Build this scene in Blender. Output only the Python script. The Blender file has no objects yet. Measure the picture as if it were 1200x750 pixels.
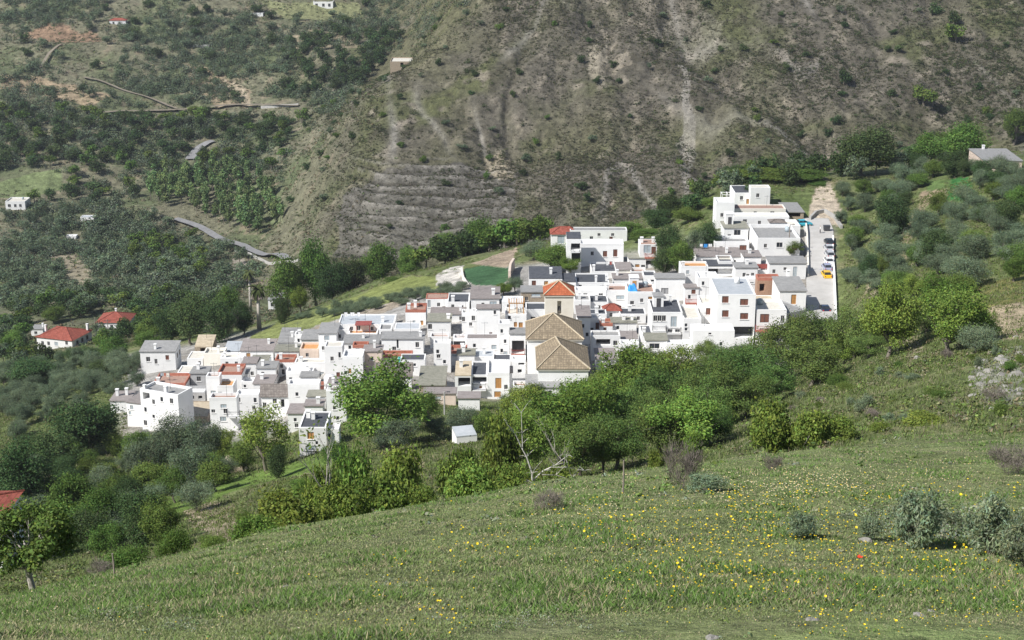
import bpy, math, random
import numpy as np
from mathutils import Vector
SC = bpy.context.scene
COL = SC.collection
rng = np.random.default_rng(7)
random.seed(7)

# ------------------------------------------------------------------ camera model
F = 1800.0
PITCH = math.radians(17.5)
CP, SP = math.cos(PITCH), math.sin(PITCH)

def ray(u, v):
    a = (u - 600.0) / F
    b = (375.0 - v) / F
    return np.array([a, CP + b * SP, -SP + b * CP])

def project(X, Y, Z):
    d = Y * CP - Z * SP
    up = Y * SP + Z * CP
    return 600 + F * X / d, 375 - F * up / d

# ------------------------------------------------------------------ terrain profile: per bearing, the drop seen at each distance
COLS = {
 -200: [(3,1700),(6,1214),(16,765),(33,735),(50,770),(75,750),(110,705),(140,668),(170,630),(200,590),(225,560),(245,540),(265,520),(285,500),(310,478),(340,452),(370,428),(420,396),(470,364),(520,338),(560,318),(600,296),(640,270),(680,235),(720,195),(770,150),(820,105),(870,65),(920,25),(970,-15),(1050,-60),(1400,-110),(2600,-150)],
 0: [(3,1700),(6,1214),(16,757),(36,704),(50,735),(75,720),(110,680),(140,645),(170,610),(200,578),(225,550),(245,528),(265,502),(285,480),(310,460),(340,438),(370,418),(420,390),(470,360),(520,335),(560,315),(600,296),(640,270),(680,235),(720,195),(770,150),(820,105),(870,65),(920,25),(970,-15),(1050,-60),(1400,-110),(2600,-150)],
 150: [(3,1700),(6,1214),(16,754),(40,666),(55,705),(75,690),(110,655),(140,628),(170,598),(200,567),(225,540),(245,510),(265,472),(285,445),(310,425),(340,410),(370,398),(420,378),(470,350),(520,325),(560,308),(600,296),(640,270),(680,235),(720,195),(770,150),(820,105),(870,65),(920,25),(970,-15),(1050,-60),(1400,-110),(2600,-150)],
 300: [(3,1700),(6,1214),(16,752),(45,630),(60,668),(80,655),(110,622),(140,597),(170,572),(200,549),(225,527),(245,495),(265,460),(285,425),(305,402),(325,388),(345,379),(370,385),(420,385),(470,365),(520,335),(560,314),(600,294),(640,264),(680,228),(720,188),(770,145),(820,103),(870,60),(920,20),(970,-20),(1050,-60),(1400,-110),(2600,-150)],
 450: [(3,1700),(6,1214),(16,750),(50,599),(65,638),(85,610),(110,580),(140,553),(170,530),(200,506),(225,472),(245,440),(262,408),(280,380),(300,363),(320,348),(342,334),(365,328),(420,345),(500,340),(530,318),(550,282),(570,240),(590,200),(615,150),(645,100),(662,88),(700,102),(780,98),(850,62),(920,22),(970,-15),(1050,-60),(1400,-110),(2600,-150)],
 600: [(3,1700),(6,1214),(16,750),(55,572),(70,605),(90,590),(110,570),(140,540),(170,515),(200,495),(235,470),(262,405),(290,342),(305,328),(325,312),(350,298),(375,288),(410,300),(480,318),(520,310),(545,280),(570,232),(595,185),(620,135),(645,88),(670,42),(695,-2),(730,-50),(850,-120),(1200,-170),(2600,-200)],
 750: [(3,1700),(6,1214),(16,750),(58,552),(75,575),(100,557),(130,530),(160,505),(190,480),(215,455),(240,430),(262,395),(280,365),(300,330),(320,300),(335,285),(355,272),(380,262),(405,256),(440,268),(500,268),(530,260),(555,232),(580,190),(605,145),(630,100),(655,55),(680,12),(705,-30),(800,-120),(1200,-170),(2600,-200)],
 900: [(3,1700),(6,1214),(16,750),(62,534),(80,545),(100,522),(130,495),(160,475),(190,460),(215,445),(237,430),(262,380),(290,330),(320,275),(345,241),(362,215),(385,202),(430,215),(480,222),(520,222),(550,205),(575,175),(600,140),(625,100),(650,60),(675,20),(700,-20),(800,-110),(1200,-165),(2600,-200)],
 978: [(3,1700),(6,1214),(16,750),(63,527),(80,523),(100,496),(130,467),(160,446),(190,427),(215,413),(240,402),(262,379),(290,330),(320,275),(345,241),(362,213),(385,200),(430,210),(480,214),(520,214),(550,205),(575,175),(600,140),(625,100),(650,60),(675,20),(700,-20),(800,-110),(1200,-165),(2600,-200)],
 1050: [(3,1700),(6,1214),(16,750),(64,521),(80,500),(110,468),(140,436),(165,411),(190,385),(220,355),(250,325),(280,293),(310,260),(340,230),(370,205),(400,190),(440,205),(500,205),(550,205),(575,175),(600,140),(625,100),(650,60),(675,20),(700,-20),(800,-110),(1200,-165),(2600,-200)],
 1200: [(3,1700),(6,1214),(16,750),(66,514),(80,492),(100,455),(120,422),(140,396),(158,372),(166,352),(185,340),(210,313),(240,285),(270,255),(300,225),(330,199),(360,185),(400,176),(440,190),(500,195),(540,185),(570,158),(600,122),(625,88),(650,52),(675,15),(700,-22),(800,-110),(1200,-165),(2600,-200)],
 1400: [(3,1700),(6,1214),(16,750),(70,505),(85,470),(105,430),(130,395),(160,355),(185,325),(210,300),(240,272),(270,243),(300,215),(330,190),(360,175),(400,168),(440,185),(500,190),(540,182),(570,155),(600,120),(625,86),(650,50),(675,12),(700,-24),(800,-110),(1200,-165),(2600,-200)],
}

def pchip(x, y, xi):
    x = np.asarray(x, float); y = np.asarray(y, float)
    h = np.diff(x); d = np.diff(y) / h
    m = np.zeros_like(y)
    m[0], m[-1] = d[0], d[-1]
    for i in range(1, len(x) - 1):
        if d[i-1] * d[i] > 0:
            w1, w2 = 2*h[i] + h[i-1], h[i] + 2*h[i-1]
            m[i] = (w1 + w2) / (w1 / d[i-1] + w2 / d[i])
    k = np.clip(np.searchsorted(x, xi) - 1, 0, len(x) - 2)
    t = (xi - x[k]) / h[k]
    return ((1+2*t)*(1-t)**2*y[k] + t*(1-t)**2*h[k]*m[k] + t*t*(3-2*t)*y[k+1] + t*t*(t-1)*h[k]*m[k+1])

LY = np.linspace(math.log(3), math.log(2600), 420)
_us = sorted(COLS)
_tab = np.array([pchip([math.log(a) for a, b in COLS[u]], [b for a, b in COLS[u]], LY) for u in _us])   # cols x rows
UG = np.arange(-200, 1401, 8.0)
TAB = np.empty((len(UG), len(LY)))
for j in range(len(LY)):
    TAB[:, j] = pchip(_us, _tab[:, j], UG)
def _blur(a, ax, k):
    n = a.shape[ax]
    out = np.zeros_like(a)
    wsum = 0
    for o in range(-k, k+1):
        w = math.exp(-(o/(k*0.6))**2)
        idx = np.clip(np.arange(n) + o, 0, n-1)
        out += w * np.take(a, idx, axis=ax); wsum += w
    return out / wsum
TAB = _blur(TAB, 0, 3); TAB = _blur(TAB, 1, 2)

def tab(u, Y):
    fu = np.clip((u - UG[0]) / 8.0, 0, len(UG) - 1.001)
    fy = np.clip((np.log(np.maximum(Y, 3.0)) - LY[0]) / (LY[1] - LY[0]), 0, len(LY) - 1.001)
    i = fu.astype(int); j = fy.astype(int); a = fu - i; b = fy - j
    return (TAB[i, j]*(1-a)*(1-b) + TAB[i+1, j]*a*(1-b) + TAB[i, j+1]*(1-a)*b + TAB[i+1, j+1]*a*b)

# gradient noise, vectorised
_perm = np.random.default_rng(3).permutation(512)
_g = np.random.default_rng(4).uniform(0, 2*math.pi, 512)
def perlin(x, y):
    xi = np.floor(x).astype(np.int64); yi = np.floor(y).astype(np.int64)
    xf = x - xi; yf = y - yi
    def grad(ix, iy, fx, fy):
        h = _g[_perm[(_perm[ix & 511] + iy) & 511]]
        return np.cos(h)*fx + np.sin(h)*fy
    s = xf*xf*xf*(xf*(xf*6-15)+10); t = yf*yf*yf*(yf*(yf*6-15)+10)
    a = grad(xi, yi, xf, yf); b = grad(xi+1, yi, xf-1, yf)
    c = grad(xi, yi+1, xf, yf-1); d = grad(xi+1, yi+1, xf-1, yf-1)
    return 1.5*((a*(1-s)+b*s)*(1-t) + (c*(1-s)+d*s)*t)
def fbm(x, y, o=4):
    r = 0; amp = 1; tot = 0
    for k in range(o):
        r = r + amp*perlin(x*2**k + 17.3*k, y*2**k + 5.1*k); tot += amp; amp *= .5
    return r / tot
def sstep(a, b, x):
    t = np.clip((x-a)/(b-a), 0, 1)
    return t*t*(3-2*t)

def base_uvz(X, Y):
    Yc = np.maximum(Y, 3.0)
    s = X / Yc
    v = np.full_like(s, 375.0)
    for _ in range(5):
        u = 600 + s*(F*CP + (375-v)*SP)
        v = tab(u, Yc)
    b = (375-v)/F
    Z = Yc*(-SP + b*CP)/(CP + b*SP)
    return u, v, Z

def ground_z(X, Y, full=False):
    X = np.asarray(X, float); Y = np.asarray(Y, float)
    u, v, Z = base_uvz(X, Y)
    inv = sstep(225, 240, Y)*(1 - sstep(325, 350, Y))*sstep(110, 150, u)*(1-sstep(985, 1010, u))      # the built-up shelf stays smooth
    road = (1-inv)
    nz = 0.10*fbm(X/3.0, Y/3.0, 3)*(1-sstep(60, 120, Y))
    nz = nz + 0.35*fbm(X/14.0, Y/14.0, 3)*sstep(20, 70, Y)*(1-sstep(300, 500, Y))
    nz = nz + 1.3*fbm(X/40.0, Y/40.0, 3)*sstep(90, 200, Y)*road
    far = sstep(430, 560, Y)
    nz = nz + far*(3.6*fbm(X/110.0, Y/110.0, 4) + 0.9*fbm(X/11.0+3, Y/11.0, 3))
    mt = sstep(380, 520, u)*sstep(512, 560, Y)
    wx = X + 14*perlin(X/90.0, Y/90.0)
    g1 = np.abs(perlin(wx/58.0 + 9.1, Y/150.0))
    g2 = np.abs(perlin(wx/21.0 + 2.7, Y/60.0 + 4))
    nz = nz + mt*(-6*np.exp(-(g1/.17)**2)*sstep(-.1, .35, perlin(X/170., Y/170.+7)+.3) - 1.8*np.exp(-(g2/.20)**2) + 1.5*fbm(X/7., Y/9., 3) + .45*fbm(X/2.3, Y/2.6, 2))
    # dry-stone terraces on the nose of the mountain
    tr = sstep(395, 430, u)*(1-sstep(590, 615, u))*sstep(165, 200, v)*(1-sstep(290, 310, v))*sstep(500, 540, Y)
    nz = nz*(1-.7*tr) + tr*(.6*np.sin(Z*2*math.pi/2.7 + 2.0*perlin(X/40., Y/40.)) + .3*fbm(X/3., Y/3., 2))
    lv = far*(1-mt)
    nz = nz + lv*(1.1*np.sin((Z+nz)*2*math.pi/9.0))
    out = Z + nz
    if full:
        return u, v, out
    return out

def gz(x, y):
    return float(ground_z(np.array([x]), np.array([y]))[0])

_YR = np.exp(np.linspace(math.log(10), math.log(2400), 700))
def hit(u, v, ymin=10.0):
    d = ray(u, v)
    Y = _YR[_YR >= ymin]
    X = Y*d[0]/d[1]; Z = Y*d[2]/d[1]
    diff = Z - ground_z(X, Y)
    k = np.argmax(diff < 0)
    if diff[k] >= 0:
        k = len(Y)-1
    if k > 0:
        Y = np.linspace(Y[k-1], Y[k], 12); X = Y*d[0]/d[1]; Z = Y*d[2]/d[1]; diff = Z - ground_z(X, Y); k = max(1, int(np.argmax(diff < 0)))
    if k == 0:
        return Vector((X[0], Y[0], ground_z(X[:1], Y[:1])[0]))
    t = diff[k-1]/(diff[k-1]-diff[k] + 1e-9)
    y = Y[k-1] + t*(Y[k]-Y[k-1])
    x = y*d[0]/d[1]
    return Vector((x, y, gz(x, y)))

def inpoly(px, py, poly):
    n = len(poly); c = np.zeros(px.shape, bool)
    for i in range(n):
        x1, y1 = poly[i]; x2, y2 = poly[i-1]
        if y1 == y2: continue
        k = ((y1 > py) != (y2 > py)) & (px < (x2-x1)*(py-y1)/(y2-y1) + x1)
        c ^= k
    return c

# ------------------------------------------------------------------ mesh and object helpers
def mesh_np(name, verts, faces, cols=None, smooth=False):
    verts = np.ascontiguousarray(verts, dtype=np.float32); faces = np.ascontiguousarray(faces, dtype=np.int32)
    me = bpy.data.meshes.new(name)
    k = faces.shape[1]
    me.vertices.add(len(verts)); me.vertices.foreach_set('co', verts.ravel())
    me.loops.add(faces.size); me.loops.foreach_set('vertex_index', faces.ravel())
    me.polygons.add(len(faces))
    me.polygons.foreach_set('loop_start', np.arange(0, faces.size, k, dtype=np.int32))
    me.polygons.foreach_set('loop_total', np.full(len(faces), k, dtype=np.int32))
    if smooth:
        me.polygons.foreach_set('use_smooth', np.ones(len(faces), bool))
    me.update(calc_edges=True)
    if cols is not None:
        at = me.attributes.new('Col', 'FLOAT_COLOR', 'POINT')
        c4 = np.ones((len(verts), 4), np.float32); c4[:, :3] = cols
        at.data.foreach_set('color', c4.ravel())
    return me

class MB:
    """collects boxes, tubes and polygons for one mesh"""
    def __init__(s): s.v = []; s.f = []; s.mi = []; s.m = 0
    def poly(s, pts):
        b = len(s.v); s.v += [tuple(p) for p in pts]; s.f.append(tuple(range(b, b+len(pts)))); s.mi.append(s.m)
    def box(s, x0, x1, y0, y1, z0, z1, skip=''):
        P = [(x0,y0,z0),(x1,y0,z0),(x1,y1,z0),(x0,y1,z0),(x0,y0,z1),(x1,y0,z1),(x1,y1,z1),(x0,y1,z1)]
        b = len(s.v); s.v += P
        for n, q in (('b',(0,3,2,1)),('t',(4,5,6,7)),('f',(0,1,5,4)),('r',(1,2,6,5)),('k',(2,3,7,6)),('l',(3,0,4,7))):
            if n not in skip:
                s.f.append(tuple(b+i for i in q)); s.mi.append(s.m)
    def tube(s, path, rad, n=6, cap=True):
        path = [Vector(p) for p in path]; b0 = len(s.v)
        for i, p in enumerate(path):
            d = (path[min(i+1, len(path)-1)] - path[max(i-1, 0)]).normalized()
            a = d.orthogonal().normalized(); c = d.cross(a)
            r = rad[i] if hasattr(rad, '__len__') else rad
            for k in range(n):
                t = 2*math.pi*k/n
                s.v.append(tuple(p + a*(r*math.cos(t)) + c*(r*math.sin(t))))
        for i in range(len(path)-1):
            for k in range(n):
                q = b0+i*n
                s.f.append((q+k, q+(k+1) % n, q+n+(k+1) % n, q+n+k)); s.mi.append(s.m)
        if cap:
            s.f.append(tuple(b0+k for k in range(n))[::-1]); s.mi.append(s.m)
            e = b0+(len(path)-1)*n
            s.f.append(tuple(e+k for k in range(n))); s.mi.append(s.m)
    def mesh(s, name, smooth=False):
        me = bpy.data.meshes.new(name); me.from_pydata(s.v, [], s.f); me.update()
        if any(s.mi):
            me.polygons.foreach_set('material_index', s.mi)
        if smooth:
            me.polygons.foreach_set('use_smooth', [True]*len(s.f))
        return me
    def build(s, name, mats, parent=None, smooth=False):
        return link(name, s.mesh(name, smooth), mats, parent)

def link(name, me, mats, parent=None):
    if mats is not None and not len(me.materials):
        for m in (mats if isinstance(mats, (list, tuple)) else [mats]): me.materials.append(m)
    o = bpy.data.objects.new(name, me); COL.objects.link(o)
    if parent is not None: o.parent = parent
    return o
def tag(o, label, cat, group=None, kind=None):
    if label: o['label'] = label
    if cat: o['category'] = cat
    if group: o['group'] = group
    if kind: o['kind'] = kind
    return o
def thing(name, label, cat, loc, rz=0.0, group=None):
    o = bpy.data.objects.new(name, None); COL.objects.link(o)
    o.empty_display_size = .3
    o.location = loc; o.rotation_euler = (0, 0, rz)
    return tag(o, label, cat, group)
def dup(root, loc, rz=0.0, scale=None, label=None, group=None):
    r = root.copy(); COL.objects.link(r); r.location = loc; r.rotation_euler = (0, 0, rz)
    if scale is not None: r.scale = scale
    if label: r['label'] = label
    if group: r['group'] = group
    for ch in root.children:
        c = ch.copy(); COL.objects.link(c); c.parent = r
        for g in ch.children:
            d = g.copy(); COL.objects.link(d); d.parent = c
    return r

# ------------------------------------------------------------------ materials
def nodes(name):
    m = bpy.data.materials.new(name); m.use_nodes = True
    nt = m.node_tree; nt.nodes.clear()
    out = nt.nodes.new('ShaderNodeOutputMaterial')
    bs = nt.nodes.new('ShaderNodeBsdfPrincipled'); bs.inputs['Roughness'].default_value = .85
    bs.inputs['Specular IOR Level'].default_value = .25
    nt.links.new(bs.outputs[0], out.inputs[0])
    return m, nt, bs
def N(nt, t, **kw):
    n = nt.nodes.new(t)
    for k, v in kw.items():
        if hasattr(n, k): setattr(n, k, v)
        else: n.inputs[k].default_value = v
    return n
def ramp(nt, fac, stops):
    r = nt.nodes.new('ShaderNodeValToRGB'); e = r.color_ramp.elements
    while len(e) < len(stops): e.new(.5)
    for q, (p, c) in zip(e, stops):
        q.position = p; q.color = (*c, 1) if len(c) == 3 else c
    nt.links.new(fac, r.inputs[0]); return r.outputs[0]
def mixc(nt, a, b, fac, mode='MIX'):
    n = nt.nodes.new('ShaderNodeMix'); n.data_type = 'RGBA'; n.blend_type = mode
    for sock, val in ((n.inputs[0], fac), (n.inputs[6], a), (n.inputs[7], b)):
        if hasattr(val, 'links'): nt.links.new(val, sock)
        else: sock.default_value = (*val, 1) if isinstance(val, tuple) and len(val) == 3 else val
    return n.outputs[2]
def noise(nt, scale, detail=5, rough=.6, coord='Object', sx=None):
    tc = nt.nodes.new('ShaderNodeTexCoord'); n = nt.nodes.new('ShaderNodeTexNoise')
    n.inputs['Scale'].default_value = scale; n.inputs['Detail'].default_value = detail; n.inputs['Roughness'].default_value = rough
    src = tc.outputs[coord]
    if sx:
        mp = nt.nodes.new('ShaderNodeMapping'); mp.inputs['Scale'].default_value = sx
        nt.links.new(src, mp.inputs[0]); src = mp.outputs[0]
    nt.links.new(src, n.inputs['Vector']); return n.outputs['Fac']
def bump(nt, bs, h, strength=.4, dist=.1):
    b = nt.nodes.new('ShaderNodeBump'); b.inputs['Strength'].default_value = strength; b.inputs['Distance'].default_value = dist
    nt.links.new(h, b.inputs['Height']); nt.links.new(b.outputs[0], bs.inputs['Normal'])

def mottled(name, c1, c2, scale=1.2, rough=.85, bumps=.25, c3=None, streak=False):
    m, nt, bs = nodes(name)
    f = noise(nt, scale, 6, .65)
    st = [(.32, c1), (.68, c2)] if c3 is None else [(.28, c1), (.52, c2), (.74, c3)]
    c = ramp(nt, f, st)
    if streak:
        g = noise(nt, 1.0, 4, .6, sx=(1.6, 1.6, .22))
        c = mixc(nt, c, tuple(x*.72 for x in c1), ramp(nt, g, [(.60, (0,0,0)), (.84, (.4,.4,.4))]))
    oi = nt.nodes.new('ShaderNodeObjectInfo')
    hs = nt.nodes.new('ShaderNodeHueSaturation')
    mr = nt.nodes.new('ShaderNodeMapRange'); mr.inputs[3].default_value = .9; mr.inputs[4].default_value = 1.06
    nt.links.new(oi.outputs['Random'], mr.inputs[0]); nt.links.new(mr.outputs[0], hs.inputs['Value'])
    nt.links.new(c, hs.inputs['Color']); nt.links.new(hs.outputs[0], bs.inputs['Base Color'])
    bs.inputs['Roughness'].default_value = rough
    if bumps: bump(nt, bs, f, bumps, .08)
    return m

M = {}
M['white'] = mottled('whitewash', (.76,.755,.74), (.85,.845,.83), .5, streak=True)
M['cream'] = mottled('cream_wash', (.76,.72,.63), (.84,.80,.72), .5, streak=True)
M['tower'] = mottled('tower_render', (.72,.67,.57), (.80,.76,.67), .9, streak=True)
M['ochre'] = mottled('pale_pink_wash', (.62,.50,.42), (.72,.60,.50), .8, streak=True)
M['greywall'] = mottled('shade_and_door_grey', (.34,.34,.34), (.46,.46,.46), .8, streak=True)  # wall shade put into the colour; plain grey on garage doors
M['stone'] = mottled('rubble_stone', (.20,.16,.12), (.38,.31,.23), 3.0, bumps=.7, c3=(.46,.40,.31))
M['brown'] = mottled('launa_brown', (.21,.185,.175), (.29,.26,.245), 1.6, bumps=.4)
M['grey'] = mottled('launa_grey', (.22,.22,.215), (.32,.315,.305), 1.6, bumps=.4)
M['olive'] = mottled('mossy_launa', (.19,.19,.15), (.30,.29,.24), 1.8, bumps=.4)
M['slate'] = mottled('dark_roofing', (.055,.06,.07), (.095,.10,.112), 1.5, bumps=.3)
M['pale'] = mottled('pale_metal_sheet', (.37,.40,.42), (.47,.49,.51), 1.2, rough=.5)
M['terra'] = mottled('terracotta_paving', (.29,.185,.145), (.39,.265,.21), 2.0)
M['orange'] = mottled('orange_paving', (.50,.24,.09), (.62,.34,.15), 2.0)
M['tan'] = mottled('tan_earth', (.40,.33,.23), (.55,.47,.35), 1.4, bumps=.6)
M['cdeck'] = mottled('cream_deck', (.52,.49,.42), (.66,.63,.56), 1.4)
M['wdeck'] = mottled('white_deck', (.60,.60,.59), (.74,.74,.73), 1.2)
M['redtrim'] = mottled('red_brick_trim', (.36,.13,.09), (.46,.19,.13), 2.0)
M['wood'] = mottled('varnished_wood', (.42,.21,.07), (.54,.29,.11), 3.0, rough=.5)
M['brownwood'] = mottled('brown_shutter', (.16,.07,.05), (.22,.10,.07), 3.0, rough=.6)
M['bluegrey'] = mottled('grey_blue_shutter', (.34,.40,.43), (.44,.50,.53), 2.0, rough=.5)
M['glass'] = mottled('window_glass', (.02,.024,.03), (.04,.046,.055), 1.0, rough=.12, bumps=0)
M['frame'] = mottled('painted_frame', (.30,.28,.26), (.42,.40,.38), 2.0, rough=.5)
M['iron'] = mottled('painted_iron', (.05,.05,.055), (.09,.09,.095), 4.0, rough=.5)
M['rust'] = mottled('rusty_red_iron', (.28,.07,.06), (.38,.11,.09), 2.0, rough=.6)
M['brick'] = mottled('bare_brick', (.34,.20,.13), (.46,.30,.21), 4.0, bumps=.5)
M['concrete'] = mottled('concrete', (.36,.35,.33), (.48,.47,.44), .5, bumps=.3, streak=True)
M['polewood'] = mottled('weathered_pole', (.20,.17,.14), (.30,.26,.22), 3.0)
M['turq'] = mottled('turquoise_paint', (.05,.40,.52), (.07,.46,.58), 1.0, rough=.3, bumps=0)
M['tarp'] = mottled('blue_tarpaulin', (.04,.26,.66), (.07,.34,.76), 2.5, rough=.4, bumps=.6)
M['teal'] = mottled('teal_awning', (.06,.34,.30), (.09,.42,.38), 2.5, rough=.6)
M['awning'] = mottled('slate_blue_awning', (.13,.17,.22), (.19,.23,.29), 1.5, rough=.55)
M['bark'] = mottled('bark', (.13,.11,.09), (.24,.21,.17), 6.0, bumps=.6)
M['palebark'] = mottled('pale_bark', (.34,.31,.27), (.50,.46,.41), 6.0, bumps=.5)
M['whitebark'] = mottled('white_bark', (.40,.38,.34), (.56,.54,.49), 6.0, bumps=.4)
M['water'] = mottled('rubber', (.03,.03,.03), (.05,.05,.05), 3.0)

def tile_mat(name, c1, c2, c3):
    m, nt, bs = nodes(name)
    tc = nt.nodes.new('ShaderNodeTexCoord')
    uvn = tc.outputs['UV']
    mp = nt.nodes.new('ShaderNodeMapping'); mp.inputs['Scale'].default_value = (1, 1, 1)
    nt.links.new(uvn, mp.inputs[0])
    br = nt.nodes.new('ShaderNodeTexBrick'); br.offset = 0
    br.inputs['Scale'].default_value = 1; br.inputs['Brick Width'].default_value = .26; br.inputs['Row Height'].default_value = .45
    br.inputs['Mortar Size'].default_value = .055; br.inputs['Mortar Smooth'].default_value = .8
    br.inputs['Color1'].default_value = (*c1, 1); br.inputs['Color2'].default_value = (*c2, 1); br.inputs['Mortar'].default_value = (*c3, 1)
    nt.links.new(mp.outputs[0], br.inputs['Vector'])
    f = noise(nt, 1.6, 6, .75)
    c = mixc(nt, br.outputs['Color'], tuple(x*.55 for x in c1), ramp(nt, f, [(.40, (0,0,0)), (.60, (.85,.85,.85))]))
    nt.links.new(c, bs.inputs['Base Color'])
    bump(nt, bs, br.outputs['Fac'], -.9, .09)
    return m
M['tile'] = tile_mat('red_tile', (.33,.09,.06), (.42,.13,.09), (.18,.05,.04))
M['oldtile'] = tile_mat('old_tan_tile', (.30,.24,.165), (.44,.355,.24), (.11,.09,.065))
M['orangetile'] = tile_mat('orange_tile', (.48,.13,.055), (.55,.18,.085), (.26,.07,.035))
M['greytile'] = tile_mat('grey_brown_tile', (.24,.21,.19), (.30,.27,.245), (.13,.11,.10))

def leaf_mat(name, base, var=.25, transl=.28, hue=.02):
    m = bpy.data.materials.new(name); m.use_nodes = True
    nt = m.node_tree; nt.nodes.clear()
    out = nt.nodes.new('ShaderNodeOutputMaterial')
    at = nt.nodes.new('ShaderNodeAttribute'); at.attribute_name = 'Col'
    oi = nt.nodes.new('ShaderNodeObjectInfo')
    hs = nt.nodes.new('ShaderNodeHueSaturation')
    c = mixc(nt, base, at.outputs['Color'], 1.0, 'MULTIPLY')
    mr = nt.nodes.new('ShaderNodeMapRange'); mr.inputs[3].default_value = 1-var; mr.inputs[4].default_value = 1+var
    nt.links.new(oi.outputs['Random'], mr.inputs[0]); nt.links.new(mr.outputs[0], hs.inputs['Value'])
    ml = nt.nodes.new('ShaderNodeMath'); ml.operation = 'MULTIPLY'; ml.inputs[1].default_value = 7.31
    fr = nt.nodes.new('ShaderNodeMath'); fr.operation = 'FRACT'
    mh = nt.nodes.new('ShaderNodeMapRange'); mh.inputs[3].default_value = .5-hue; mh.inputs[4].default_value = .5+hue
    nt.links.new(oi.outputs['Random'], ml.inputs[0]); nt.links.new(ml.outputs[0], fr.inputs[0]); nt.links.new(fr.outputs[0], mh.inputs[0])
    nt.links.new(mh.outputs[0], hs.inputs['Hue'])
    nt.links.new(c, hs.inputs['Color'])
    d = nt.nodes.new('ShaderNodeBsdfDiffuse'); t = nt.nodes.new('ShaderNodeBsdfTranslucent'); mx = nt.nodes.new('ShaderNodeMixShader')
    mx.inputs[0].default_value = transl
    nt.links.new(hs.outputs[0], d.inputs[0]); nt.links.new(hs.outputs[0], t.inputs[0])
    nt.links.new(d.outputs[0], mx.inputs[1]); nt.links.new(t.outputs[0], mx.inputs[2]); nt.links.new(mx.outputs[0], out.inputs[0])
    return m
L = {
 'broad': leaf_mat('leaf_green', (.11,.175,.045)),
 'fresh': leaf_mat('leaf_fresh_green', (.165,.245,.055)),
 'olive': leaf_mat('leaf_olive', (.122,.168,.105), .2, .15, .012),
 'dark': leaf_mat('leaf_dark', (.066,.108,.044)),
 'poplar': leaf_mat('leaf_poplar', (.17,.25,.105)),
 'figdark': leaf_mat('leaf_fig_dark', (.11,.165,.045), .1, .3),
 'herb': leaf_mat('leaf_thistle', (.165,.215,.135), .15, .2),
 'fig': leaf_mat('leaf_fig', (.165,.235,.055), .15, .35),
 'acacia': leaf_mat('leaf_thorn', (.115,.18,.054)),
 'dry': leaf_mat('twig_dry', (.20,.17,.15), .2, .1),
 'grass': leaf_mat('grass_blade', (1,1,1), .0, .35, 0),
 'scrub': leaf_mat('scrub_leaf', (1,1,1), .0, .12, 0),
 'palm': leaf_mat('palm_leaf', (.10,.12,.045)),
}
def flat_mat(name, c, rough=.6):
    m, nt, bs = nodes(name); bs.inputs['Base Color'].default_value = (*c, 1); bs.inputs['Roughness'].default_value = rough; return m
# ------------------------------------------------------------------ the ground as one sheet
def mixv(a, b, t): return a*(1-t[..., None]) + np.asarray(b)*t[..., None]
JIT = {}
def patch(C, u, v, Y, poly, col, y0=0, y1=9e9, jit=3.0, soft=1.0, X=None):
    if 'j' not in JIT:
        JIT['j'] = (perlin(X/(Y*.012+.5), np.log(Y)*33.), perlin(X/(Y*.012+.5)+31, np.log(Y)*33.))
    ju = u + jit*JIT['j'][0]; jv = v + jit*.6*JIT['j'][1]
    k = inpoly(ju, jv, poly) & (Y > y0) & (Y < y1)
    return mixv(C, col, k.astype(float)*soft)

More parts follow.
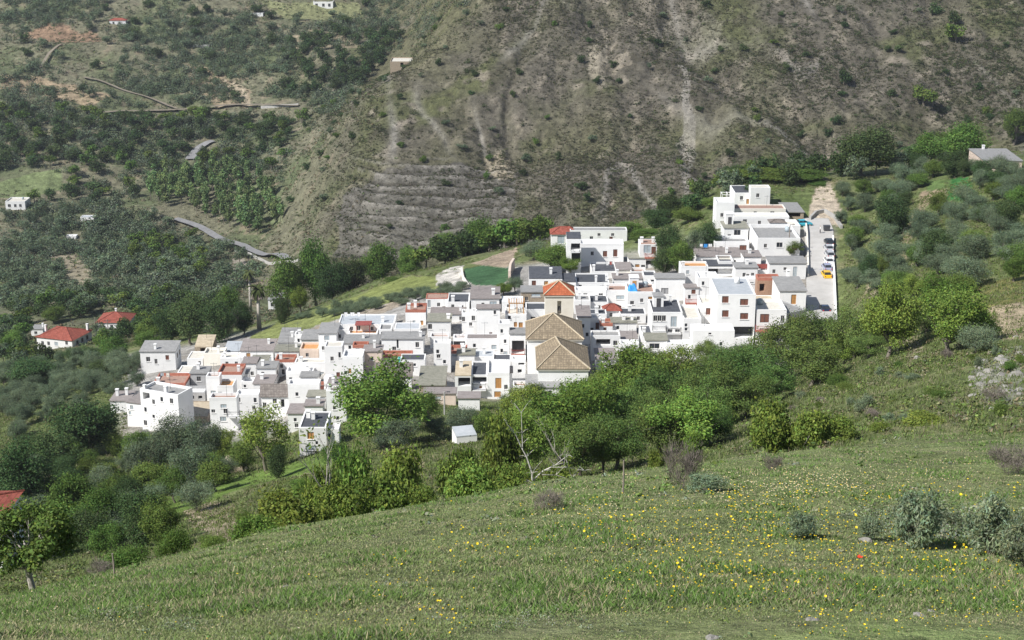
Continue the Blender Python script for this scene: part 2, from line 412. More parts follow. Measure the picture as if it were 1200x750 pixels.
def cover(u, v, Y, X, Z):
    n1 = fbm(X/9., Y/9., 4); n2 = fbm(X/38.+8, Y/38., 4); n3 = fbm(X/2.2, Y/2.2+3, 3)
    C = np.empty(u.shape + (3,)); C[:] = (.185, .22, .09)
    # meadow near the viewer
    C = mixv(C, (.20, .195, .115), sstep(-.1, .45, fbm(X/4., Y/4., 4))*.75)
    C = mixv(C, (.125, .18, .06), sstep(0, .5, fbm(X/7.+40, Y/6., 3))*.7)
    # slopes between meadow and village
    mid = sstep(62, 80, Y)
    S = np.empty_like(C); S[:] = (.135, .165, .062)
    S = mixv(S, (.215, .20, .11), sstep(.05, .5, n1)); S = mixv(S, (.085, .12, .04), sstep(0, .5, n2)*.8)
    C = C*(1-mid[..., None]) + S*mid[..., None]
    # village shelf: paving and bare plots
    vil = sstep(228, 240, Y)*(1-sstep(318, 334, Y))*sstep(130, 150, u)*(1-sstep(970, 985, u))
    V = np.empty_like(C); V[:] = (.36, .345, .32)
    V = mixv(V, (.26, .24, .21), sstep(-.1, .4, n1))
    C = C*(1-vil[..., None]) + V*vil[..., None]
    # valley left
    lv = sstep(345, 400, Y)
    A = np.empty_like(C); A[:] = (.155, .15, .098)
    A = mixv(A, (.098, .12, .058), sstep(-.15, .3, n2)*.85); A = mixv(A, (.19, .158, .11), sstep(.15, .5, n1)*.9)
    C = C*(1-lv[..., None]) + A*lv[..., None]
    # mountain
    mt = sstep(330, 470, u + 60*perlin(X/120., Y/120.))*sstep(505, 540, Y)
    B = np.empty_like(C); B[:] = (.105, .095, .074)
    B = mixv(B, (.085, .090, .044), sstep(-.05, .4, n2))
    B = mixv(B, (.18, .158, .124), sstep(.1, .5, n1 + .35*fbm(X/18., Y/50., 3)))
    B = mixv(B, (.070, .064, .046), sstep(.1, .45, fbm(X/14.+77, Y/20., 4))*.8)
    st = np.exp(-(perlin((X+10*perlin(X/60., Y/60.))/26.+5, Y/110.)/.07)**2)*sstep(-.1, .4, fbm(X/60.+4, Y/90., 3)+.1)
    B = mixv(B, (.25, .235, .21), st*.6)
    B = mixv(B, (.105, .108, .048), sstep(.0, .5, fbm(X/90.+3, Y/90., 3)+ .35*(1-sstep(500, 640, u)))*.55)
    C = C*(1-mt[..., None]) + B*mt[..., None]
    K = lambda poly, col, y0, y1, jit=3.0, soft=1.0: patch(C, u, v, Y, poly, col, y0, y1, jit, soft, X)
    # mountain details
    C = K([(395,300),(400,232),(440,205),(520,192),(575,186),(604,192),(606,240),(590,300)], (.115,.108,.096), 500, 900, 9, .8)
    C = K([(572,168),(600,166),(601,204),(590,208),(574,200)], (.33,.28,.20), 500, 900, 9, .6)
    C = K([(686,46),(708,40),(712,76),(704,96),(690,80)], (.31,.275,.21), 600, 1000, 12, .55)
    C = K([(722,60),(734,52),(738,70),(724,84)], (.30,.26,.20), 600, 1000, 10, .5)
    C = K([(795,60),(806,62),(812,120),(815,190),(806,235),(798,180),(797,120)], (.30,.28,.25), 500, 1000, 9, .45)
    C = K([(775,20),(800,0),(850,20),(830,60),(790,40)], (.24,.22,.18), 600, 1100, 10, .35)
    # pale dry-stone rows of the old terraces
    tz = sstep(395, 430, u)*(1-sstep(590, 615, u))*sstep(170, 205, v)*(1-sstep(285, 305, v))*sstep(500, 525, Y)
    Z = base_uvz(X, Y)[2]
    row = sstep(.2, .8, np.sin(Z*2*math.pi/2.7 + 2.0*perlin(X/40., Y/40.)))*sstep(-.25, .2, fbm(X/9., Y/9.+50, 3))
    C = mixv(C, (.215, .20, .175), tz*row*.75)
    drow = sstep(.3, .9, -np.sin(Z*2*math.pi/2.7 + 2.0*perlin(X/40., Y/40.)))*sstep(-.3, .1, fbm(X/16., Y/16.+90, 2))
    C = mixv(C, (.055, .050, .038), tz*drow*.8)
    # left valley patches
    C = K([(30,38),(60,30),(112,42),(118,52),(70,54),(32,46)], (.27,.16,.105), 600, 2000, 9, .65)
    C = K([(0,92),(60,94),(100,100),(135,112),(100,122),(40,112),(0,106)], (.31,.235,.155), 600, 2000, 6, .75)
    C = K([(215,70),(262,84),(292,104),(300,122),(255,122),(225,104)], (.31,.24,.165), 600, 2000, 6, .75)
    C = K([(262,88),(276,92),(298,116),(292,124),(272,106)], (.40,.34,.25), 600, 2000, 8, .65)
    C = K([(330,44),(400,34),(420,60),(350,62)], (.30,.245,.17), 600, 2000, 6, .6)
    C = K([(0,216),(40,208),(76,204),(72,222),(30,230),(0,232)], (.145,.18,.08), 600, 1200, 3, .9)
    C = K([(300,0),(330,4),(420,2),(425,18),(380,24),(330,16)], (.19,.20,.10), 780, 2600, 4, .9)
    C = K([(0,166),(45,172),(40,188),(0,192)], (.29,.23,.17), 600, 1200, 5, .7)
    C = K([(60,300),(95,296),(112,330),(108,346),(85,336),(66,326)], (.31,.265,.19), 400, 800, 5, .75)
    C = K([(225,315),(285,300),(300,330),(270,345),(230,345)], (.32,.285,.235), 380, 700, 6, .8)
    C = K([(255,210),(330,225),(330,262),(255,255)], (.17,.21,.10), 500, 900, 8, .4)
    # terraces on the spur behind the village
    C = K([(280,402),(330,376),(400,352),(470,326),(545,322),(520,336),(470,350),(420,366),(370,382),(300,404)], (.205,.235,.075), 290, 420, 3, .95)
    C = K([(300,404),(360,386),(420,368),(470,350),(480,356),(420,376),(360,392),(310,408)], (.30,.245,.18), 290, 400, 3, .7)
    C = K([(545,316),(565,312),(597,314),(596,328),(584,334),(556,334),(543,326)], (.055,.12,.055), 290, 420, 1, 1)
    C = K([(552,310),(575,300),(606,290),(606,298),(594,313),(566,312)], (.34,.27,.20), 290, 460, 1, 1)
    C = K([(511,322),(530,314),(544,312),(543,320),(532,334),(512,336)], (.52,.49,.44), 290, 420, 1, 1)
    C = K([(740,262),(800,262),(805,290),(800,318),(770,300),(742,292)], (.15,.175,.08), 300, 440, 4, .9)
    # road bank and hillside to the right
    C = K([(946,262),(950,238),(958,216),(966,205),(976,220),(986,248),(986,264)], (.46,.39,.30), 280, 400, 1, 1)
    C = K([(1116,210),(1136,210),(1142,226),(1134,236),(1108,234)], (.045,.15,.04), 250, 420, 1, 1)
    C = K([(1084,216),(1114,213),(1112,222),(1086,225)], (.11,.17,.055), 250, 420, 1, .9)
    C = K([(1076,226),(1112,223),(1104,240),(1078,240)], (.34,.26,.18), 250, 420, 1, .9)
    C = K([(1048,300),(1056,272),(1076,240),(1090,238),(1068,276),(1062,310)], (.34,.27,.18), 180, 420, 3, .8)
    C = K([(1014,330),(1030,312),(1034,336),(1018,350)], (.34,.28,.20), 150, 420, 3, .8)
    C = K([(1128,336),(1200,322),(1200,360),(1150,366),(1130,352)], (.215,.20,.07), 140, 300, 3, .8)
    C = K([(1150,366),(1168,360),(1200,356),(1200,396),(1152,396)], (.42,.34,.235), 120, 220, 2, .9)
    C = K([(1050,400),(1075,395),(1084,408),(1066,418)], (.36,.30,.21), 100, 260, 3, .8)
    C = K([(1132,440),(1165,408),(1200,400),(1200,470),(1160,480)], (.32,.31,.27), 70, 190, 10, .55)
    C = K([(600,470),(612,462),(640,468),(620,480)], (.40,.38,.34), 150, 260, 2, .9)
    # earth banks below the village
    C = K([(452,528),(480,522),(498,540),(496,560),(460,560),(448,545)], (.37,.30,.20), 70, 240, 3, .9)
    C = K([(210,596),(252,588),(286,600),(290,632),(262,634),(226,618)], (.38,.31,.22), 70, 240, 4, .9)
    C = K([(340,560),(396,548),(400,575),(345,580)], (.36,.29,.20), 70, 240, 3, .7)
    C = K([(178,590),(250,566),(330,548),(395,532),(390,552),(330,562),(262,582),(200,606)], (.145,.22,.05), 70, 240, 3, 1)
    C = K([(520,505),(560,492),(570,520),(520,545)], (.16,.175,.085), 70, 240, 4, .9)
    C = K([(196,470),(244,466),(246,496),(196,500)], (.52,.45,.34), 200, 300, 2, .9)
    C *= (1 + .25*n3 + .22*n1)[..., None]
    return np.clip(C, .02, .8)

NU, NY = 700, 1550
ss = np.linspace(-1, 1, NU); ss = .40*ss + .75*np.sign(ss)*np.abs(ss)**6
yy = np.concatenate([np.exp(np.linspace(math.log(a_), math.log(b_), n_, endpoint=False)) for a_, b_, n_ in ((3,60,260),(60,480,430),(480,760,600),(760,1060,180),(1060,2550,80))])
GX, GY = np.meshgrid(ss, yy); GX = GX*GY
GU, GV, GZ = ground_z(GX.ravel(), GY.ravel(), True)
vv = np.stack([GX.ravel(), GY.ravel(), GZ], 1)
ii = (np.arange(NY-1)[:, None]*NU + np.arange(NU-1)[None]).ravel()
ff = np.stack([ii, ii+1, ii+NU+1, ii+NU], 1)
GC = cover(GU, GV, GY.ravel(), GX.ravel(), GZ)
gm, nt, bs = nodes('hillside_ground')
at = nt.nodes.new('ShaderNodeAttribute'); at.attribute_name = 'Col'
c = at.outputs['Color']
for sc_, lo, hi in ((.35, .62, 1.4), (2.2, .62, 1.4), (9.0, .7, 1.32)):
    c = mixc(nt, c, ramp(nt, noise(nt, sc_, 4, .65), [(.3, (lo,)*3), (.7, (hi,)*3)]), 1.0, 'MULTIPLY')
nt.links.new(c, bs.inputs['Base Color']); bs.inputs['Roughness'].default_value = .95; bs.inputs['Specular IOR Level'].default_value = .1
bump(nt, bs, noise(nt, .6, 8, .7), .9, .9)
tag(link('ground', mesh_np('ground', vv, ff, GC, True), gm), 'hillsides, valley and mountain ground around the white village', None, None, 'structure')
del GX, GY, vv, ff
_exact = ground_z
GZ2 = GZ.reshape(NY, NU)
def ground_z(X, Y, full=False):
    """height of the built ground sheet itself, read from its grid"""
    X = np.asarray(X, float); Y = np.clip(np.asarray(Y, float), yy[0], yy[-1]-1e-3); s = np.clip(X/Y, ss[0], ss[-1]-1e-6)
    i = np.clip(np.searchsorted(yy, Y) - 1, 0, NY-2); j = np.clip(np.searchsorted(ss, s) - 1, 0, NU-2)
    a = (Y-yy[i])/(yy[i+1]-yy[i]); b = (s-ss[j])/(ss[j+1]-ss[j])
    return GZ2[i, j]*(1-a)*(1-b) + GZ2[i+1, j]*a*(1-b) + GZ2[i, j+1]*(1-a)*b + GZ2[i+1, j+1]*a*b

# ------------------------------------------------------------------ roads
def ribbon(name, pts, width, mat, label, lift=.07, ymin=10, n=14):
    P = [hit(u, v, ymin) for u, v in pts]
    out = []
    for i in range(len(P)-1):
        a, b = P[max(i-1, 0)], P[i]; c_, d = P[i+1], P[min(i+2, len(P)-1)]
        for k in range(n):
            t = k/n
            out.append(.5*((2*b) + (c_-a)*t + (2*a-5*b+4*c_-d)*t*t + (3*b-a-3*c_+d)*t**3))
    out.append(P[-1])
    rows = []
    for i, p in enumerate(out):
        q = (out[min(i+1, len(out)-1)] - out[max(i-1, 0)]); q.z = 0; q.normalize()
        rows.append((q, ground_z(np.array([p.x + q.y*o for o in (-2,-1,0,1,2)]), np.array([p.y - q.x*o for o in (-2,-1,0,1,2)])).max()))
    zl = np.array([r_[1] for r_ in rows]); kw = max(1, n//2)
    zmx = np.array([zl[max(0, i-kw//2):i+kw//2+1].max() for i in range(len(zl))]); zsm = np.array([zmx[max(0, i-kw):i+kw+1].mean() for i in range(len(zmx))])
    W = width if hasattr(width, '__len__') else [width]*len(pts)
    V = []; Fq = []
    NC = 6
    for i, p in enumerate(out):
        q = (out[min(i+1, len(out)-1)] - out[max(i-1, 0)]); q.z = 0; q.normalize()
        nrm = Vector((q.y, -q.x, 0))
        w = np.interp(i/n, range(len(pts)), W)
        es = [p + nrm*(w*(k/(NC-1)-.5)) for k in range(NC)]
        zs = ground_z(np.array([e.x for e in es]), np.array([e.y for e in es])); zc = zs.max()
        for k in range(NC):
            V.append((es[k].x, es[k].y, .15*float(zs[k]) + .85*float(zsm[i]) + lift))
        if i:
            b = (i-1)*NC
            for k in range(NC-1): Fq.append((b+k, b+k+1, b+NC+k+1, b+NC+k))
    o = link(name, mesh_np(name, np.array(V), np.array(Fq), None, True), mat)
    return tag(o, label, None, None, 'structure'), out
M['asphalt'] = mottled('worn_asphalt', (.20,.20,.205), (.29,.285,.28), .5, bumps=.1)
M['pale_road'] = mottled('concrete_road', (.40,.385,.36), (.50,.485,.46), .35, bumps=.1, streak=False)
M['track'] = mottled('dirt_track', (.19,.165,.125), (.25,.215,.165), .3, bumps=.2)
road, roadline = ribbon('village_road', [(962,392),(962,360),(961,325),(960,295),(959,270),(956,256)], [5.4,5.4,5.4,5.6,6.4,5.5], M['pale_road'], 'pale concrete street with parked cars climbing beside the village', .10, 200)
ribbon('valley_road', [(205,257),(232,268),(258,281),(280,290),(303,298),(322,303),(336,306)], 3.8, M['asphalt'], 'grey asphalt road crossing the valley beyond the palms', .5, 420, 24)
ribbon('valley_road', [(222,188),(230,179),(240,171),(250,166)], 4.5, M['asphalt'], 'short bend of grey road seen between trees in the valley', .4, 450, 24)
ribbon('hill_road', [(120,134),(160,133),(205,131),(250,128),(300,127),(350,125)], 2.8, M['track'], 'pale road running level across the far hillside', .5, 600)
ribbon('dirt_track', [(98,92),(125,100),(155,110),(185,122),(208,131)], 1.6, M['track'], 'pale dirt track slanting down the far hillside to the road', .4, 600)
ribbon('dirt_track', [(48,80),(55,70),(66,56),(72,52)], 1.6, M['track'], 'short pale dirt track below the red soil patch', .4, 600)
# ------------------------------------------------------------------ houses
def slope_uv(me):
    ul = me.uv_layers.new(name='UVMap')
    for p in me.polygons:
        n = p.normal
        t = Vector((0,0,1)).cross(n)
        t = t.normalized() if t.length > 1e-4 else Vector((1,0,0))
        s = n.cross(t)
        for li in p.loop_indices:
            co = me.vertices[me.loops[li].vertex_index].co
            ul.data[li].uv = (co.dot(t), co.dot(s))

ROOF = {   # kind: (material, parapet height, slab overhang)
 'grey': ('grey', 0, .18), 'brown': ('brown', 0, .18), 'olive': ('olive', 0, .18), 'slate': ('slate', .28, 0), 'pale': ('pale', .22, 0),
 'terra': ('terra', .55, 0), 'orange': ('orange', .45, 0), 'white': ('wdeck', .55, 0), 'cream': ('cdeck', .5, 0), 'tan': ('tan', .12, 0), 'greyp': ('grey', .3, 0), 'brownp': ('brown', .3, 0)}

def grid_wall(mb, W, z0, z1, holes):
    """front wall (local y = 0) with real recesses; holes = (x0, x1, z0, z1, depth)"""
    xs = sorted({-W/2, W/2} | {h[0] for h in holes} | {h[1] for h in holes})
    zs = sorted({z0, z1} | {h[2] for h in holes} | {h[3] for h in holes})
    for i in range(len(xs)-1):
        for j in range(len(zs)-1):
            cx, cz = (xs[i]+xs[i+1])/2, (zs[j]+zs[j+1])/2
            if any(h[0] < cx < h[1] and h[2] < cz < h[3] for h in holes): continue
            mb.poly([(xs[i],0,zs[j]),(xs[i+1],0,zs[j]),(xs[i+1],0,zs[j+1]),(xs[i],0,zs[j+1])])
    for a, b, c, d, dp in holes:
        mb.poly([(a,0,c),(a,0,d),(a,dp,d),(a,dp,c)]); mb.poly([(b,0,c),(b,dp,c),(b,dp,d),(b,0,d)])
        mb.poly([(a,0,c),(a,dp,c),(b,dp,c),(b,0,c)]); mb.poly([(a,0,d),(b,0,d),(b,dp,d),(a,dp,d)])
        mb.poly([(a,dp,c),(b,dp,c),(b,dp,d),(a,dp,d)])

def kind_auto(name): return name == 'house'
def roof_clutter(root, roof, W, D, z, ph, wm):
    """the small things of a flat roof: stair room, tank, dish, washing line"""
    z += .16 if ph == 0 else .05
    free = [(-W/2+.6, -.3), (.3, W/2-.6)]; hr.shuffle(free)
    if hr.random() < .42 and D > 5:
        w_ = min(hr.uniform(1.8, 2.8), free[0][1]-free[0][0]); x0 = hr.uniform(free[0][0], free[0][1]-w_); y0 = D*.5; d_ = min(2.4, D-y0-.4); h_ = hr.uniform(1.7, 2.3)
        b = MB(); b.box(x0, x0+w_, y0, y0+d_, z-.1, z+h_); o = b.build('roof_room', wm, root)
        b = MB(); b.box(x0-.1, x0+w_+.1, y0-.1, y0+d_+.1, z+h_+.003, z+h_+.12); b.build('roof_slab', M[hr.choice(('grey','brown','terra','white'))], o)
        b = MB(); b.box(x0+w_*.3, x0+w_*.3+.75, y0-.05, y0-.003, z+.01, z+1.6); b.build('door', M[hr.choice(('brownwood','wood','bluegrey','iron'))], o)
    q = hr.random()
    a, c = free[1]
    if q < .22:
        x = hr.uniform(a+.4, c-.4); y = D*.7
        b = MB(); b.tube([(x,y,z),(x,y,z+.02),(x,y,z+1.0),(x,y,z+1.1)],[.3,.5,.5,.2],12); b.build('roof_tank', M[hr.choice(('white','bluegrey','concrete'))], roof, True)
    elif q < .45:
        b = MB(); y = D*.45
        for x in (a+.1, c-.1): b.tube([(x,y,z),(x,y,z+1.7)],.03,5)
        b.tube([(a+.1,y,z+1.62),(c-.1,y,z+1.62)],.012,3); o = b.build('washing_line', M['iron'], roof)
        x = a+.3
        while x < c-.7:
            w_ = hr.uniform(.4,.8); h_ = hr.uniform(.5,1.0); b = MB()
            for k in range(4): b.poly([(x+w_*k/4,y+.03*(k%2),z+1.6),(x+w_*(k+1)/4,y+.03*((k+1)%2),z+1.6),(x+w_*(k+1)/4,y+.05*((k+1)%2),z+1.6-h_),(x+w_*k/4,y+.05*(k%2),z+1.6-h_)])
            b.build('laundry', M[hr.choice(('white','bluegrey','rust','cream','tarp','white'))], o); x += w_+hr.uniform(.15,.6)
    if hr.random() < .3:
        x = hr.uniform(a, c); b = MB(); y = D*.8
        b.tube([(x,y,z),(x,y,z+1.0)],.03,5); b.tube([(x,y-.02,z+1.0),(x,y-.10,z+1.03),(x,y-.16,z+1.06)],[.06,.28,.40],12,False); b.build('dish', M['white'], roof)
HOUSES = []
hr = random.Random(11)
def rails(mb, x0, x1, y0, y1, z0, z1):
    for a, b in (((x0,y0),(x1,y0)), ((x0,y0),(x0,y1)), ((x1,y0),(x1,y1))):
        mb.tube([(a[0],a[1],z1),(b[0],b[1],z1)], .035, 4); mb.tube([(a[0],a[1],z0+.1),(b[0],b[1],z0+.1)], .025, 4)
        n = max(2, int(math.dist(a, b)/.16))
        for k in range(n+1):
            t = k/n; x = a[0]+(b[0]-a[0])*t; y = a[1]+(b[1]-a[1])*t
            mb.tube([(x,y,z0),(x,y,z1)], .016, 3, False)

def add_window(root, x, z, w, h, k, dep):
    """frame and pane (or shutter) set inside the recess; local x, z centre"""
    x0, x1, z0, z1 = x-w/2, x+w/2, z-h/2, z+h/2
    if k in 'dg':
        fm, pm, nm, pn = M['frame'], M['glass' if k == 'd' else 'bluegrey'], 'window', 'pane'
    elif k == 'b': fm, pm, nm, pn = M['brownwood'], M['brownwood'], 'window', 'shutter'
    elif k == 'o': fm, pm, nm, pn = M['wood'], M['wood'], 'window', 'shutter'
    elif k == 'p': fm, pm, nm, pn = M['wood'], M['wood'], 'door', 'door_leaf'
    elif k == 'q': fm, pm, nm, pn = M['iron'], M['brownwood'], 'door', 'door_leaf'
    elif k == 'G': fm, pm, nm, pn = M['iron'], M['greywall'], 'garage_door', 'door_leaf'
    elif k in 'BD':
        p = MB(); p.box(x0+.04, x1-.04, dep-.12, dep-.03, z0+.03, z1-.04); p.build('recess_shade_panel', M['iron'], root); return  # dark sheet standing in for the shade deep inside the opening
    else: return
    t = min(.055, w*.1); y0, y1 = dep-.10, dep-.04
    f = MB()
    f.box(x0,x0+t,y0,y1,z0,z1); f.box(x1-t,x1,y0,y1,z0,z1); f.box(x0+t,x1-t,y0,y1,z1-t,z1); f.box(x0+t,x1-t,y0,y1,z0,z0+t)
    if w > .55: f.box(x-.035,x+.035,y0+.004,y1-.004,z0+t,z1-t)
    wo = f.build(nm, fm, root)
    p = MB()
    if pn == 'shutter':
        n = max(4, int((h-2*t)/.12))
        for i in range(n):
            a = z0+t+(h-2*t)*i/n; b = a+(h-2*t)/n
            p.poly([(x0+t,y1-.012,a),(x1-t,y1-.012,a),(x1-t,y1+.022,b),(x0+t,y1+.022,b)])
    elif nm == 'garage_door':
        n = max(4, int(h/.25))
        for i in range(n):
            a = z0+t+(h-2*t)*i/n; b = a+(h-2*t)/n
            p.poly([(x0+t,y1-.012,a),(x1-t,y1-.012,a),(x1-t,y1+.02,b),(x0+t,y1+.02,b)])
    else:
        p.box(x0+t,x1-t,y1-.03,y1-.005,z0+t,z1-t)
    p.build(pn, pm, wo)
    if nm == 'window':
        s = MB(); s.box(x0-.10,x1+.10,-.10,-.004,z0-.09,z0-.006); s.build('sill', M['white'], wo)

def chimney(root, roof, x, y, z, h=1.1, s=.5, mat='white'):
    c = MB()
    c.box(x-s/2,x+s/2,y-s/2,y+s/2,z-.6,z+h*.72)
    for sx in (-1,1):
        for sy in (-1,1):
            q = s*.36; c.box(x+sx*q-.06,x+sx*q+.06,y+sy*q-.06,y+sy*q+.06,z+h*.72,z+h*.86)
    c.box(x-s*.62,x+s*.62,y-s*.62,y+s*.62,z+h*.86,z+h)
    return c.build('chimney', M[mat], roof)

def H(label, u0, u1, vback, vtop, vbase, roof='grey', wall='white', wins=(), chim=None, yaw=0., rise=0., par=None, into=None, name='house', cat='house', side=(), Y=None, D=None, group=None, bal=(), ant=None, ymin=60):
    uc = (u0+u1)/2
    if Y is None: P = hit(uc, vbase, ymin)
    else:
        d = ray(uc, vbase); P = Vector((Y*d[0]/d[1], Y, 0)); P.z = gz(P.x, P.y)
    a = math.radians(yaw); ca, sa = math.cos(a), math.sin(a)
    def onplane(u, v):
        d = ray(u, v); s = (P.x*sa + P.y*ca)/(d[0]*sa + d[1]*ca)
        return Vector(d*s), s
    T, s0 = onplane(uc, vtop); ztop = T.z
    A = onplane(u0, vtop)[0]; B = onplane(u1, vtop)[0]
    W = math.hypot(B.x-A.x, B.y-A.y)
    C0 = Vector(((A.x+B.x)/2, (A.y+B.y)/2, 0))
    if D is None:
        d = ray(uc, vback); k = (ztop+rise)/d[2]
        D = max(2.2, min(15, (k*d[1]-T.y)/max(.5, ca)))
    loc = lambda x, y: (C0.x + x*ca + y*sa, C0.y - x*sa + y*ca)
    zs = [gz(*loc(x, y)) for x in (-W/2, W/2) for y in (0, D)]
    zg = gz(*loc(0, 0)); zf = min(min(zs), ztop-2.0)-.6
    if into is None:
        root = thing(name, label, cat, (C0.x, C0.y, zg), -a, group); rx = 0; O = Vector((C0.x, C0.y, zg))
        root_inv = None
    else:
        root = into['root']
    Ht = ztop-zg
    if into is not None:
        # a wing: parts built in this wing's frame, then moved into the frame of the house it belongs to
        from mathutils import Matrix
        Mw = Matrix.Translation((C0.x, C0.y, zg)) @ Matrix.Rotation(-a, 4, 'Z')
        rel = into['mat'].inverted() @ Mw
    else:
        from mathutils import Matrix
        Mw = Matrix.Translation((C0.x, C0.y, zg)) @ Matrix.Rotation(-a, 4, 'Z'); rel = None
    before = set(root.children)
    z0 = zf-zg
    tilek = roof in ('tile', 'oldtile', 'orangetile', 'greytile', 'gable')
    if tilek: matn, ph, ov = ('greytile' if roof == 'gable' else roof), 0, .28
    else: matn, ph, ov = ROOF[roof]
    if par is not None: ph = par
    wt = Ht - ph                                      # roof deck level
    wm = M[wall]
    holes = []
    specs = []
    wins = list(wins)
    if wall in ('white','cream') and len(wins) < 5 and (u1-u0) > 12 and kind_auto(name):
        pxm = F/(P.y*CP)
        for _ in range(hr.choice((1,2,2,3)) if len(wins) < 3 else 1):
            lvl = hr.choice((1.7, 1.7, 4.6))
            vv_ = vtop + (lvl+ph)*pxm*.93
            if vv_ < vbase - 3: wins.append((hr.uniform(u0+3, u1-3), vv_+hr.uniform(-1,1), hr.uniform(2.6,4.4), hr.uniform(3.6,5.6), hr.choice('ddddbgo')))
    for (u, v, w, h, k) in wins:
        w, h = w*1.18, h*1.12
        q, s = onplane(u, v)
        x = (q.x-C0.x)*ca - (q.y-C0.y)*sa; z = q.z-zg
        wm_, hm_ = w*s/F, h*s/(F*CP)
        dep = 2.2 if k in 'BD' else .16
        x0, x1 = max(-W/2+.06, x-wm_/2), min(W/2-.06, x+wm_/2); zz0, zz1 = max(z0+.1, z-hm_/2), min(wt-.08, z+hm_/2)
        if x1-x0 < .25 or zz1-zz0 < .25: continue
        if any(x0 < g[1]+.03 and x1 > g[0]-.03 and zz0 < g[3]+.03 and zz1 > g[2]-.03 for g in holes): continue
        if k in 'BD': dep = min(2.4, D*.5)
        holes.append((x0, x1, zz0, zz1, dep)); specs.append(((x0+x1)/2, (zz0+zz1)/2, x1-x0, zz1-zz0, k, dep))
    mb = MB()
    grid_wall(mb, W, z0, wt, holes)
    top_open = ph == 0
    mb.poly([(W/2,0,z0),(W/2,D,z0),(W/2,D,wt),(W/2,0,wt)])
    mb.poly([(-W/2,D,z0),(-W/2,0,z0),(-W/2,0,wt),(-W/2,D,wt)])
    mb.poly([(W/2,D,z0),(-W/2,D,z0),(-W/2,D,wt),(W/2,D,wt)])
    if rise and not tilek:                            # wedge under a roof that climbs to the back
        mb.poly([(W/2,0,wt),(W/2,D,wt),(W/2,D,wt+rise)]); mb.poly([(-W/2,0,wt),(-W/2,D,wt+rise),(-W/2,D,wt)])
        mb.poly([(W/2,D,wt),(-W/2,D,wt),(-W/2,D,wt+rise),(W/2,D,wt+rise)])
    if roof == 'gable' :
        r = rise or 1.2
        for x in (-W/2, W/2):
            mb.poly([(x,0,wt),(x,D,wt),(x,D/2,wt+r)])
    wobj = mb.build('wall', wm, root)
    rb = MB(); th = .16
    if roof == 'gable':
        r = rise or 1.2; e = .25; dz = e*r/(D/2)
        for q in (0, .14):
            rb.poly([(-W/2-e,-e,wt-dz+.02+q),(W/2+e,-e,wt-dz+.02+q),(W/2+e,D/2,wt+r+.02+q),(-W/2-e,D/2,wt+r+.02+q)])
            rb.poly([(W/2+e,D+e,wt-dz+.02+q),(-W/2-e,D+e,wt-dz+.02+q),(-W/2-e,D/2,wt+r+.02+q),(W/2+e,D/2,wt+r+.02+q)])
        rb.poly([(-W/2-e,-e,wt-dz+.02),(W/2+e,-e,wt-dz+.02),(W/2+e,-e,wt-dz+.16),(-W/2-e,-e,wt-dz+.16)])
    elif tilek:
        r = rise or 1.4; e = .3
        x0, x1, y0, y1 = -W/2-e, W/2+e, -e, D+e
        rl = max(0, (x1-x0)-(y1-y0))/2; rd = max(0, (y1-y0)-(x1-x0))/2
        p, q = Vector((-rl, (y0+y1)/2-rd, wt+r)), Vector((rl, (y0+y1)/2+rd, wt+r))
        e0, e1, e2, e3 = (x0,y0,wt),(x1,y0,wt),(x1,y1,wt),(x0,y1,wt)
        if rl > 0:
            rb.poly([e0,e1,q,p]); rb.poly([e1,e2,q]); rb.poly([e2,e3,p,q]); rb.poly([e3,e0,p])
        elif rd > 0:
            rb.poly([e0,e1,p]); rb.poly([e1,e2,q,p]); rb.poly([e2,e3,q]); rb.poly([e3,e0,p,q])
        else:
            rb.poly([e0,e1,p]); rb.poly([e1,e2,p]); rb.poly([e2,e3,p]); rb.poly([e3,e0,p])
        for g in ((e0,p),(e1,q if rl > 0 else p),(e2,q),(e3,p if rl > 0 else q),(p,q)):
            if (Vector(g[0])-Vector(g[1])).length > .2:
                rb.tube([Vector(g[0])+Vector((0,0,.03)), Vector(g[1])+Vector((0,0,.03))], .11, 5)
        rb.poly([e0,e3,e2,e1])
    elif rise:
        rb.poly([(-W/2-ov,-ov,wt+.02+th),(W/2+ov,-ov,wt+.02+th),(W/2+ov,D+ov,wt+rise+.02+th),(-W/2-ov,D+ov,wt+rise+.02+th)])
        rb.poly([(-W/2-ov,-ov,wt+.02),(W/2+ov,-ov,wt+.02),(W/2+ov,-ov,wt+.02+th),(-W/2-ov,-ov,wt+.02+th)])
        for x in (-1, 1):
            X = x*(W/2+ov); rb.poly([(X,-ov,wt+.02),(X,D+ov,wt+rise+.02),(X,D+ov,wt+rise+.02+th),(X,-ov,wt+.02+th)])
        rb.poly([(-W/2-ov,D+ov,wt+rise+.02),(W/2+ov,D+ov,wt+rise+.02),(W/2+ov,D+ov,wt+rise+.02+th),(-W/2-ov,D+ov,wt+rise+.02+th)])
    elif ph == 0:
        rb.box(-W/2-ov,W/2+ov,-ov,D+ov,wt+.004,wt+th)
    else:
        rb.box(-W/2+.2,W/2-.2,.2,D-.2,wt-.14,wt+.05)
    rme = rb.mesh('roof'); 
    if tilek: slope_uv(rme)
    robj = link('roof', rme, M[matn], root)
    if ph > 0:
        pb = MB(); t = .22
        pb.box(-W/2,W/2,0,t,wt+.001,Ht); pb.box(-W/2,W/2,D-t,D,wt+.001,Ht); pb.box(-W/2,-W/2+t,t,D-t,wt+.001,Ht); pb.box(W/2-t,W/2,t,D-t,wt+.001,Ht)
        if rise:
            pass
        pb.build('parapet', M['redtrim'] if roof == 'terra' and hr.random() < .35 else wm, root)
    for sp in specs: add_window(root, *sp)
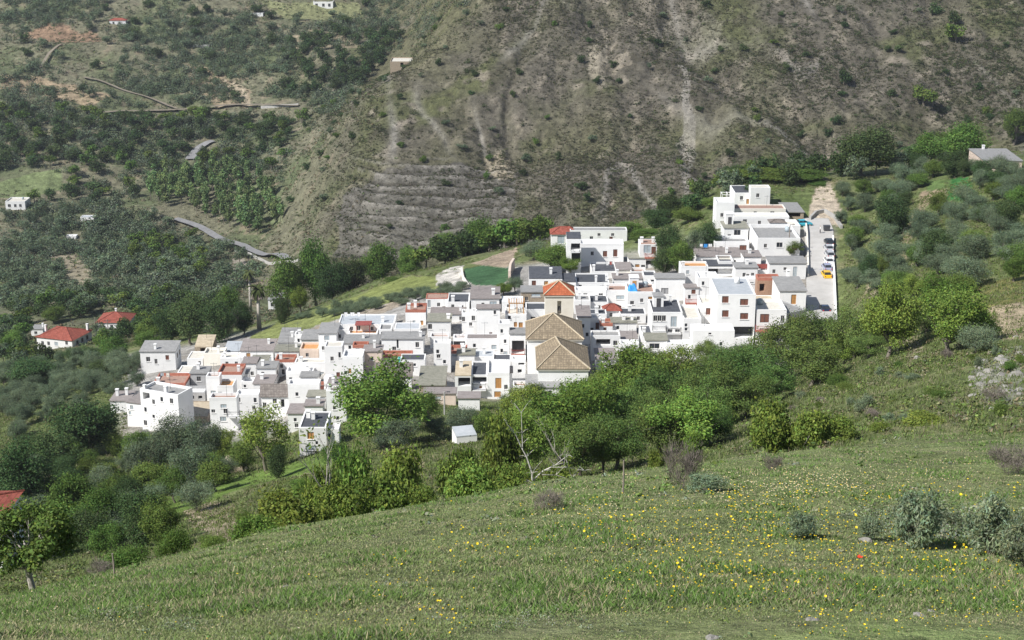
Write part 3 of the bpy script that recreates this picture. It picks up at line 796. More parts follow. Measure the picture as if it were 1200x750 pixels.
    for (fx, z, w, h, bk) in bal:                     # balcony: centre as a fraction of the width, floor height from the roof edge down
        x = -W/2+fx*W; zb = wt-z
        b = MB(); b.box(x-w/2,x+w/2,-1.0,-.003,zb-.14,zb)
        bo = b.build('balcony', M['redtrim'] if bk == 'r' else M['white'], root)
        rl_ = MB(); rails(rl_, x-w/2+.05, x+w/2-.05, -.95, -.05, zb, zb+.95); rl_.build('railing', M['rust'] if bk == 'r' else M['iron'], bo)
    for (sgn, fy, z, w, h) in side:                   # windows of an end wall: frame and pane proud of the wall face
        X = sgn*W/2; y = fy*D; zc = wt-z
        f = MB(); g = .03*sgn
        for (ya, yb, za, zb2) in ((y-w/2,y+w/2,zc-h/2,zc-h/2+.07),(y-w/2,y+w/2,zc+h/2-.07,zc+h/2),(y-w/2,y-w/2+.07,zc-h/2+.07,zc+h/2-.07),(y+w/2-.07,y+w/2,zc-h/2+.07,zc+h/2-.07)):
            f.box(min(X,X+g*2)+.003*sgn, max(X,X+g*2), ya, yb, za, zb2)
        wo = f.build('window', M['frame'], root)
        p = MB(); p.box(min(X,X+g)+.002, max(X,X+g)+.002, y-w/2+.07, y+w/2-.07, zc-h/2+.07, zc+h/2-.07); p.build('pane', M['glass'], wo)
    if chim is None:
        chim = [(hr.uniform(.1,.9), hr.uniform(.5,.95)) for _ in range(hr.choice((0,1,1,2)))] if into is None and W > 4 else []
    for fu, fd in chim:
        zt = wt + (rise*fd if rise and not tilek else 0) + (1.0 if tilek else 0) + .1
        chimney(root, robj, -W/2+.35+fu*(W-.7), .4+fd*(D-.8), zt, hr.uniform(.9, 1.4), hr.uniform(.42, .6))
    if into is None and kind_auto(name) and not tilek and not rise and W > 5 and D > 4.5: roof_clutter(root, robj, W, D, wt, ph, wm)
    if not side and into is None and kind_auto(name) and D > 4.5 and wall in ('white','cream') and hr.random() < .55:
        side = [(1 if uc < 640 else -1, fy, hr.choice((1.5,1.7)), .8, 1.05) for fy in ((.5,) if hr.random() < .5 else (.3,.72))]
    if ant is None: ant = into is None and hr.random() < .3
    if ant:
        x, y = hr.uniform(-W*.3, W*.3), D*.7
        t = MB(); t.tube([(x,y,wt),(x,y,wt+2.6)], .03, 4); t.tube([(x-.6,y,wt+2.4),(x+.6,y,wt+2.4)], .02, 3)
        for k in range(5): t.tube([(x-.5+.25*k,y-.3,wt+2.4),(x-.5+.25*k,y+.3,wt+2.4)], .014, 3)
        t.build('antenna', M['iron'], robj)
    if rel is not None:
        for o in set(root.children)-before: o.matrix_local = rel @ o.matrix_local
    info = dict(root=root, mat=Mw, W=W, D=D, Ht=Ht, zg=zg, C0=C0, P=P, Y=P.y)
    HOUSES.append((u0, u1, vtop, vbase, info))
    return info
# ---- western end of the village
H('white house with sloping grey roof and a stubby white chimney, standing apart beside the trees', 164,205,400,412.5,436,'grey',wins=[(173.6,421,4,5,'d'),(196,419,3.5,5,'b')],chim=[(.4,.15)],rise=.5,side=[(1,.35,1.3,.8,1.0),(1,.75,1.3,.8,1.0)])
H('small stone hut under a steep tan roof, behind the westernmost white houses',228,249,393,407,416,'tan','stone',wins=[(237.6,410,5,4,'D')],chim=[],rise=1.1,par=0,name='stone_hut',cat='hut')
H('small flat-roofed white cube in front of the tan-roofed stone hut',219,237.5,411.6,420,431,'cream',wins=[(234,425.5,2.6,4,'d')],chim=[],par=.2,side=[(1,.4,1.2,.9,1.3)])
H('long low house with pale flat roof and one shaded end wall, beside the white cube',207.7,224,428,436.5,448,'cream',par=.18,side=[(1,.5,1.3,.9,1.2)],chim=[])
H('white house with a terracotta roof terrace behind the tall westernmost house',179,217,437,449,463,'terra',wins=[(214,455,3,8,'d')],chim=[(.05,.3)])
h6=H('tallest white house at the western tip with seven scattered dark windows',164,208,446,459,505,'greyp',D=4.2,yaw=24,wins=[(171.5,464,8,8,'D'),(180,471,3.2,5,'d'),(189.5,468,3.2,5,'d'),(201,470,4,5.5,'d'),(170.5,480,3,5,'d'),(180,488,3,3.6,'d'),(170.5,495.5,4,5.5,'d')],chim=[(.02,.1),(.62,.15)],par=.5)
H(None,148,167,457,472.5,500,'brown',wins=[(154.4,477.5,3.5,4.5,'g')],yaw=18,into=h6,chim=[(.7,.6)])
H('low brown-roofed cottage with two white chimneys beyond the western tip',129,151,459,470,484,'brown',chim=[(.15,.5),(.75,.6)],name='cottage',cat='cottage')
H('flat tan earth platform held by a rubble wall beside the tallest western house',202,243,470,488,497,'tan','stone',chim=[],ant=False,name='earth_terrace',cat='terrace')
H('shaded lilac-grey shed with two dark openings behind the tan earth platform',217,240,452,460,471,'white','greywall',wins=[(224.8,465.5,4.5,5,'D'),(234.5,464,4,6,'D')],chim=[],name='shed',cat='shed',ant=False)  # the shed's shade is put into its grey wall colour
H('narrow white house with a terracotta terrace above the tan earth platform',241,257,436,441,474,'terra',wins=[(250,460,5,4,'g')],chim=[])
H('broad white house topped by a terracotta terrace among the western houses',255,283,426,436,463,'terra',chim=[(.9,.2)],side=[(1,.4,1.6,1,1.2)])
H('white house with a bright orange terrace, below the broad terracotta one',254,273,444,452,474,'orange',chim=[],wins=[(258,462,4,5,'g')])
H('tall white front with red brick coping and a plant-filled balcony at the lower western edge',245,277,460,466,506,'terra',wins=[(262,476,6,4,'g'),(261.5,491,6,5,'g')],chim=[],bal=[(.88,2.6,2.2,1,'w')])
H('white house with dark doorways between the orange terrace and the gabled brown roof',276,303,456,462,492,'white',wins=[(280,468,3,6,'d'),(299,469,3,5,'d')],chim=[])
H('white cube with a side stair, behind the house with dark doorways',283,297,444,447,462,'white',wins=[(287,452,2.5,4,'d')],chim=[])
H('house with brown-grey launa roof next to the white cube',297,320,440,450,468,'brown',chim=[(.3,.5)])
H('house under a brown gable roof with a dark opening, above the pale sparse tree',306,338,452,463,492,'gable',wins=[(331,473,4,9,'D'),(322,470,4,5,'d')],rise=1.5,chim=[])
H('white house with a blue-grey lean-to roof at the upper western edge',262,281,400,412,421,'pale',chim=[],par=.1,rise=.6)
H('broad house with grey-brown roof and an orange shuttered window, upper western edge',282,320,398,411.5,427,'brown',wins=[(291,416.5,4,5,'o'),(308,418,3,3.5,'d')],rise=.8,chim=[(.85,.6)])
H('low white house with red brick edging below the orange-shuttered house',258,285,413,419,434,'cream',chim=[(.1,.3)],par=.3,wins=[(266,426,3,4,'d'),(277,426,3,4,'d')])
H('small white house with a mossy green-grey roof beside the red-edged house',294,313,417,424,439,'olive',wins=[(300,430,3,4,'d'),(309,431,3.5,5,'d')],chim=[])
H('white house with dark grey shaded end wall above the gabled brown roof',301,323,424,432,454,'grey',wins=[(308,438,3,4,'d')],chim=[(.2,.3)],side=[(1,.5,1.6,1,1.2)])
H('house with a wide sloping grey launa roof at the upper western edge of the village',326,347,385,402,415,'grey',rise=.8,chim=[(.75,.35)],wins=[(332,408,3,4,'d')])
H('small white stair tower between two grey launa roofs',345,355,389,392,411,'white',chim=[(.5,.5)],wins=[(350,399,2.5,4,'d')])
H('house with a grey roof seen beside the small white stair tower',353,373,387,398.5,412,'grey',rise=.4,chim=[])
H('long white house with mossy grey roof in front of the grey launa roofs',322,350,404.5,412,428,'olive',chim=[(.9,.6)],wins=[(329,418,3,4,'d'),(340,418.5,3,4,'d')])
H('white house with one pale grey window and a grey roof below the yellow-green field',373,394,379,391,421,'grey',wins=[(383,396,5,5,'g'),(379,408,3,4,'d')],chim=[],side=[(1,.5,1.4,.9,1.1)])
H('long white house with pale bluish metal roof at the foot of the green field',396,462,368,380,394,'pale',wins=[(412,385,3,4,'d'),(420,384.5,4,5,'d'),(436,385,3,4,'d')],chim=[(.8,.3)])
H('white house with a dark grey terrace next to the pale metal roof',394,409,381.5,386,406,'greyp',chim=[],wins=[(398,394,2.5,4,'d')])
hg=H('house with an orange terrace holding a red shelter among grey roofs',408,442,383,390.5,399,'orange',wins=[(428,394.5,3,4,'d')],chim=[])
b=MB()
for x in (-1.2,1.2):
    for y in (1.2,3.2): b.box(x-.08,x+.08,y-.08,y+.08,hg['Ht']-.6,hg['Ht']+1.2)
b.box(-1.5,1.5,.9,3.5,hg['Ht']+1.2,hg['Ht']+1.32); b.build('roof_shelter',M['rust'],hg['root'])
H('grey-roofed house in front of the orange terrace with the red shelter',402,443,393,402.5,413,'grey',chim=[(.55,.6)],wins=[(410,407,3,4,'d'),(436,407,3,4,'d')])
H('tall blank white cube in the middle of the western houses',380,401,399.5,406,446,'cream',chim=[],par=.25,wins=[(398,416,2.5,6,'d')])
hw=H('white house with rose-brown end wall and columned roof pavilion next to the blank cube',401,425,409,417.5,448,'white','white',chim=[],side=[(1,.2,2.0,1.6,2.0),(1,.75,1.8,.9,1.1)],wins=[(405,437,3,4,'d')])
H(None,413,431,401,404.5,418,'terra','white',wins=[(419,411,4,8,'D'),(426,411,3,7,'D')],into=hw,chim=[])
H('long low white house with parapet, left of the blank white cube',345,381,419.5,425,446,'cream',chim=[(.15,.4)],wins=[(350,436,2.5,3.5,'d')],par=.25)
H('white house with one small dark window on its upper storey above a blank white wall',335,367,429,435,456,'white',wins=[(340.7,445,3,5,'d')],chim=[(.8,.5)])
H('broad blank white wall below the house with one small dark window',337,374,444,450,482,'white',wins=[(348,462,3,4,'d')],chim=[])
H('terracotta and grey shed roof above a white wall near the big light-green tree',383,405,443,455,477,'brown',chim=[(.2,.4)],wins=[(395,449,5,3,'d')])
H('mossy-roofed house with a pale blue window behind the dark-roofed front house',360,381,458,465,484,'olive',wins=[(369.5,472,7.5,6,'g')],chim=[])
H('white house with a slanting side stair beside the big light-green tree',382,405,452,458,500,'brownp',wins=[(392,478,3,4,'d'),(396,490,3,4,'d')],chim=[(.05,.05)])
hd=H('lowest front house with dark roof and a single orange shuttered window',350,382,482,501,532,'slate',wins=[(364,510.5,6.5,7.5,'o'),(364,525,10,5,'g')],chim=[(.15,.7),(.4,.6)],rise=.0,par=.2,ant=False)
H(None,379,397,496,503,524,'white',into=hd,chim=[],wins=[(386,511,2.5,6,'d')])
H('brown-roofed low house squeezed between the gable roof and the lowest front house',337,357,474,485,505,'brown',chim=[],wins=[(346,492,3,4,'d')])
# ---- middle of the village
H('white house with brick-red roof and one tall grey window at the field edge',499,525,343.5,349.5,366,'terra',wins=[(503,356,3,7.5,'g'),(514,357,3,4,'d')],chim=[],par=.15)
H('slate-roofed house with one white chimney next to the brick-red roof',524,550,343,354,367,'slate',wins=[(530.6,359,3,4,'d'),(541,360,3.5,4,'d')],chim=[(.2,.15)],side=[(1,.5,1.3,1,1.2)])
H('white house with red railings on its roof terrace at the field edge',475,499,355,363,382,'terra','white',chim=[(.08,.2),(.42,.8)],wins=[(492,366,5,2.5,'d')])
H('house with wide grey-brown launa roof in front of the slate roof',505,545,361,368.5,378,'brown',chim=[(.9,.5)],wins=[(540,373,3,4,'d')])
H('white house with mossy tan roof and one dark square window',501,528,368,377,395,'olive',wins=[(504,382.7,4,5.5,'d')],chim=[(.97,.3)],side=[(1,.4,1.5,1,1.2)])
H('narrow white house with terracotta band beneath the mossy tan roof',504,526,389.5,394.5,408,'terra',chim=[],wins=[(520,399,2.5,4,'d')])
H('tall plain white house beside the shaded brown alley wall',508,528,399,402,436,'white',chim=[],wins=[(513,412,3,4,'d'),(521,424,3,4,'d')])
H('house with blue-grey sheet roof above the long grey-roofed house',462,492,378,385.5,395,'pale',chim=[],wins=[(486,389,5,2,'d')],par=.12)
H('small white rooftop house with grey dome frame, next to the blue-grey sheet roof',444,459,379,386,398,'greyp',chim=[],wins=[(449,391,4,4,'d')])
H('long white house with grey roof and one square window on its blank front',447,496,389.5,397.5,417,'grey',wins=[(489,404,3.6,5.5,'d'),(466,403,2,9,'d')],chim=[(.97,.25)])
hm=H('white house with a teal awning and terracotta terrace',446,483,410.5,415.5,430,'terra',wins=[(452.7,419,4.2,5,'d'),(462,421,5,2,'d')],chim=[])
b=MB(); b.poly([(.3,-.06,hm['Ht']-.35),(3.1,-.06,hm['Ht']-.35),(3.1,-1.3,hm['Ht']-.95),(.3,-1.3,hm['Ht']-.95)]); b.poly([(.3,-1.3,hm['Ht']-.95),(3.1,-1.3,hm['Ht']-.95),(3.1,-1.3,hm['Ht']-1.15),(.3,-1.3,hm['Ht']-1.15)]); b.build('awning',M['teal'],hm['root'])
H('white house with charcoal roof and shaded end wall right of the teal awning',469,498,414.5,422,440,'slate',wins=[(486,427.5,2.6,3,'d')],chim=[],par=.15)
H('wide house with grey-brown hipped roof just above the big light-green tree',440,482,423,439,455,'gable','white',chim=[],rise=1.6,wins=[(473,444,4,4,'d')])
H('old building with crumbling tan and grey roof and a dark end wall',491,521,430,452,462,'olive','stone',chim=[],rise=.5,side=[(1,.3,1.4,3.0,1.6)],ant=False)
H('low lean-to shed with pinkish-grey roof in front of the old crumbling building',497,534,455,461.5,474,'brown','ochre',chim=[],wins=[(509,466,14,3,'g')],ant=False,name='shed',cat='shed')
H('white house with tan roof over a dark open porch',533,552,424,441,465,'tan','white',wins=[(544,447.5,12,9,'D')],chim=[(.3,.6)],rise=.6,par=0)
H('white house with slate-blue roof over a dark open balcony',552,571,423,439.5,466,'slate',wins=[(562,444.5,14,8,'B')],chim=[],rise=.0,bal=[(.5,2.0,2.2,1,'w')])
ho=H('white house with a tall orange door above a second orange door',571,597,421,437,468,'white',wins=[(584,449,6,11,'p'),(583,462,6.5,6,'p')],chim=[])
H(None,571.5,584,422,426,437,'greyp','white',into=ho,chim=[],wins=[(577,431,3,3,'g')])
H('dark-roofed house squeezed between the orange-door house and the narrow alley',577,599,415,422.5,440,'slate',chim=[],par=.1)
H('white house with patterned pale roof behind the slate-blue roofed house',555,579,410,418,436,'pale',chim=[(.5,.5)],par=.1)
H('low white shed with pinkish roof at the lowest edge, in front of the tan porch',537,562,460,467,481,'brown','white',chim=[],ant=False,name='shed',cat='shed')
H('white house with terracotta terrace and a long grey shuttered window',527,547,404,411,429,'terra',wins=[(535,415.5,10,4,'g')],chim=[(.8,.4)])
H('broad white house with brown launa roof and terracotta edging',546,584,391,397,418,'brownp','white',wins=[(579,407,5,5,'g'),(556,405,3,4,'d')],chim=[],par=.12)
H('small house with a dark glazed porch beside the broad brown-roofed house',531,547,392,396,412,'terra',wins=[(538,403,12,7.5,'D')],chim=[])
H('large house with brown-grey roof and curved white eaves near the green crop plot',552,585,337,350.5,367,'brown',wins=[(566,357,3,4,'d'),(578,356,7,5,'g')],chim=[(.83,.3)],rise=.6)
H('tall white front below the large brown-grey roof with curved eaves',559,586,357.5,362,398,'brown',wins=[(580,366,2.5,4,'d')],chim=[],par=0)
H('white house with one dark upright window, beside the tall white front',541,559,362,366.5,391,'cream',wins=[(554.7,371,3.4,8.5,'d'),(539+4,374,3.4,5,'d')],chim=[(.9,.3)])
H('low house with chalk-white roof between the brown-grey roof and the church tower',588,613,347,353,367,'white',chim=[],par=.1,wins=[(596,359,3,4,'d')])
hp=H('tall blank white house carrying a tan pergola terrace beside the church',592,617,360,368,394,'cream',chim=[],par=.25,wins=[(597,372,3,4,'d')])
b=MB()
for x in (-1.2,.2,1.4):
    for y in (.8,3.2): b.box(x-.07,x+.07,y-.07,y+.07,hp['Ht']-.4,hp['Ht']+1.9)
for k in range(7): b.box(-1.35+k*.47,-1.25+k*.47,.5,3.5,hp['Ht']+1.9,hp['Ht']+2.0)
b.box(-1.2,1.4,.75,.85,hp['Ht']+1.7,hp['Ht']+1.88); b.build('pergola',M['wood'],hp['root'])
H('white house with charcoal roof over a terracotta terrace, against the church tower',616,640,354,362.5,386,'slate',wins=[(624.7,374.5,5,6,'d'),(633,373,3,4,'d')],chim=[])
H('bare stone house with grey roof and a pale panel behind the church tower',611,640,335.5,342.5,358,'grey','stone',wins=[(628,346,9,3,'g'),(617,350,3,4,'d')],chim=[])
H('white house with a red-brown balcony alcove at the alley beside the church',597.5,616,385,391.5,424,'grey',wins=[(607,407,12,14,'B')],chim=[],bal=[(.5,3.6,2.4,1,'r')])
H('lowest white house beside the church with open landings',599.5,616,418,421,450,'white',wins=[(611,425,6,5,'D'),(609,435,4,4,'D')],chim=[])
H('narrow white house lining the alley west of the church',584,597,374,379,420,'white',chim=[],wins=[(588,388,2.6,4,'d'),(592,400,2.6,4,'d'),(588,411,2.6,4,'d')])
# ---- north edge by the gardens
H('red-tiled house with a tall grey window above the garden trees',646,678,263,274.5,291,'tile',wins=[(657.5,281,7,8,'g'),(671,281,4,5,'d')],chim=[],rise=1.3)
ht=H('largest white building on the upper edge with stacked balconies',680,731,280,285.5,311,'white',wins=[(709,297.5,4.2,6,'b'),(721,296.5,4.2,7.5,'b'),(694,297,3,4,'d')],chim=[])
H(None,668,735,266,270,287,'greyp','white',into=ht,chim=[],wins=[(702,275,3,3,'d'),(718,275,3,3,'d')],par=.2)
H(None,664,681,272.5,280,320,'slate','white',into=ht,chim=[],wins=[(674.5,289,9,6.5,'B'),(675,301.5,9,10,'B'),(671,312,6,5,'D')],rise=.4,par=0,bal=[(.6,2.6,1.9,1,'w')])
H('dark slate-roofed white house with a brown and an orange window beside the tower top',620,659,313,327,343,'slate',wins=[(625.6,332.5,4.2,6.5,'b'),(640,332,4,4.5,'o')],chim=[(.68,.35)],rise=.7,par=0)
H('small slate-roofed house wedged behind the orange tower roof',659,675,321,331,346,'slate',chim=[],par=0,rise=.4)
hs=H('long slate-roofed white house right of the tower top',675,714,320,331,346,'slate',chim=[(.62,.1),(.98,.25)],wins=[(680,336,3,4,'d')])
H(None,674,712,335.5,340,353,'white','white',into=hs,chim=[],wins=[(686,346,4,4,'d'),(704,346,4,4,'d')])
H('white-rimmed slate roof below the largest white building',693,723,307,318,326,'slate',chim=[(.05,.2)],par=.45)
H('low cream house with violet-grey roof beside the white-rimmed slate roof',723,740,308,316.5,327,'brown','cream',chim=[])
h8=H('slim tower-like white house with terracotta roof and two chimneys on the upper edge',750,770,280,286.5,314,'terra',wins=[(758.5,292,7,8,'g'),(766,293.4,4.5,7.5,'q'),(762.5,308,11,4,'D')],chim=[(.05,.4),(.9,.4)],par=.1,bal=[(.6,2.6,2.2,1,'r')])
H(None,737,757,297,303,316,'olive','white',into=h8,chim=[])
H('low white house with terracotta terrace at the foot of the slim tower-like house',739,757,313,318,328,'terra',chim=[],wins=[(748,323,3,3,'d')])
H('dark-roofed white house with slit windows next to the big blank shed wall',754,769,317,323,337,'slate',wins=[(763,329,9,2.2,'d'),(759,333,4,2.5,'d')],chim=[])
H('white house with pale brown-grey roof between slate roofs and blue tarpaulin',719,753,321,327,338,'brown',chim=[(.1,.6)],wins=[(738,332,3,3,'d')])
H('white house with a terracotta terrace and one wide grey window left of the blue tarpaulin',710,736,332,340,360,'terra',wins=[(727,348.5,8,4,'g')],chim=[(.03,.5)])
htp=H('white house with a tan window below the roof covered by blue tarpaulin',735.5,768,331,342,368,'terra',wins=[(762,350.5,4.2,5.2,'o'),(752,352,3,4,'d')],chim=[],par=.4)
H('large windowless pale house with thin grey roof above the charcoal roof',768.5,803,321,326.5,354,'grey',wins=[(779,341,7,6,'G')],chim=[])
H('house with wide charcoal roof, triple windows and two balconies at the village centre',764,800,350.5,366,404,'slate',wins=[(768,373,4,6,'d'),(773,373,4,6,'d'),(778,373,4,6,'d'),(789.6,377,6,11,'g'),(785,388,5,4,'d'),(794,388,5,4,'d')],chim=[(.75,.9)],bal=[(.25,3.0,2.4,1,'w'),(.72,3.3,2.6,1,'w')])
H('cream-decked white house with tiny windows right of the charcoal roof',801,822,357,373,405,'cream',wins=[(804,381,2.6,3.4,'d'),(810,392,3,6,'d'),(804,386,2.6,3,'d')],chim=[])
H('small white house with terracotta balcony and brown window above the cream deck',803,819,333.5,337.5,359,'brown',wins=[(812.7,342,4.2,4.5,'b')],chim=[],bal=[(.5,2.9,2.4,1,'r')])
H('white house with one brown shuttered window adjoining the tall pale-roofed house',821,841,346,355.5,392,'cream','white',wins=[(831,365,6.5,7,'b'),(831,380,6,2.6,'d')],chim=[])
hb=H('tall white house with pale blue roof, four brown shuttered windows and an open garage',841,886,325,345,406,'pale','white',wins=[(850,351,6.5,7,'b'),(850,367.5,6.5,7,'b'),(872,354,8,6.5,'b'),(872,370.5,8,6.5,'b'),(872,389.5,21,12,'D')],chim=[],ant=False)
H(None,875,886,323,327,345,'white','white',into=hb,chim=[],wins=[(880.5,329.5,5,5,'g')],Y=None)
H('low blank white building with pale roof at the foot of the brown-shuttered houses',812,861,379.5,387.5,420,'white',wins=[(832,391,3,2,'d'),(845,403,3,4,'d'),(838,412,10,5,'d')],chim=[],par=.12)
H('white house beside the street with grey roof and one tall orange shuttered window',914,945,325,341.5,369,'grey',wins=[(930,350.8,5,10,'o')],chim=[(.62,1.1)],rise=.3)
hj=H('white house with red balcony and grey garage door at the bottom of the street',886.5,922,350,363,402,'cream',wins=[(896,373,9,9,'q'),(917,373,3.4,6,'d'),(899,391,15,11,'G')],chim=[],bal=[(.27,3.1,3.0,1,'r')],ant=False)
H(None,921,945,354,365,392,'greyp','greywall',into=hj,chim=[],yaw=-32,par=.15,wins=[(925,372,3,6,'d')])  # wing turned from the sun, its shade painted as a grey wall
H('bare brick terrace wall behind the house with the red balcony',888,914,321,325.5,352,'terra','brick',chim=[],wins=[(893,337,5,8,'D')],ant=False,name='brick_terrace',cat='terrace')
H('flat tan courtyard roof in front of the bare brick terrace wall',890,913,346,361,374,'tan','white',chim=[],ant=False)
H('long white house with thin grey roof and a grey door beside the street',902,945,301,309,327,'grey',wins=[(931.7,318.7,4,11,'g'),(907,318,3,4,'d'),(920,315,3,3,'d')],chim=[],rise=.2)
H('wide house with brown-grey launa roof at the upper village, below the green octagonal roof',817,870,289,301,315,'brown',wins=[(860,307,4,4,'d')],chim=[(.7,.3)])
H('white house fronted by a slate-blue awning over a dark porch',826,859,305,312.5,325,'slate','white',wins=[(842,318.5,29,6.5,'B')],chim=[],par=0,rise=.3)
H('tall white house with small orange terrace beside the dark porch awning',798,830,306,312,342,'orange',wins=[(806,319,3,4,'g'),(818,321,3,4,'d')],chim=[(.05,.3)])
H('white house cluster with tiny windows below the slate-blue awning',818,842,318,325,356,'white',wins=[(824,332,2.6,4,'d'),(834,334,2.6,4,'g')],chim=[(.4,.2)])
h26=H('white house with octagonal green-grey roof and curved terraces in the upper village',849,877,260,267.5,284,'olive',wins=[(864,272.5,6.5,5.5,'d')],chim=[],ant=False)
H(None,837,878,276,283,299,'greyp','white',into=h26,chim=[],wins=[(870.7,291,7,6.5,'q'),(845,291,3,4,'d')],par=.7)
h27=H('white house with grey terrace and tiled corner room beside the top of the street',888,938,262.5,279,301,'greyp',wins=[(913.6,287,6,5,'d'),(931,290,5,6,'q'),(897,288,3,4,'d')],chim=[],par=.8)
H(None,903,920,256,261,277,'greytile','white',into=h27,chim=[],wins=[(912,265,4.6,4.6,'d')],rise=.5)
H(None,921,938,257,264.5,279,'cream','white',into=h27,chim=[])
H('topmost white block with a tan-edged flat roof at the head of the village',880,903,216.5,220,242,'cream',wins=[(888,229,3,4,'d')],chim=[],par=.2)
h28=H('topmost white house with dark slate roof and a white pergola terrace',861,881,217,226,242,'slate',chim=[],wins=[(869,232,3,4,'d')],par=.15)
h29=H('long cream house with a terracotta terrace just below the topmost houses',859,921,239.5,244.5,259,'terra','cream',chim=[],wins=[(868,250,4,4,'g'),(885,250,3,4,'d'),(905,250,4,4,'d')],par=.25)
H('tall white wall house with a brick-red corner terrace at the upper western corner',839.5,861,231,237,266,'white',wins=[(846,252,3,4,'d')],chim=[],par=.8)
H('white house with cream parapet between the terracotta terrace and the octagonal roof',860,925,249,253.5,270,'cream','white',wins=[(873,259,4,3.4,'d'),(890,261,3,4,'d')],chim=[])
H('low shed with weathered grey roof beside the bend at the head of the street',921,942,238,249,257,'grey','stone',wins=[(931,252,12,4,'D')],chim=[],name='shed',cat='shed',ant=False)
# ---- the dense block between church and village centre
H('house with rust-brown roof and shaded end wall across the alley from the church tower',677,692,359,372,404,'brown',chim=[],par=0,side=[(1,.5,1.4,.9,1.2)],wins=[(683,382,3,4,'d'),(688,392,3,4,'d')])
H('house with narrow slate roof between the rust-brown roof and the small red-brown hip',691,711,362,368,382,'slate',chim=[(.4,.3)],wins=[(697,375,3,4,'d'),(705,375,3,4,'d')],par=.1)
H('little house with a red-brown hipped roof amid slate roofs at the village centre',708,727,354,364,376,'tile',chim=[],rise=1.0,wins=[(716,369,3,4,'d')])
H('house with long charcoal roof strip left of the wide charcoal roof',726,757,361,368,379,'slate',chim=[(.4,.6)],wins=[(733,373,3,4,'d'),(748,373,3,4,'d')],par=.1)
H('white house with mossy flat roof above a brown one, between two slate roofs',717,746,372.5,378.5,393,'olive',chim=[(.5,.5),(.9,.4)],wins=[(724,384,3,4,'d')])
H('house with brown flat roof in front of the mossy flat roof',719,747,389,399,412,'brown',chim=[],wins=[(735,405,3,4,'d')])
H('narrow white house with red-brown doorway at the head of the church alley',690,704,368,372.5,394,'white',chim=[(.8,.4)],wins=[(700,382,3.5,7,'q')])
H('white house with tiny terrace and rusty door beside the mossy flat roof',703,718,373,379,396,'terra',chim=[(.2,.4)],wins=[(709,387,3,6,'q')])
H('white house with a wide plant-filled opening near the tall light-green tree',693,727,387,393.5,420,'greyp',chim=[],wins=[(707,401,14,6.5,'D'),(721,402,4,5,'d')])
H('plain white house right of the plant-filled opening',727,749,398,402.5,424,'white',chim=[],wins=[(737,409,3,4,'d')])
H('house with violet-grey roof just above the light-green trees by the church',699,722,409,421,434,'brown',chim=[],wins=[(706,427,3,4,'d')])
H('small slate-roofed house in a shaded court left of the triple windows',752,766,381,394,408,'slate',chim=[(.1,.2)],par=.15)
H('low house with mossy roof and one wide dark window at the lower village centre',757,782,391,399,418,'olive',chim=[],wins=[(767,405.5,10,5.5,'d')])
H('white garden wall house stepping down to the thorn trees',781,814,398,403,420,'white',chim=[],wins=[(796,410,4,5,'d')],par=.2)
H('white house with slate roof and one white chimney behind the small red-brown hip',691,713,346,354,366,'slate',chim=[(.35,.3)],par=.1,wins=[(702,360,3,4,'d')])
H('small white house with grey terrace just right of the tower belfry',673,692,345,351.5,368,'greyp',chim=[(.3,.5)],wins=[(680,359,3,4,'d')])
# ---- houses that close the gaps of the older quarter
H('low cream house with flat roof between the white cube and the stone hut',238,262,407,414,429,'cream','cream',chim=[(.7,.5)])
H('shaded grey-walled house behind the terracotta terrace of the western tip',223,243,430,438,454,'grey','greywall',chim=[(.3,.6)],wins=[(233,444,4,5,'d')])  # grey wall tone carries the shade of this corner
H('white house with small terracotta terrace above the brown gable roof',322,345,415,421.5,440,'terra',chim=[(.2,.4)],wins=[(330,429,3,4,'d')])
H('low house with orange terrace and ivy-clad wall in front of the grey launa roofs',351,373,401,409,426,'orange','ochre',chim=[],wins=[(360,416,3,4,'d')])
H('house with rose-washed wall and brown roof between the pavilion house and the teal awning',426,447,405,412,437,'brown','ochre',chim=[(.6,.5)],wins=[(436,420,3,4,'d'),(440,428,3,4,'d')])
H('small white house stepping down beside the little porch house',601,617,446,452,470,'terra',chim=[],wins=[(606,460,3,5,'q'),(612,460,3,4,'d')])
H('narrow white house in the steep lane between the orange doors and the church',587,600,430,437,462,'brown',chim=[],wins=[(593,446,3,5,'d')])
H('white house with mossy roof filling the lane below the patterned pale roof',536,556,409.5,416,436,'olive',chim=[(.3,.4)],wins=[(545,425,3,4,'d')])
H('low brown-roofed house between the red-edged house and the terracotta terraces',284,300,419,426,444,'brown',chim=[],wins=[(291,434,3,4,'d')])
H('narrow grey-roofed house between two terracotta terraces, west of the gabled roof',274,290,432,438,456,'grey',chim=[(.5,.5)],wins=[(281,446,3,4,'d')])
H('white house with violet-brown roof under the broad blank white wall',357,378,469,476,494,'brown',chim=[(.8,.3)],wins=[(367,485,3,4,'d')])
H('white house with terracotta terrace above the mossy-roofed house with blue window',366,384,447,453,470,'terra',chim=[],wins=[(375,462,3,4,'d')])
H('low grey-roofed house wedged under the long low white parapet house',352,372,436,442,460,'grey',chim=[],wins=[(360,450,3,4,'d')])
H('white house with cream terrace at the top of the alley between upper houses',842,860,299,306,322,'cream',chim=[],wins=[(850,313,3,4,'d')])
H('brown-roofed white house between the octagonal roof and the long white house',872,892,294,301,318,'brown',chim=[(.4,.5)],wins=[(880,309,3,4,'d')])
H('white house with grey roof in the lane behind the bare brick terrace',862,888,308,314,332,'grey',chim=[(.6,.6)],wins=[(872,322,3,4,'d'),(882,322,3,4,'d')])
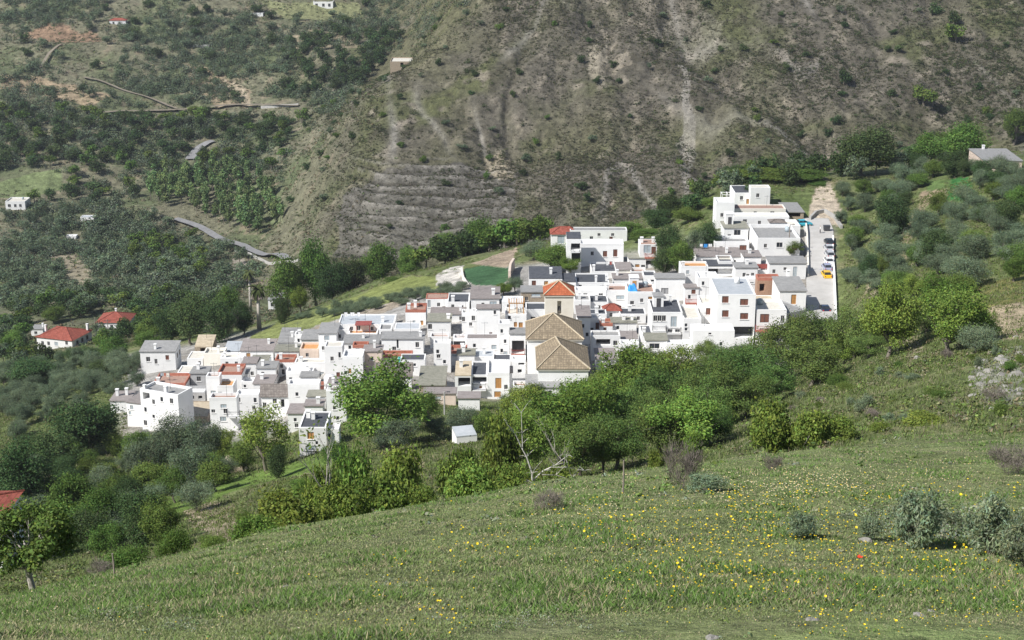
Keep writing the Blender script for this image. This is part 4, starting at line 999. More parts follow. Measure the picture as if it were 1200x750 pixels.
# ---- outlying buildings
H('white villa with broad red hipped roof and two chimneys among the western trees',43,84,383,397,409,'tile',wins=[(50,402,3,4,'d'),(57,402.5,3,4,'d'),(66,403,4,4,'g'),(78,402,3,4,'d')],yaw=18,rise=1.8,chim=[(.0,.4),(1.0,.9)],side=[(1,.25,1.2,1,1.2),(1,.5,1.2,1,1.2),(1,.75,1.2,1,1.2)],ymin=250,name='villa',cat='villa',D=9)
H('white villa with red tiled roof half hidden behind trees, upslope of the broad red villa',113,150,367,378,388,'tile',wins=[(118,383,3,4,'d'),(131,383,3,4,'d')],rise=1.8,chim=[(.45,.8)],ymin=250,name='villa',cat='villa',D=8)
H('small grey hut with pale walls beside the broad red-roofed villa',36,50,381,386,393,'grey',wins=[(42,390,3,3,'d')],chim=[(.95,.5)],ymin=250,name='hut',cat='hut')
H('little grey-roofed field house with a pillared porch above the green terrace',314,338,343,351.5,362,'grey',wins=[(334,357,6,8,'D'),(319,357,3,4,'d')],chim=[(.9,.9)],ymin=250,name='field_house',cat='house')
H('red-tiled roof corner showing behind the dark leafy tree at the meadow edge',-84,-2,603,610,628,'tile',chim=[],Y=120,rise=.7,name='farmhouse',cat='house',D=6)
H('small white shed with a blue-grey sheet roof in the orchard below the village',535,559,506,512,519,'pale','white',chim=[],par=0,ymin=70,name='shed',cat='shed',ant=False,yaw=-14,D=2.6,rise=.25)
H('broken pale masonry ruin on the grassy bank below the western houses',261,285,536,543,555,'tan','stone',wins=[(268,549,5,6,'D')],chim=[],ymin=70,name='ruin',cat='ruin',ant=False,D=3)
H('grey-roofed open farm shelter on the hilltop at the upper right edge',1154,1198,175,189,200,'grey','ochre',wins=[(1166,195,14,7,'D'),(1186,195,14,7,'D')],chim=[(.35,1.0)],ymin=200,name='farm_shelter',cat='shelter',rise=.3)
H('pale house alone beside the grass field across the valley',6,29,231,236,246,'cream','white',wins=[(11,241,3,3,'d'),(18,241,2.5,3,'d'),(24,241,2.5,3,'d')],chim=[],ymin=400,ant=False)
H('tiny white house with a red roof on the far upper hillside',128,147,20.5,24,29,'tile','white',wins=[(133,27,2,2.4,'d'),(140,27,2,2.4,'d')],chim=[],ymin=600,rise=1.2,ant=False)
H('white farmhouse at the top edge of the far hillside',367,390,-2,2,9,'white','white',wins=[(371,6,2.5,3,'d'),(379,6,2.5,3,'d'),(386,6,2.5,3,'d')],chim=[],ymin=700,ant=False,name='farmhouse')
H('tiny white hut near the top edge, beside the far farmhouse',293,308,13,15,19,'white','white',chim=[],ymin=700,ant=False,name='hut',cat='hut')
H('low pale tank roof among olives on the far hillside',226,245,50,52.5,56,'pale','concrete',chim=[],ymin=600,ant=False,name='water_tank',cat='tank')
H('pale stone ruin with a dark doorway on the edge of the dry mountain',457,486,66,72,81,'cream','stone',wins=[(471,75,3,6,'D')],chim=[],ymin=600,ant=False,name='ruin',cat='ruin')
H('small white shed at the edge of the olive grove across the valley',94,110,252,254.5,259,'pale','white',chim=[],ymin=400,ant=False,name='shed',cat='shed')
H('tiny white shed inside the olive grove across the valley',77,89,274.5,276.5,280,'white','white',chim=[],ymin=400,ant=False,name='shed',cat='shed')

# ---- the church: tower, rear block and front nave are one building
def church():
    P = hit(660, 462, 150)
    sc = lambda y: y/CP/F                              # metres per pixel, near enough at this depth
    def X(u, Y): d = ray(u, 400); return Y*d[0]/d[1]
    def Zat(v, Y): d = ray(655, v); return Y*d[2]/d[1]
    Y1 = P.y; Y2 = Y1+11.2; Y3 = Y2+9.6
    zg = gz(X(655, Y1), Y1)
    root = thing('church', 'cream village church with square tower under an orange pyramid roof and two tan-tiled naves', 'church', (X(655, Y1), Y1, zg))
    ox = X(655, Y1)
    def block(u0, u1, Y, D, vt, mat, holes=()):
        x0, x1 = X(u0, Y)-ox, X(u1, Y)-ox; zt = Zat(vt, Y)-zg
        m = MB(); 
        m.box(x0, x1, Y-Y1, Y-Y1+D, -4, zt, 'b')
        return x0, x1, Y-Y1, Y-Y1+D, zt, m.build('wall', M[mat], root)
    def hip(x0, x1, y0, y1, z, apex, e, mat, nm='roof'):
        """apex: the two ends of the ridge"""
        x0 -= e; x1 += e; y0 -= e; y1 += e
        p, q = Vector(apex[0]), Vector(apex[1]); m = MB()
        e0, e1, e2, e3 = (x0,y0,z),(x1,y0,z),(x1,y1,z),(x0,y1,z)
        if (p-q).length < .05:
            for a, b in ((e0,e1),(e1,e2),(e2,e3),(e3,e0)): m.poly([a, b, p])
        else:
            m.poly([e0,e1,p]); m.poly([e1,e2,q,p]); m.poly([e2,e3,q]); m.poly([e3,e0,p,q])
        m.poly([(x0,y0,z-.02),(x0,y1,z-.02),(x1,y1,z-.02),(x1,y0,z-.02)])
        me = m.mesh(nm); slope_uv(me); r = link(nm, me, M[mat], root)
        t = MB()
        for a, b in ((e0,p),(e1,p),(e2,q),(e3,q),(p,q)):
            if (Vector(a)-Vector(b)).length > .2: t.tube([Vector(a)+Vector((0,0,.04)), Vector(b)+Vector((0,0,.04))], .13, 5)
        t.build('ridge_tiles', M['tan'], r)
        k = MB(); k.box(x0+e*.35,x1-e*.35,y0+e*.35,y1-e*.35,z-.32,z-.03); k.build('cornice', M['tower'], r)
    # front nave
    x0,x1,y0,y1,z,_ = block(631, 690, Y1, 10.2, 432, 'white')
    xm = X(657, Y1+4)-ox; xk = X(651, Y1+7.5)-ox
    za = Zat(404, Y1+4.0)-zg
    hip(x0,x1,y0,y1,z,((xm,y0+4.0,za),(xk,y0+7.3,za+.25)),.35,'oldtile')
    # rear block
    x0,x1,y0,y1,z,_ = block(618.5, 682, Y2, 9.0, 397, 'white')
    xm = X(648, Y2+5.2)-ox
    hip(x0,x1,y0,y1,z,((xm,y0+4.8,Zat(367, Y2+4.8)-zg),)*2,.35,'oldtile')
    # tower
    x0,x1 = X(638.5, Y3)-ox, X(671.5, Y3)-ox; y0 = Y3-Y1; y1 = y0+(x1-x0); zt = Zat(345.5, Y3)-zg
    s = Y3/CP/F
    m = MB(); W = x1-x0; xc = (x0+x1)/2
    holes = [(-.35, .35, zt-3.5, zt-1.1, .9)]
    sub = MB(); grid_wall(sub, W, -4, zt, holes)
    b = len(m.v); m.v += [(v[0]+xc, v[1]+y0, v[2]) for v in sub.v]; m.f += [tuple(i+b for i in f) for f in sub.f]; m.mi += [0]*len(sub.f)
    m.box(x0,x1,y0,y1,-4,zt,'bf'); m.build('tower_wall', M['tower'], root)
    k = MB(); k.box(x0-.12,x1+.12,y0-.12,y1+.12,zt-4.6,zt-4.35); k.box(x0-.15,x1+.15,y0-.15,y1+.15,zt-.3,zt-.05); k.build('cornice', M['tower'], root)
    bell = MB()
    bell.tube([(xc,y0+.45,zt-2.9),(xc,y0+.45,zt-2.75),(xc,y0+.45,zt-2.3),(xc,y0+.45,zt-2.1)],[.3,.26,.16,.05],10); bell.build('bell', M['iron'], root)
    hip(x0,x1,y0,y1,zt,((xc,(y0+y1)/2,Zat(328, Y3+2.8)-zg),)*2,.3,'orangetile')
    HOUSES.append((616,691,345,462,dict(Y=Y1)))
    return root
church()
H('little white porch house with grey roofs at the foot of the church',617,656,444,454.5,469,'grey',wins=[(624,461,4,5,'q'),(645,460,3,4,'d')],chim=[],rise=.7,D=4,ant=False,name='porch_house')

# ---- things that stand on or beside the houses
def floor_at(u, v, ymin=200): return hit(u, v, ymin)
# blue tarpaulin draped over a roof load
i = htp; x0 = -i['W']/2+.5
def lump(name, label, cat, loc, sx, sy, sz, mat, seed=1):
    n = 14; V = []; Fq = []
    for a in range(n):
        for b_ in range(n):
            x = a/(n-1)*2-1; y = b_/(n-1)*2-1
            r = max(abs(x), abs(y)); hgt = 1.0*(1-sstep(.55, 1.0, r)) if r < 1 else 0
            V.append((x*sx, y*sy, sz*(hgt*(.8+.35*math.sin(3*x+seed)*math.cos(4*y)) )))
    for a in range(n-1):
        for b_ in range(n-1): Fq.append((a*n+b_, (a+1)*n+b_, (a+1)*n+b_+1, a*n+b_+1))
    o = link(name, mesh_np(name, np.array(V, float), np.array(Fq), None, True), mat); o.location = loc
    return tag(o, label, cat)
lump('tarpaulin', 'bright blue tarpaulin draped over a heap on a white roof terrace', 'tarpaulin', (i['C0'].x+x0+.5, i['C0'].y+1.0, i['zg']+i['Ht']-.1), .95, .8, 1.3, M['tarp'])
# round white water tank
d = hit(387.5, 466, 200); t = MB()
t.tube([(0,0,0),(0,0,.05),(0,0,1.5),(0,0,1.8),(0,0,1.9)],[.3,1.0,1.0,.8,.1],18)
r = thing('water_tank','round white water tank beside the terracotta shed roof','tank',(d.x,d.y-.2,d.z+2.2)); t.build('tank_body', M['white'], r, True)
b = MB(); b.box(-.9,.9,-.9,.9,-3.4,-.002); b.build('plinth', M['white'], r)
# pergola of the topmost house
q = hit(852.5, 243, 200); r = thing('pergola','white steel pergola frame over a red-floored terrace at the head of the village','pergola',(q.x,q.y,q.z))
b = MB(); b.box(-1.5,1.5,0,3,-1.5,.6); b.build('terrace_base', M['white'], r)
b = MB(); b.box(-1.35,1.35,.15,2.85,.604,.65); b.build('floor_tiles', M['terra'], r)
b = MB()
for x in (-1.3,0,1.3):
    for y in (.2,2.8): b.box(x-.05,x+.05,y-.05,y+.05,.65,2.9)
for y in (.2,2.8): b.box(-1.35,1.35,y-.06,y+.06,2.9,3.0)
for x in (-1.3,0,1.3): b.box(x-.05,x+.05,.1,2.9,3.003,3.1)
b.build('frame', M['white'], r)
# red fence in the upper alley
q = hit(890, 322, 200); b = MB()
b.box(-1.7,1.7,-.05,.05,0,.9)
for k in range(9): b.box(-1.7+k*.42,-1.62+k*.42,-.09,-.052,-.3,1.05)
o = b.build('fence', M['rust']); o.location = (q.x,q.y,q.z+1.3); tag(o,'rust-red panel fence beside the long white house near the street','fence')
b = MB(); b.box(-1.7,1.7,-.2,.2,-3,-.31); c_ = b.build('plinth', M['white'], o)

# ---- walls along the street
def wall_run(name, label, pts, h, th, mat, cat='wall', ymin=200, dz=-1.2):
    P = [hit(u, v, ymin) for u, v in pts]; m = MB()
    for a, b_ in zip(P[:-1], P[1:]):
        n = max(1, int((b_-a).length/3))
        for k in range(n):
            p, q_ = a.lerp(b_, k/n), a.lerp(b_, (k+1)/n)
            dr = (q_-p); dr.z = 0; dr.normalize(); s = Vector((dr.y,-dr.x,0))*th/2
            z0, z1 = gz(p.x,p.y), gz(q_.x,q_.y)
            A = [(p-s).xy, (p+s).xy, (q_+s).xy, (q_-s).xy]; zz = [z0,z0,z1,z1]
            lo = [(w[0],w[1],z+dz) for w, z in zip(A, zz)]; hi = [(w[0],w[1],z+h) for w, z in zip(A, zz)]
            m.poly(hi); m.poly([lo[0],lo[3],hi[3],hi[0]]); m.poly([lo[1],hi[1],hi[2],lo[2]]); m.poly([lo[0],hi[0],hi[1],lo[1]]); m.poly([lo[3],lo[2],hi[2],hi[3]])
    return tag(m.build(name, M[mat]), label, cat)
wall_run('low_wall','low white kerb wall along the outer edge of the village street',[(981,392),(979,360),(977.5,325),(975.5,298),(976,280)],.8,.35,'white')
wall_run('garden_wall','cream wall between the upper houses and the village street',[(947,326),(946.5,300),(945.5,276),(944,262)],.9,.3,'cream')
wall_run('retaining_wall','low concrete wall backing the bend at the head of the street',[(949,258),(956,251),(966,249),(978,256),(986,268)],.8,.5,'concrete',ymin=260)
wall_run('retaining_wall','rough white retaining wall beside the dark green crop plot',[(597,331),(598,322),(602,315)],2.4,.5,'ochre',ymin=220)
wall_run('field_wall','thin pale stone wall curving round the dark green crop plot',[(541,318),(543,328),(549,337)],.7,.4,'cream',ymin=220)
wall_run('roadside_wall','pale barrier wall along the grey valley road',[(275,295),(300,303),(330,309),(350,306)],1.0,.4,'concrete',ymin=400)
wall_run('roadside_wall','pale concrete wall beside the level hillside road',[(306,127),(330,125),(350,124)],1.3,.6,'concrete',ymin=600)
# ------------------------------------------------------------------ vegetation
def leaf_quads(c, out, size, r, aspect=.55, jitter=.9, tint=None, droop=0):
    """one quad per centre; leaf faces lean outward with a random tilt"""
    n = len(c)
    nr = out + jitter*r.normal(size=(n,3)); nr[:,2] += .25; nr /= np.linalg.norm(nr, axis=1)[:,None]+1e-9
    t = r.normal(size=(n,3)); t[:,2] -= droop
    a = t - nr*np.sum(t*nr, 1)[:,None]; a /= np.linalg.norm(a, axis=1)[:,None]+1e-9
    b = np.cross(nr, a)
    s = size*r.uniform(.6, 1.35, n)[:,None]
    A = a*s; B = b*s*aspect
    V = np.stack([c-A, c+B*.9-A*.1, c+A, c-B*.9-A*.1], 1).reshape(-1,3)
    Fq = np.arange(4*n).reshape(n,4)
    g = r.uniform(.6, 1.35, n)
    colr = np.stack([g*r.uniform(.85,1.2,n), g, g*r.uniform(.75,1.15,n)], 1)
    if tint is not None: colr = colr*tint
    return V, Fq, np.repeat(colr, 4, 0)

KINDS = {  # R crown radius / height, cb crown base, nb blobs, br blob radius, leaf size hi / lo, counts hi / lo, drop of shell, flat top
 'broad':  dict(R=.46, cb=.16, nb=30, br=.155, l=(.0165,.052), n=(15000,880), mat='broad', bark='bark'),
 'fresh':  dict(R=.46, cb=.14, nb=34, br=.145, l=(.016,.052), n=(15000,880), mat='fresh', bark='bark'),
 'olive':  dict(R=.56, cb=.14, nb=22, br=.19, l=(.017,.055), n=(13000,900), mat='olive', bark='bark'),
 'dark':   dict(R=.46, cb=.06, nb=30, br=.18, l=(.0165,.052), n=(14000,900), mat='dark', bark='bark'),
 'poplar': dict(R=.20, cb=.08, nb=26, br=.11, l=(.016,.040), n=(7000,850), mat='poplar', bark='bark'),
 'acacia': dict(R=.58, cb=.22, nb=34, br=.15, l=(.014,.052), n=(15000,880), mat='acacia', bark='bark'),
 'bush':   dict(R=.72, cb=.0, nb=26, br=.26, l=(.024,.07), n=(10000,850), mat='broad', bark='bark'),
 'fig':    dict(R=.66, cb=.05, nb=34, br=.22, l=(.036,.10), n=(8500,850), mat='fig', bark='palebark'),
 'figtree': dict(R=.56, cb=.34, nb=26, br=.15, l=(.021,.08), n=(8000,850), mat='figdark', bark='palebark'),
 'sparse': dict(R=.48, cb=.15, nb=40, br=.13, l=(.017,.055), n=(6500,850), mat='fresh', bark='bark'),
 'herb':   dict(R=.62, cb=.0, nb=34, br=.18, l=(.045,.09), n=(4200,850), mat='herb', bark='bark'),
 'dry':    dict(R=.75, cb=.0, nb=24, br=.24, l=(.05,.10), n=(2600,400), mat='dry', bark='bark'),
}
def make_tree_meshes(kind, seed, hi):
    k = KINDS[kind]; r = np.random.default_rng(seed*31 + hash_kind[kind])
    nb = k['nb'] if hi else max(9, k['nb']//2); R = k['R']; cb = k['cb']; br = k['br']*(1 if hi else 1.15)
    ch = (1-cb)/2; cz = cb + ch
    # blob centres spread through the crown, fuller outside
    pts = []
    while len(pts) < nb:
        p = r.uniform(-1, 1, 3)
        q = np.linalg.norm(p)
        if q > 1 or q < .35: continue
        if kind in ('bush','dry','fig') and p[2] < -.75: continue
        pts.append(p)
    pts = np.array(pts)
    C = pts*np.array([R-br*.7, R-br*.7, ch-br*.7]); C[:,2] += cz
    C[:,0] *= r.uniform(.85,1.15); C[:,1] *= r.uniform(.85,1.15)
    if kind == 'poplar': C[:,2] = cb + (C[:,2]-cb)
    rad = br*r.uniform(.45, 1.2, nb); C *= 1+.10*r.normal(size=(nb,1))*np.array([1,1,.5])
    n = k['n'][0 if hi else 1]
    w = rad**2; bi = r.choice(nb, n, p=w/w.sum())
    d = r.normal(size=(n,3)); d /= np.linalg.norm(d, axis=1)[:,None]
    rr = rad[bi]*r.uniform(.2, 1.0, n)**.5
    spr = r.uniform(size=n) < (.16 if hi else 0); d[spr,2] = np.abs(d[spr,2])+.3; rr = np.where(spr, rr*r.uniform(1.0,1.7,n), rr)
    pos = C[bi] + d*rr[:,None]*np.array([1.1,1.1,.85])
    pos += .016*r.normal(size=(n,3))
    pos[:,2] = np.maximum(pos[:,2], .01)
    bt = r.uniform(.80, 1.2, nb)[bi]
    tint = np.stack([bt*(1+.12*(bt-1)), bt, bt], 1)
    if kind == 'dry':
        # thin upright twigs instead of leaves
        a = d.copy(); a[:,2] = np.abs(a[:,2])+.5; a /= np.linalg.norm(a, axis=1)[:,None]
        s = k['l'][0 if hi else 1]*r.uniform(.6,1.6,n)
        side = np.cross(a, r.normal(size=(n,3))); side /= np.linalg.norm(side, axis=1)[:,None]
        wd = .0045 if hi else .012
        A = a*s[:,None]; B = side*wd
        V = np.stack([pos-A-B, pos-A+B, pos+A+B*.5, pos+A-B*.5], 1).reshape(-1,3); V[:,2] = np.maximum(V[:,2], 0)
        g = r.uniform(.6,1.3,n); col = np.repeat(np.stack([g,g,g],1), 4, 0); Fq = np.arange(4*n).reshape(n,4)
    else:
        V, Fq, col = leaf_quads(pos, d, k['l'][0 if hi else 1], r, .42 if kind == 'olive' else (.28 if kind == 'herb' else .6), .8, tint, 1.1 if kind in ('fig','figtree') else 0)
    crown = mesh_np(kind + '_crown', V, Fq, col); crown.materials.append(L[k['mat']])
    mb = MB()
    t0 = .030 if kind not in ('bush','dry') else .012
    if kind == 'poplar': t0 = .016
    top = Vector((0,0,cb + (1-cb)*.45))
    bend = Vector((r.uniform(-.05,.05), r.uniform(-.05,.05), 0))
    mb.tube([(0,0,-.12),(0,0,0),tuple(bend+Vector((0,0,max(.05, cb)))),tuple(top+bend)],[t0*1.35,t0*1.1,t0*.85,t0*.4], 7 if hi else 4)
    sel = r.permutation(nb)[:(nb*2//3 if hi else 3)]
    for i in sel:
        st = bend + Vector((0,0,max(.04, cb)*r.uniform(.8,1) + (top.z-cb)*r.uniform(0,.5)))
        e = Vector(C[i]); md = st.lerp(e, .5) + Vector((0,0,-.02)) + Vector(r.normal(size=3)*.02)
        mb.tube([st, md, e], [t0*.42, t0*.27, t0*.08], 5 if hi else 3, False)
        if hi:
            for _ in range(2):
                e2 = e + Vector(r.normal(size=3))*float(rad[i])*.8
                mb.tube([md.lerp(e,.4), e2], [t0*.13, t0*.03], 3, False)
    trunk = mb.mesh(kind + '_trunk', True); trunk.materials.append(M[k['bark']])
    return crown, trunk
hash_kind = {k: i*1000+5 for i, k in enumerate(KINDS)}
_PROTO = {}
def proto(kind, hi, i):
    key = (kind, hi, i)
    if key not in _PROTO: _PROTO[key] = make_tree_meshes(kind, i+1, hi)
    return _PROTO[key]
tr = random.Random(5)
NAMES = {'herb':'thistle_clump','broad':'broadleaf_tree','fresh':'broadleaf_tree','olive':'olive_tree','dark':'evergreen_tree','poplar':'poplar_tree','acacia':'thorn_tree','bush':'bush','fig':'fig_bush','figtree':'fig_tree','sparse':'broadleaf_tree','dry':'dry_bush'}
CATS = {'herb':'plant','bush':'bush','fig':'bush','dry':'bush'}
_FAR = {}
def far_mesh(c, t):
    """crown and trunk in one mesh, for trees too small in the picture to show parts"""
    if c.name not in _FAR:
        nv = len(c.vertices); n1 = len(c.polygons)
        V = np.empty(nv*3, np.float32); c.vertices.foreach_get('co', V); V = V.reshape(-1,3)
        tv = np.array([v.co[:] for v in t.vertices], np.float32)
        me = bpy.data.meshes.new(c.name.split('.')[0].replace('crown', 'tree'))
        fs = np.arange(nv).reshape(-1,4).tolist() + [tuple(nv+i for i in p.vertices) for p in t.polygons]
        me.from_pydata(np.concatenate([V, tv]).tolist(), [], fs)
        col = np.ones((nv+len(tv), 4), np.float32); cc = np.empty(nv*4, np.float32); c.attributes['Col'].data.foreach_get('color', cc); col[:nv] = cc.reshape(-1,4)
        me.attributes.new('Col', 'FLOAT_COLOR', 'POINT').data.foreach_set('color', col.ravel())
        me.polygons.foreach_set('material_index', [0]*n1 + [1]*len(t.polygons))
        me.materials.append(c.materials[0]); me.materials.append(t.materials[0]); me.update()
        _FAR[c.name] = me
    return _FAR[c.name]
def plant(kind, loc, height, width, label, group=None, hi=True, name=None, nv=4, far=False):
    """a tree: Empty at its foot, crown and trunk as parts; far ones are one mesh"""
    c, t = proto(kind, hi, tr.randrange(nv))
    R2 = 2*KINDS[kind]['R']*1.05
    sxy = width/R2; rz = tr.uniform(0, 6.28)
    sc = (sxy*tr.uniform(.93,1.07), sxy*tr.uniform(.93,1.07), height)
    nm = name or NAMES[kind]; cat = CATS.get(kind, 'tree')
    if far:
        o = bpy.data.objects.new(nm, far_mesh(c, t)); COL.objects.link(o)
        o.location = loc; o.rotation_euler = (0,0,rz); o.scale = sc
        return tag(o, label, cat, group)
    r = thing(nm, label, cat, loc, rz, group); r.scale = sc
    link('crown', c, None, r); link('trunk', t, None, r)
    return r
def scale_at(P): return F/(P.y*CP - P.z*SP)
def T(kind, u, vtop, wpx, label, vbase=None, Y=None, group=None, hi=True, ymin=30, name=None):
    """tree whose crown top shows at pixel row vtop; it stands where the ray of its foot meets the ground, or at distance Y"""
    if Y is None: P = hit(u, vbase, ymin)
    else:
        x = 0.0; z = gz(0, Y)
        for _ in range(6):
            x = (u-600)/F*(Y*CP - z*SP); z = gz(x, Y)
        P = Vector((x, Y, z))
    d = ray(u, vtop); zt = P.y*d[2]/d[1]
    h = max(.6, zt-P.z); w = wpx/scale_at(P)
    return plant(kind, (P.x, P.y, P.z-.05), h, w, label, group, hi, name)

# trees close to the meadow edge
T('figtree',40,592,138,'dark leafy tree with drooping leaves and slim pale trunk at the lower meadow edge',Y=37)
T('fig',340,578,96,'broad big-leaved bush on the meadow edge, westernmost of the leafy thicket',Y=52)
T('fig',402,566,74,'big-leaved bush in the thicket around the slim white trunk',Y=56)
T('fig',448,556,82,'big-leaved bush directly below the tan reed patch',Y=60)
T('fig',300,606,60,'low leafy bush where the thicket thins out towards the dark leafy tree',Y=49)
T('fig',500,572,46,'small leafy bush between the tan reed patch and the meadow edge',Y=60)
T('fig',556,548,76,'yellow-green leafy bush below the small white shed',Y=63)
T('fig',606,540,64,'leafy bush behind the bare white branches on the meadow edge',Y=66)
T('fig',655,545,50,'leafy bush to the side of the bare white branches, under the dark thorn trees',Y=68)
T('fig',540,520,60,'leafy bush halfway between the white shed and the meadow edge',Y=85)
T('fig',590,490,62,'leafy bush just beside the white shed in the orchard',Y=95)
T('fig',415,520,62,'leafy fruit tree rising behind the slim white trunk',Y=70)
T('fig',380,545,50,'leafy bush under the fruit tree by the slim white trunk',Y=64)
T('fig',470,520,70,'leafy bush below the round grey olive bush',Y=80)
T('bush',205,618,50,'dark green bush on the meadow edge next to the fallen earth bank',Y=44)
T('bush',250,632,44,'low green bush at the foot of the fallen earth bank',Y=46)
T('bush',150,640,70,'green bush between the dark leafy tree and the meadow edge',Y=44)
T('dry',118,655,46,'dry brown twiggy bush beside the dark leafy tree',Y=42)
T('fig',905,470,76,'tall bright green bush on the meadow edge right of the purple dry bush',Y=78)
T('fig',950,478,64,'green bush with a bare twig on the meadow edge',Y=76)
T('fig',985,490,52,'green leafy bush in the middle of the row along the meadow edge',Y=76)
T('fig',1082,488,66,'round bright green bush on its own at the end of the meadow-edge row',Y=78)
T('fig',1030,500,34,'small green bush beside the round bright green one',Y=76)
T('fig',812,505,30,'slender bright green sapling just behind the purple dry bush',Y=66)
T('fig',768,524,24,'small bright sapling in front of the dark thorn trees',Y=66)
T('dry',799,516,62,'purple-brown dry bush standing on the meadow crest',vbase=573,ymin=12)
T('dry',643,570,44,'small grey dry bush on the meadow beside a thin stake',vbase=598,ymin=12)
T('herb',826,553,52,'low grey-green herb clump at the foot of the purple dry bush',vbase=577,ymin=12)
T('dry',1192,520,84,'dark grey twiggy bush at the edge of the meadow, upper right',vbase=556,ymin=12)
T('dry',905,566,30,'small dark herb clump in the open meadow',Y=45)
T('herb',1072,568,84,'big grey-green thistle clump behind the poppy, wider of the two tall clumps',vbase=642,ymin=12)
T('herb',1160,578,70,'big grey-green thistle clump at the right edge of the meadow',vbase=652,ymin=12)
T('herb',1114,596,44,'grey-green thistle clump filling the gap between two bigger clumps',vbase=628,ymin=12)
T('herb',1018,604,40,'smaller grey-green clump beside the bare tan patch',vbase=632,ymin=12)
T('herb',1195,600,60,'grey-green thistle clump cut by the right edge of the frame',vbase=668,ymin=12)
T('herb',940,604,50,'low dark-green herb clump among yellow flowers',vbase=632,ymin=12)
# below and around the foot of the village
T('fresh',450,430,122,'big light-green tree in front of the grey-brown hipped roof',vbase=524,ymin=70)
T('sparse',312,472,78,'loose pale tree with grey twigs in front of the western houses',vbase=552,ymin=70)
T('olive',205,488,72,'large grey-green olive below the tallest western house',vbase=548,ymin=70)
T('olive',240,492,60,'grey-green olive below the tan earth platform',vbase=552,ymin=70)
T('olive',178,510,60,'grey-green olive below and west of the tallest house',vbase=568,ymin=70)
T('olive',225,520,66,'grey-green olive in the clump over the grassy bank',vbase=575,ymin=70)
T('fresh',262,500,40,'small bright green tree between the olives and the loose pale tree',vbase=545,ymin=70)
T('dark',105,458,92,'big dark evergreen west of the tallest house',vbase=535,ymin=70)
T('dark',62,500,70,'dark evergreen above the left edge orchard',vbase=560,ymin=70)
T('dark',22,520,84,'dark evergreen thicket at the left edge',vbase=600,ymin=60)
T('dark',165,572,62,'dark green tree over the meadow edge near the grassy bank',vbase=642,ymin=50)
T('broad',120,575,70,'mid-green tree behind the dark leafy tree',vbase=640,ymin=50)
T('broad',80,560,60,'green tree with yellowish top behind the dark leafy tree',vbase=625,ymin=50)
T('broad',190,588,60,'rounded green tree beside the fallen earth bank',vbase=645,ymin=50)
T('olive',230,560,52,'grey olive on the slope above the fallen earth bank',vbase=600,ymin=60)
T('bush',292,596,36,'grey-green bush on the fallen earth bank',vbase=622,ymin=60)
T('olive',462,490,64,'round grey olive bush below the big light-green tree',vbase=530,ymin=70)
T('olive',515,488,52,'grey-green olive below the pinkish lean-to shed',vbase=516,ymin=70)
T('olive',545,476,56,'grey-green olive right below the low white shed with pinkish roof',vbase=508,ymin=70)
T('broad',500,462,46,'green shrub at the foot of the lean-to shed',vbase=500,ymin=70)
T('dark',628,450,42,'dark round shrub beside the little porch house under the church',vbase=480,ymin=100)
T('olive',597,462,36,'grey-green shrub by the wall below the orange-door house',vbase=490,ymin=90)
T('broad',572,480,40,'leafy orchard tree above the white shed',vbase=515,ymin=80)
T('fresh',352,560,30,'low bright tree under the lowest front house',vbase=585,ymin=70)
T('dark',326,520,34,'dark shrub beside the loose pale tree',vbase=560,ymin=70)
T('bush',395,520,40,'green shrub by the foot of the lowest front house',vbase=546,ymin=70)
# the thorn-tree belt in front of the church and eastern houses
T('fresh',660,456,118,'broad light-green tree below the church nave',vbase=545,ymin=80)
T('fresh',615,482,78,'light-green tree left of the broad one below the church',vbase=555,ymin=80)
T('fresh',733,404,88,'tall light-green tree right of the church',vbase=480,ymin=120)
T('fresh',695,438,80,'light-green tree between church and tall light-green tree',vbase=520,ymin=100)
T('acacia',862,404,70,'dark thorn tree hiding the foot of the tall pale-roofed house',vbase=448,ymin=120)
T('acacia',815,418,70,'dark thorn tree hiding the foot of the low blank white building',vbase=462,ymin=120)
T('broad',760,424,54,'green tree squeezed between the tall light-green and the half-bare tree',vbase=472,ymin=120)
T('sparse',792,402,72,'grey half-bare tree in front of the low blank white building',vbase=470,ymin=120)
T('acacia',780,428,104,'dark thorn tree behind the half-bare tree',vbase=505,ymin=90)
T('acacia',722,480,104,'dark thorn tree in the middle of the belt under the church',vbase=552,ymin=80)
T('acacia',680,486,90,'dark thorn tree with shaded underside close to the bare white branches',vbase=560,ymin=75)
T('acacia',775,468,106,'dark thorn tree above the slender sapling',vbase=535,ymin=80)
T('acacia',835,424,106,'dark thorn tree below the open garage',vbase=500,ymin=90)
T('acacia',832,478,70,'thorn tree with visible stems at the end of the shady belt',vbase=520,ymin=80)
T('acacia',880,400,104,'dark thorn tree below the red balcony house',vbase=470,ymin=100)
T('acacia',925,372,100,'dark thorn tree at the foot of the village street',vbase=446,ymin=110)
T('acacia',872,440,92,'low thorn tree below the red balcony house, nearer the meadow',vbase=492,ymin=90)
T('acacia',950,396,96,'thorn tree with grey stems on the green slope',vbase=454,ymin=100)
T('acacia',905,424,74,'thorn tree casting shade on the green slope',vbase=472,ymin=95)
T('acacia',965,366,80,'thorn tree just under the lower end of the street wall',vbase=425,ymin=110)
T('acacia',1000,360,76,'dark thorn tree beside the round green tree on the slope',vbase=422,ymin=110)
T('olive',900,396,40,'pale grey-green tree against the garage door',vbase=438,ymin=120)
T('bush',985,440,40,'grey shrub patch on the open green slope',vbase=452,ymin=80)
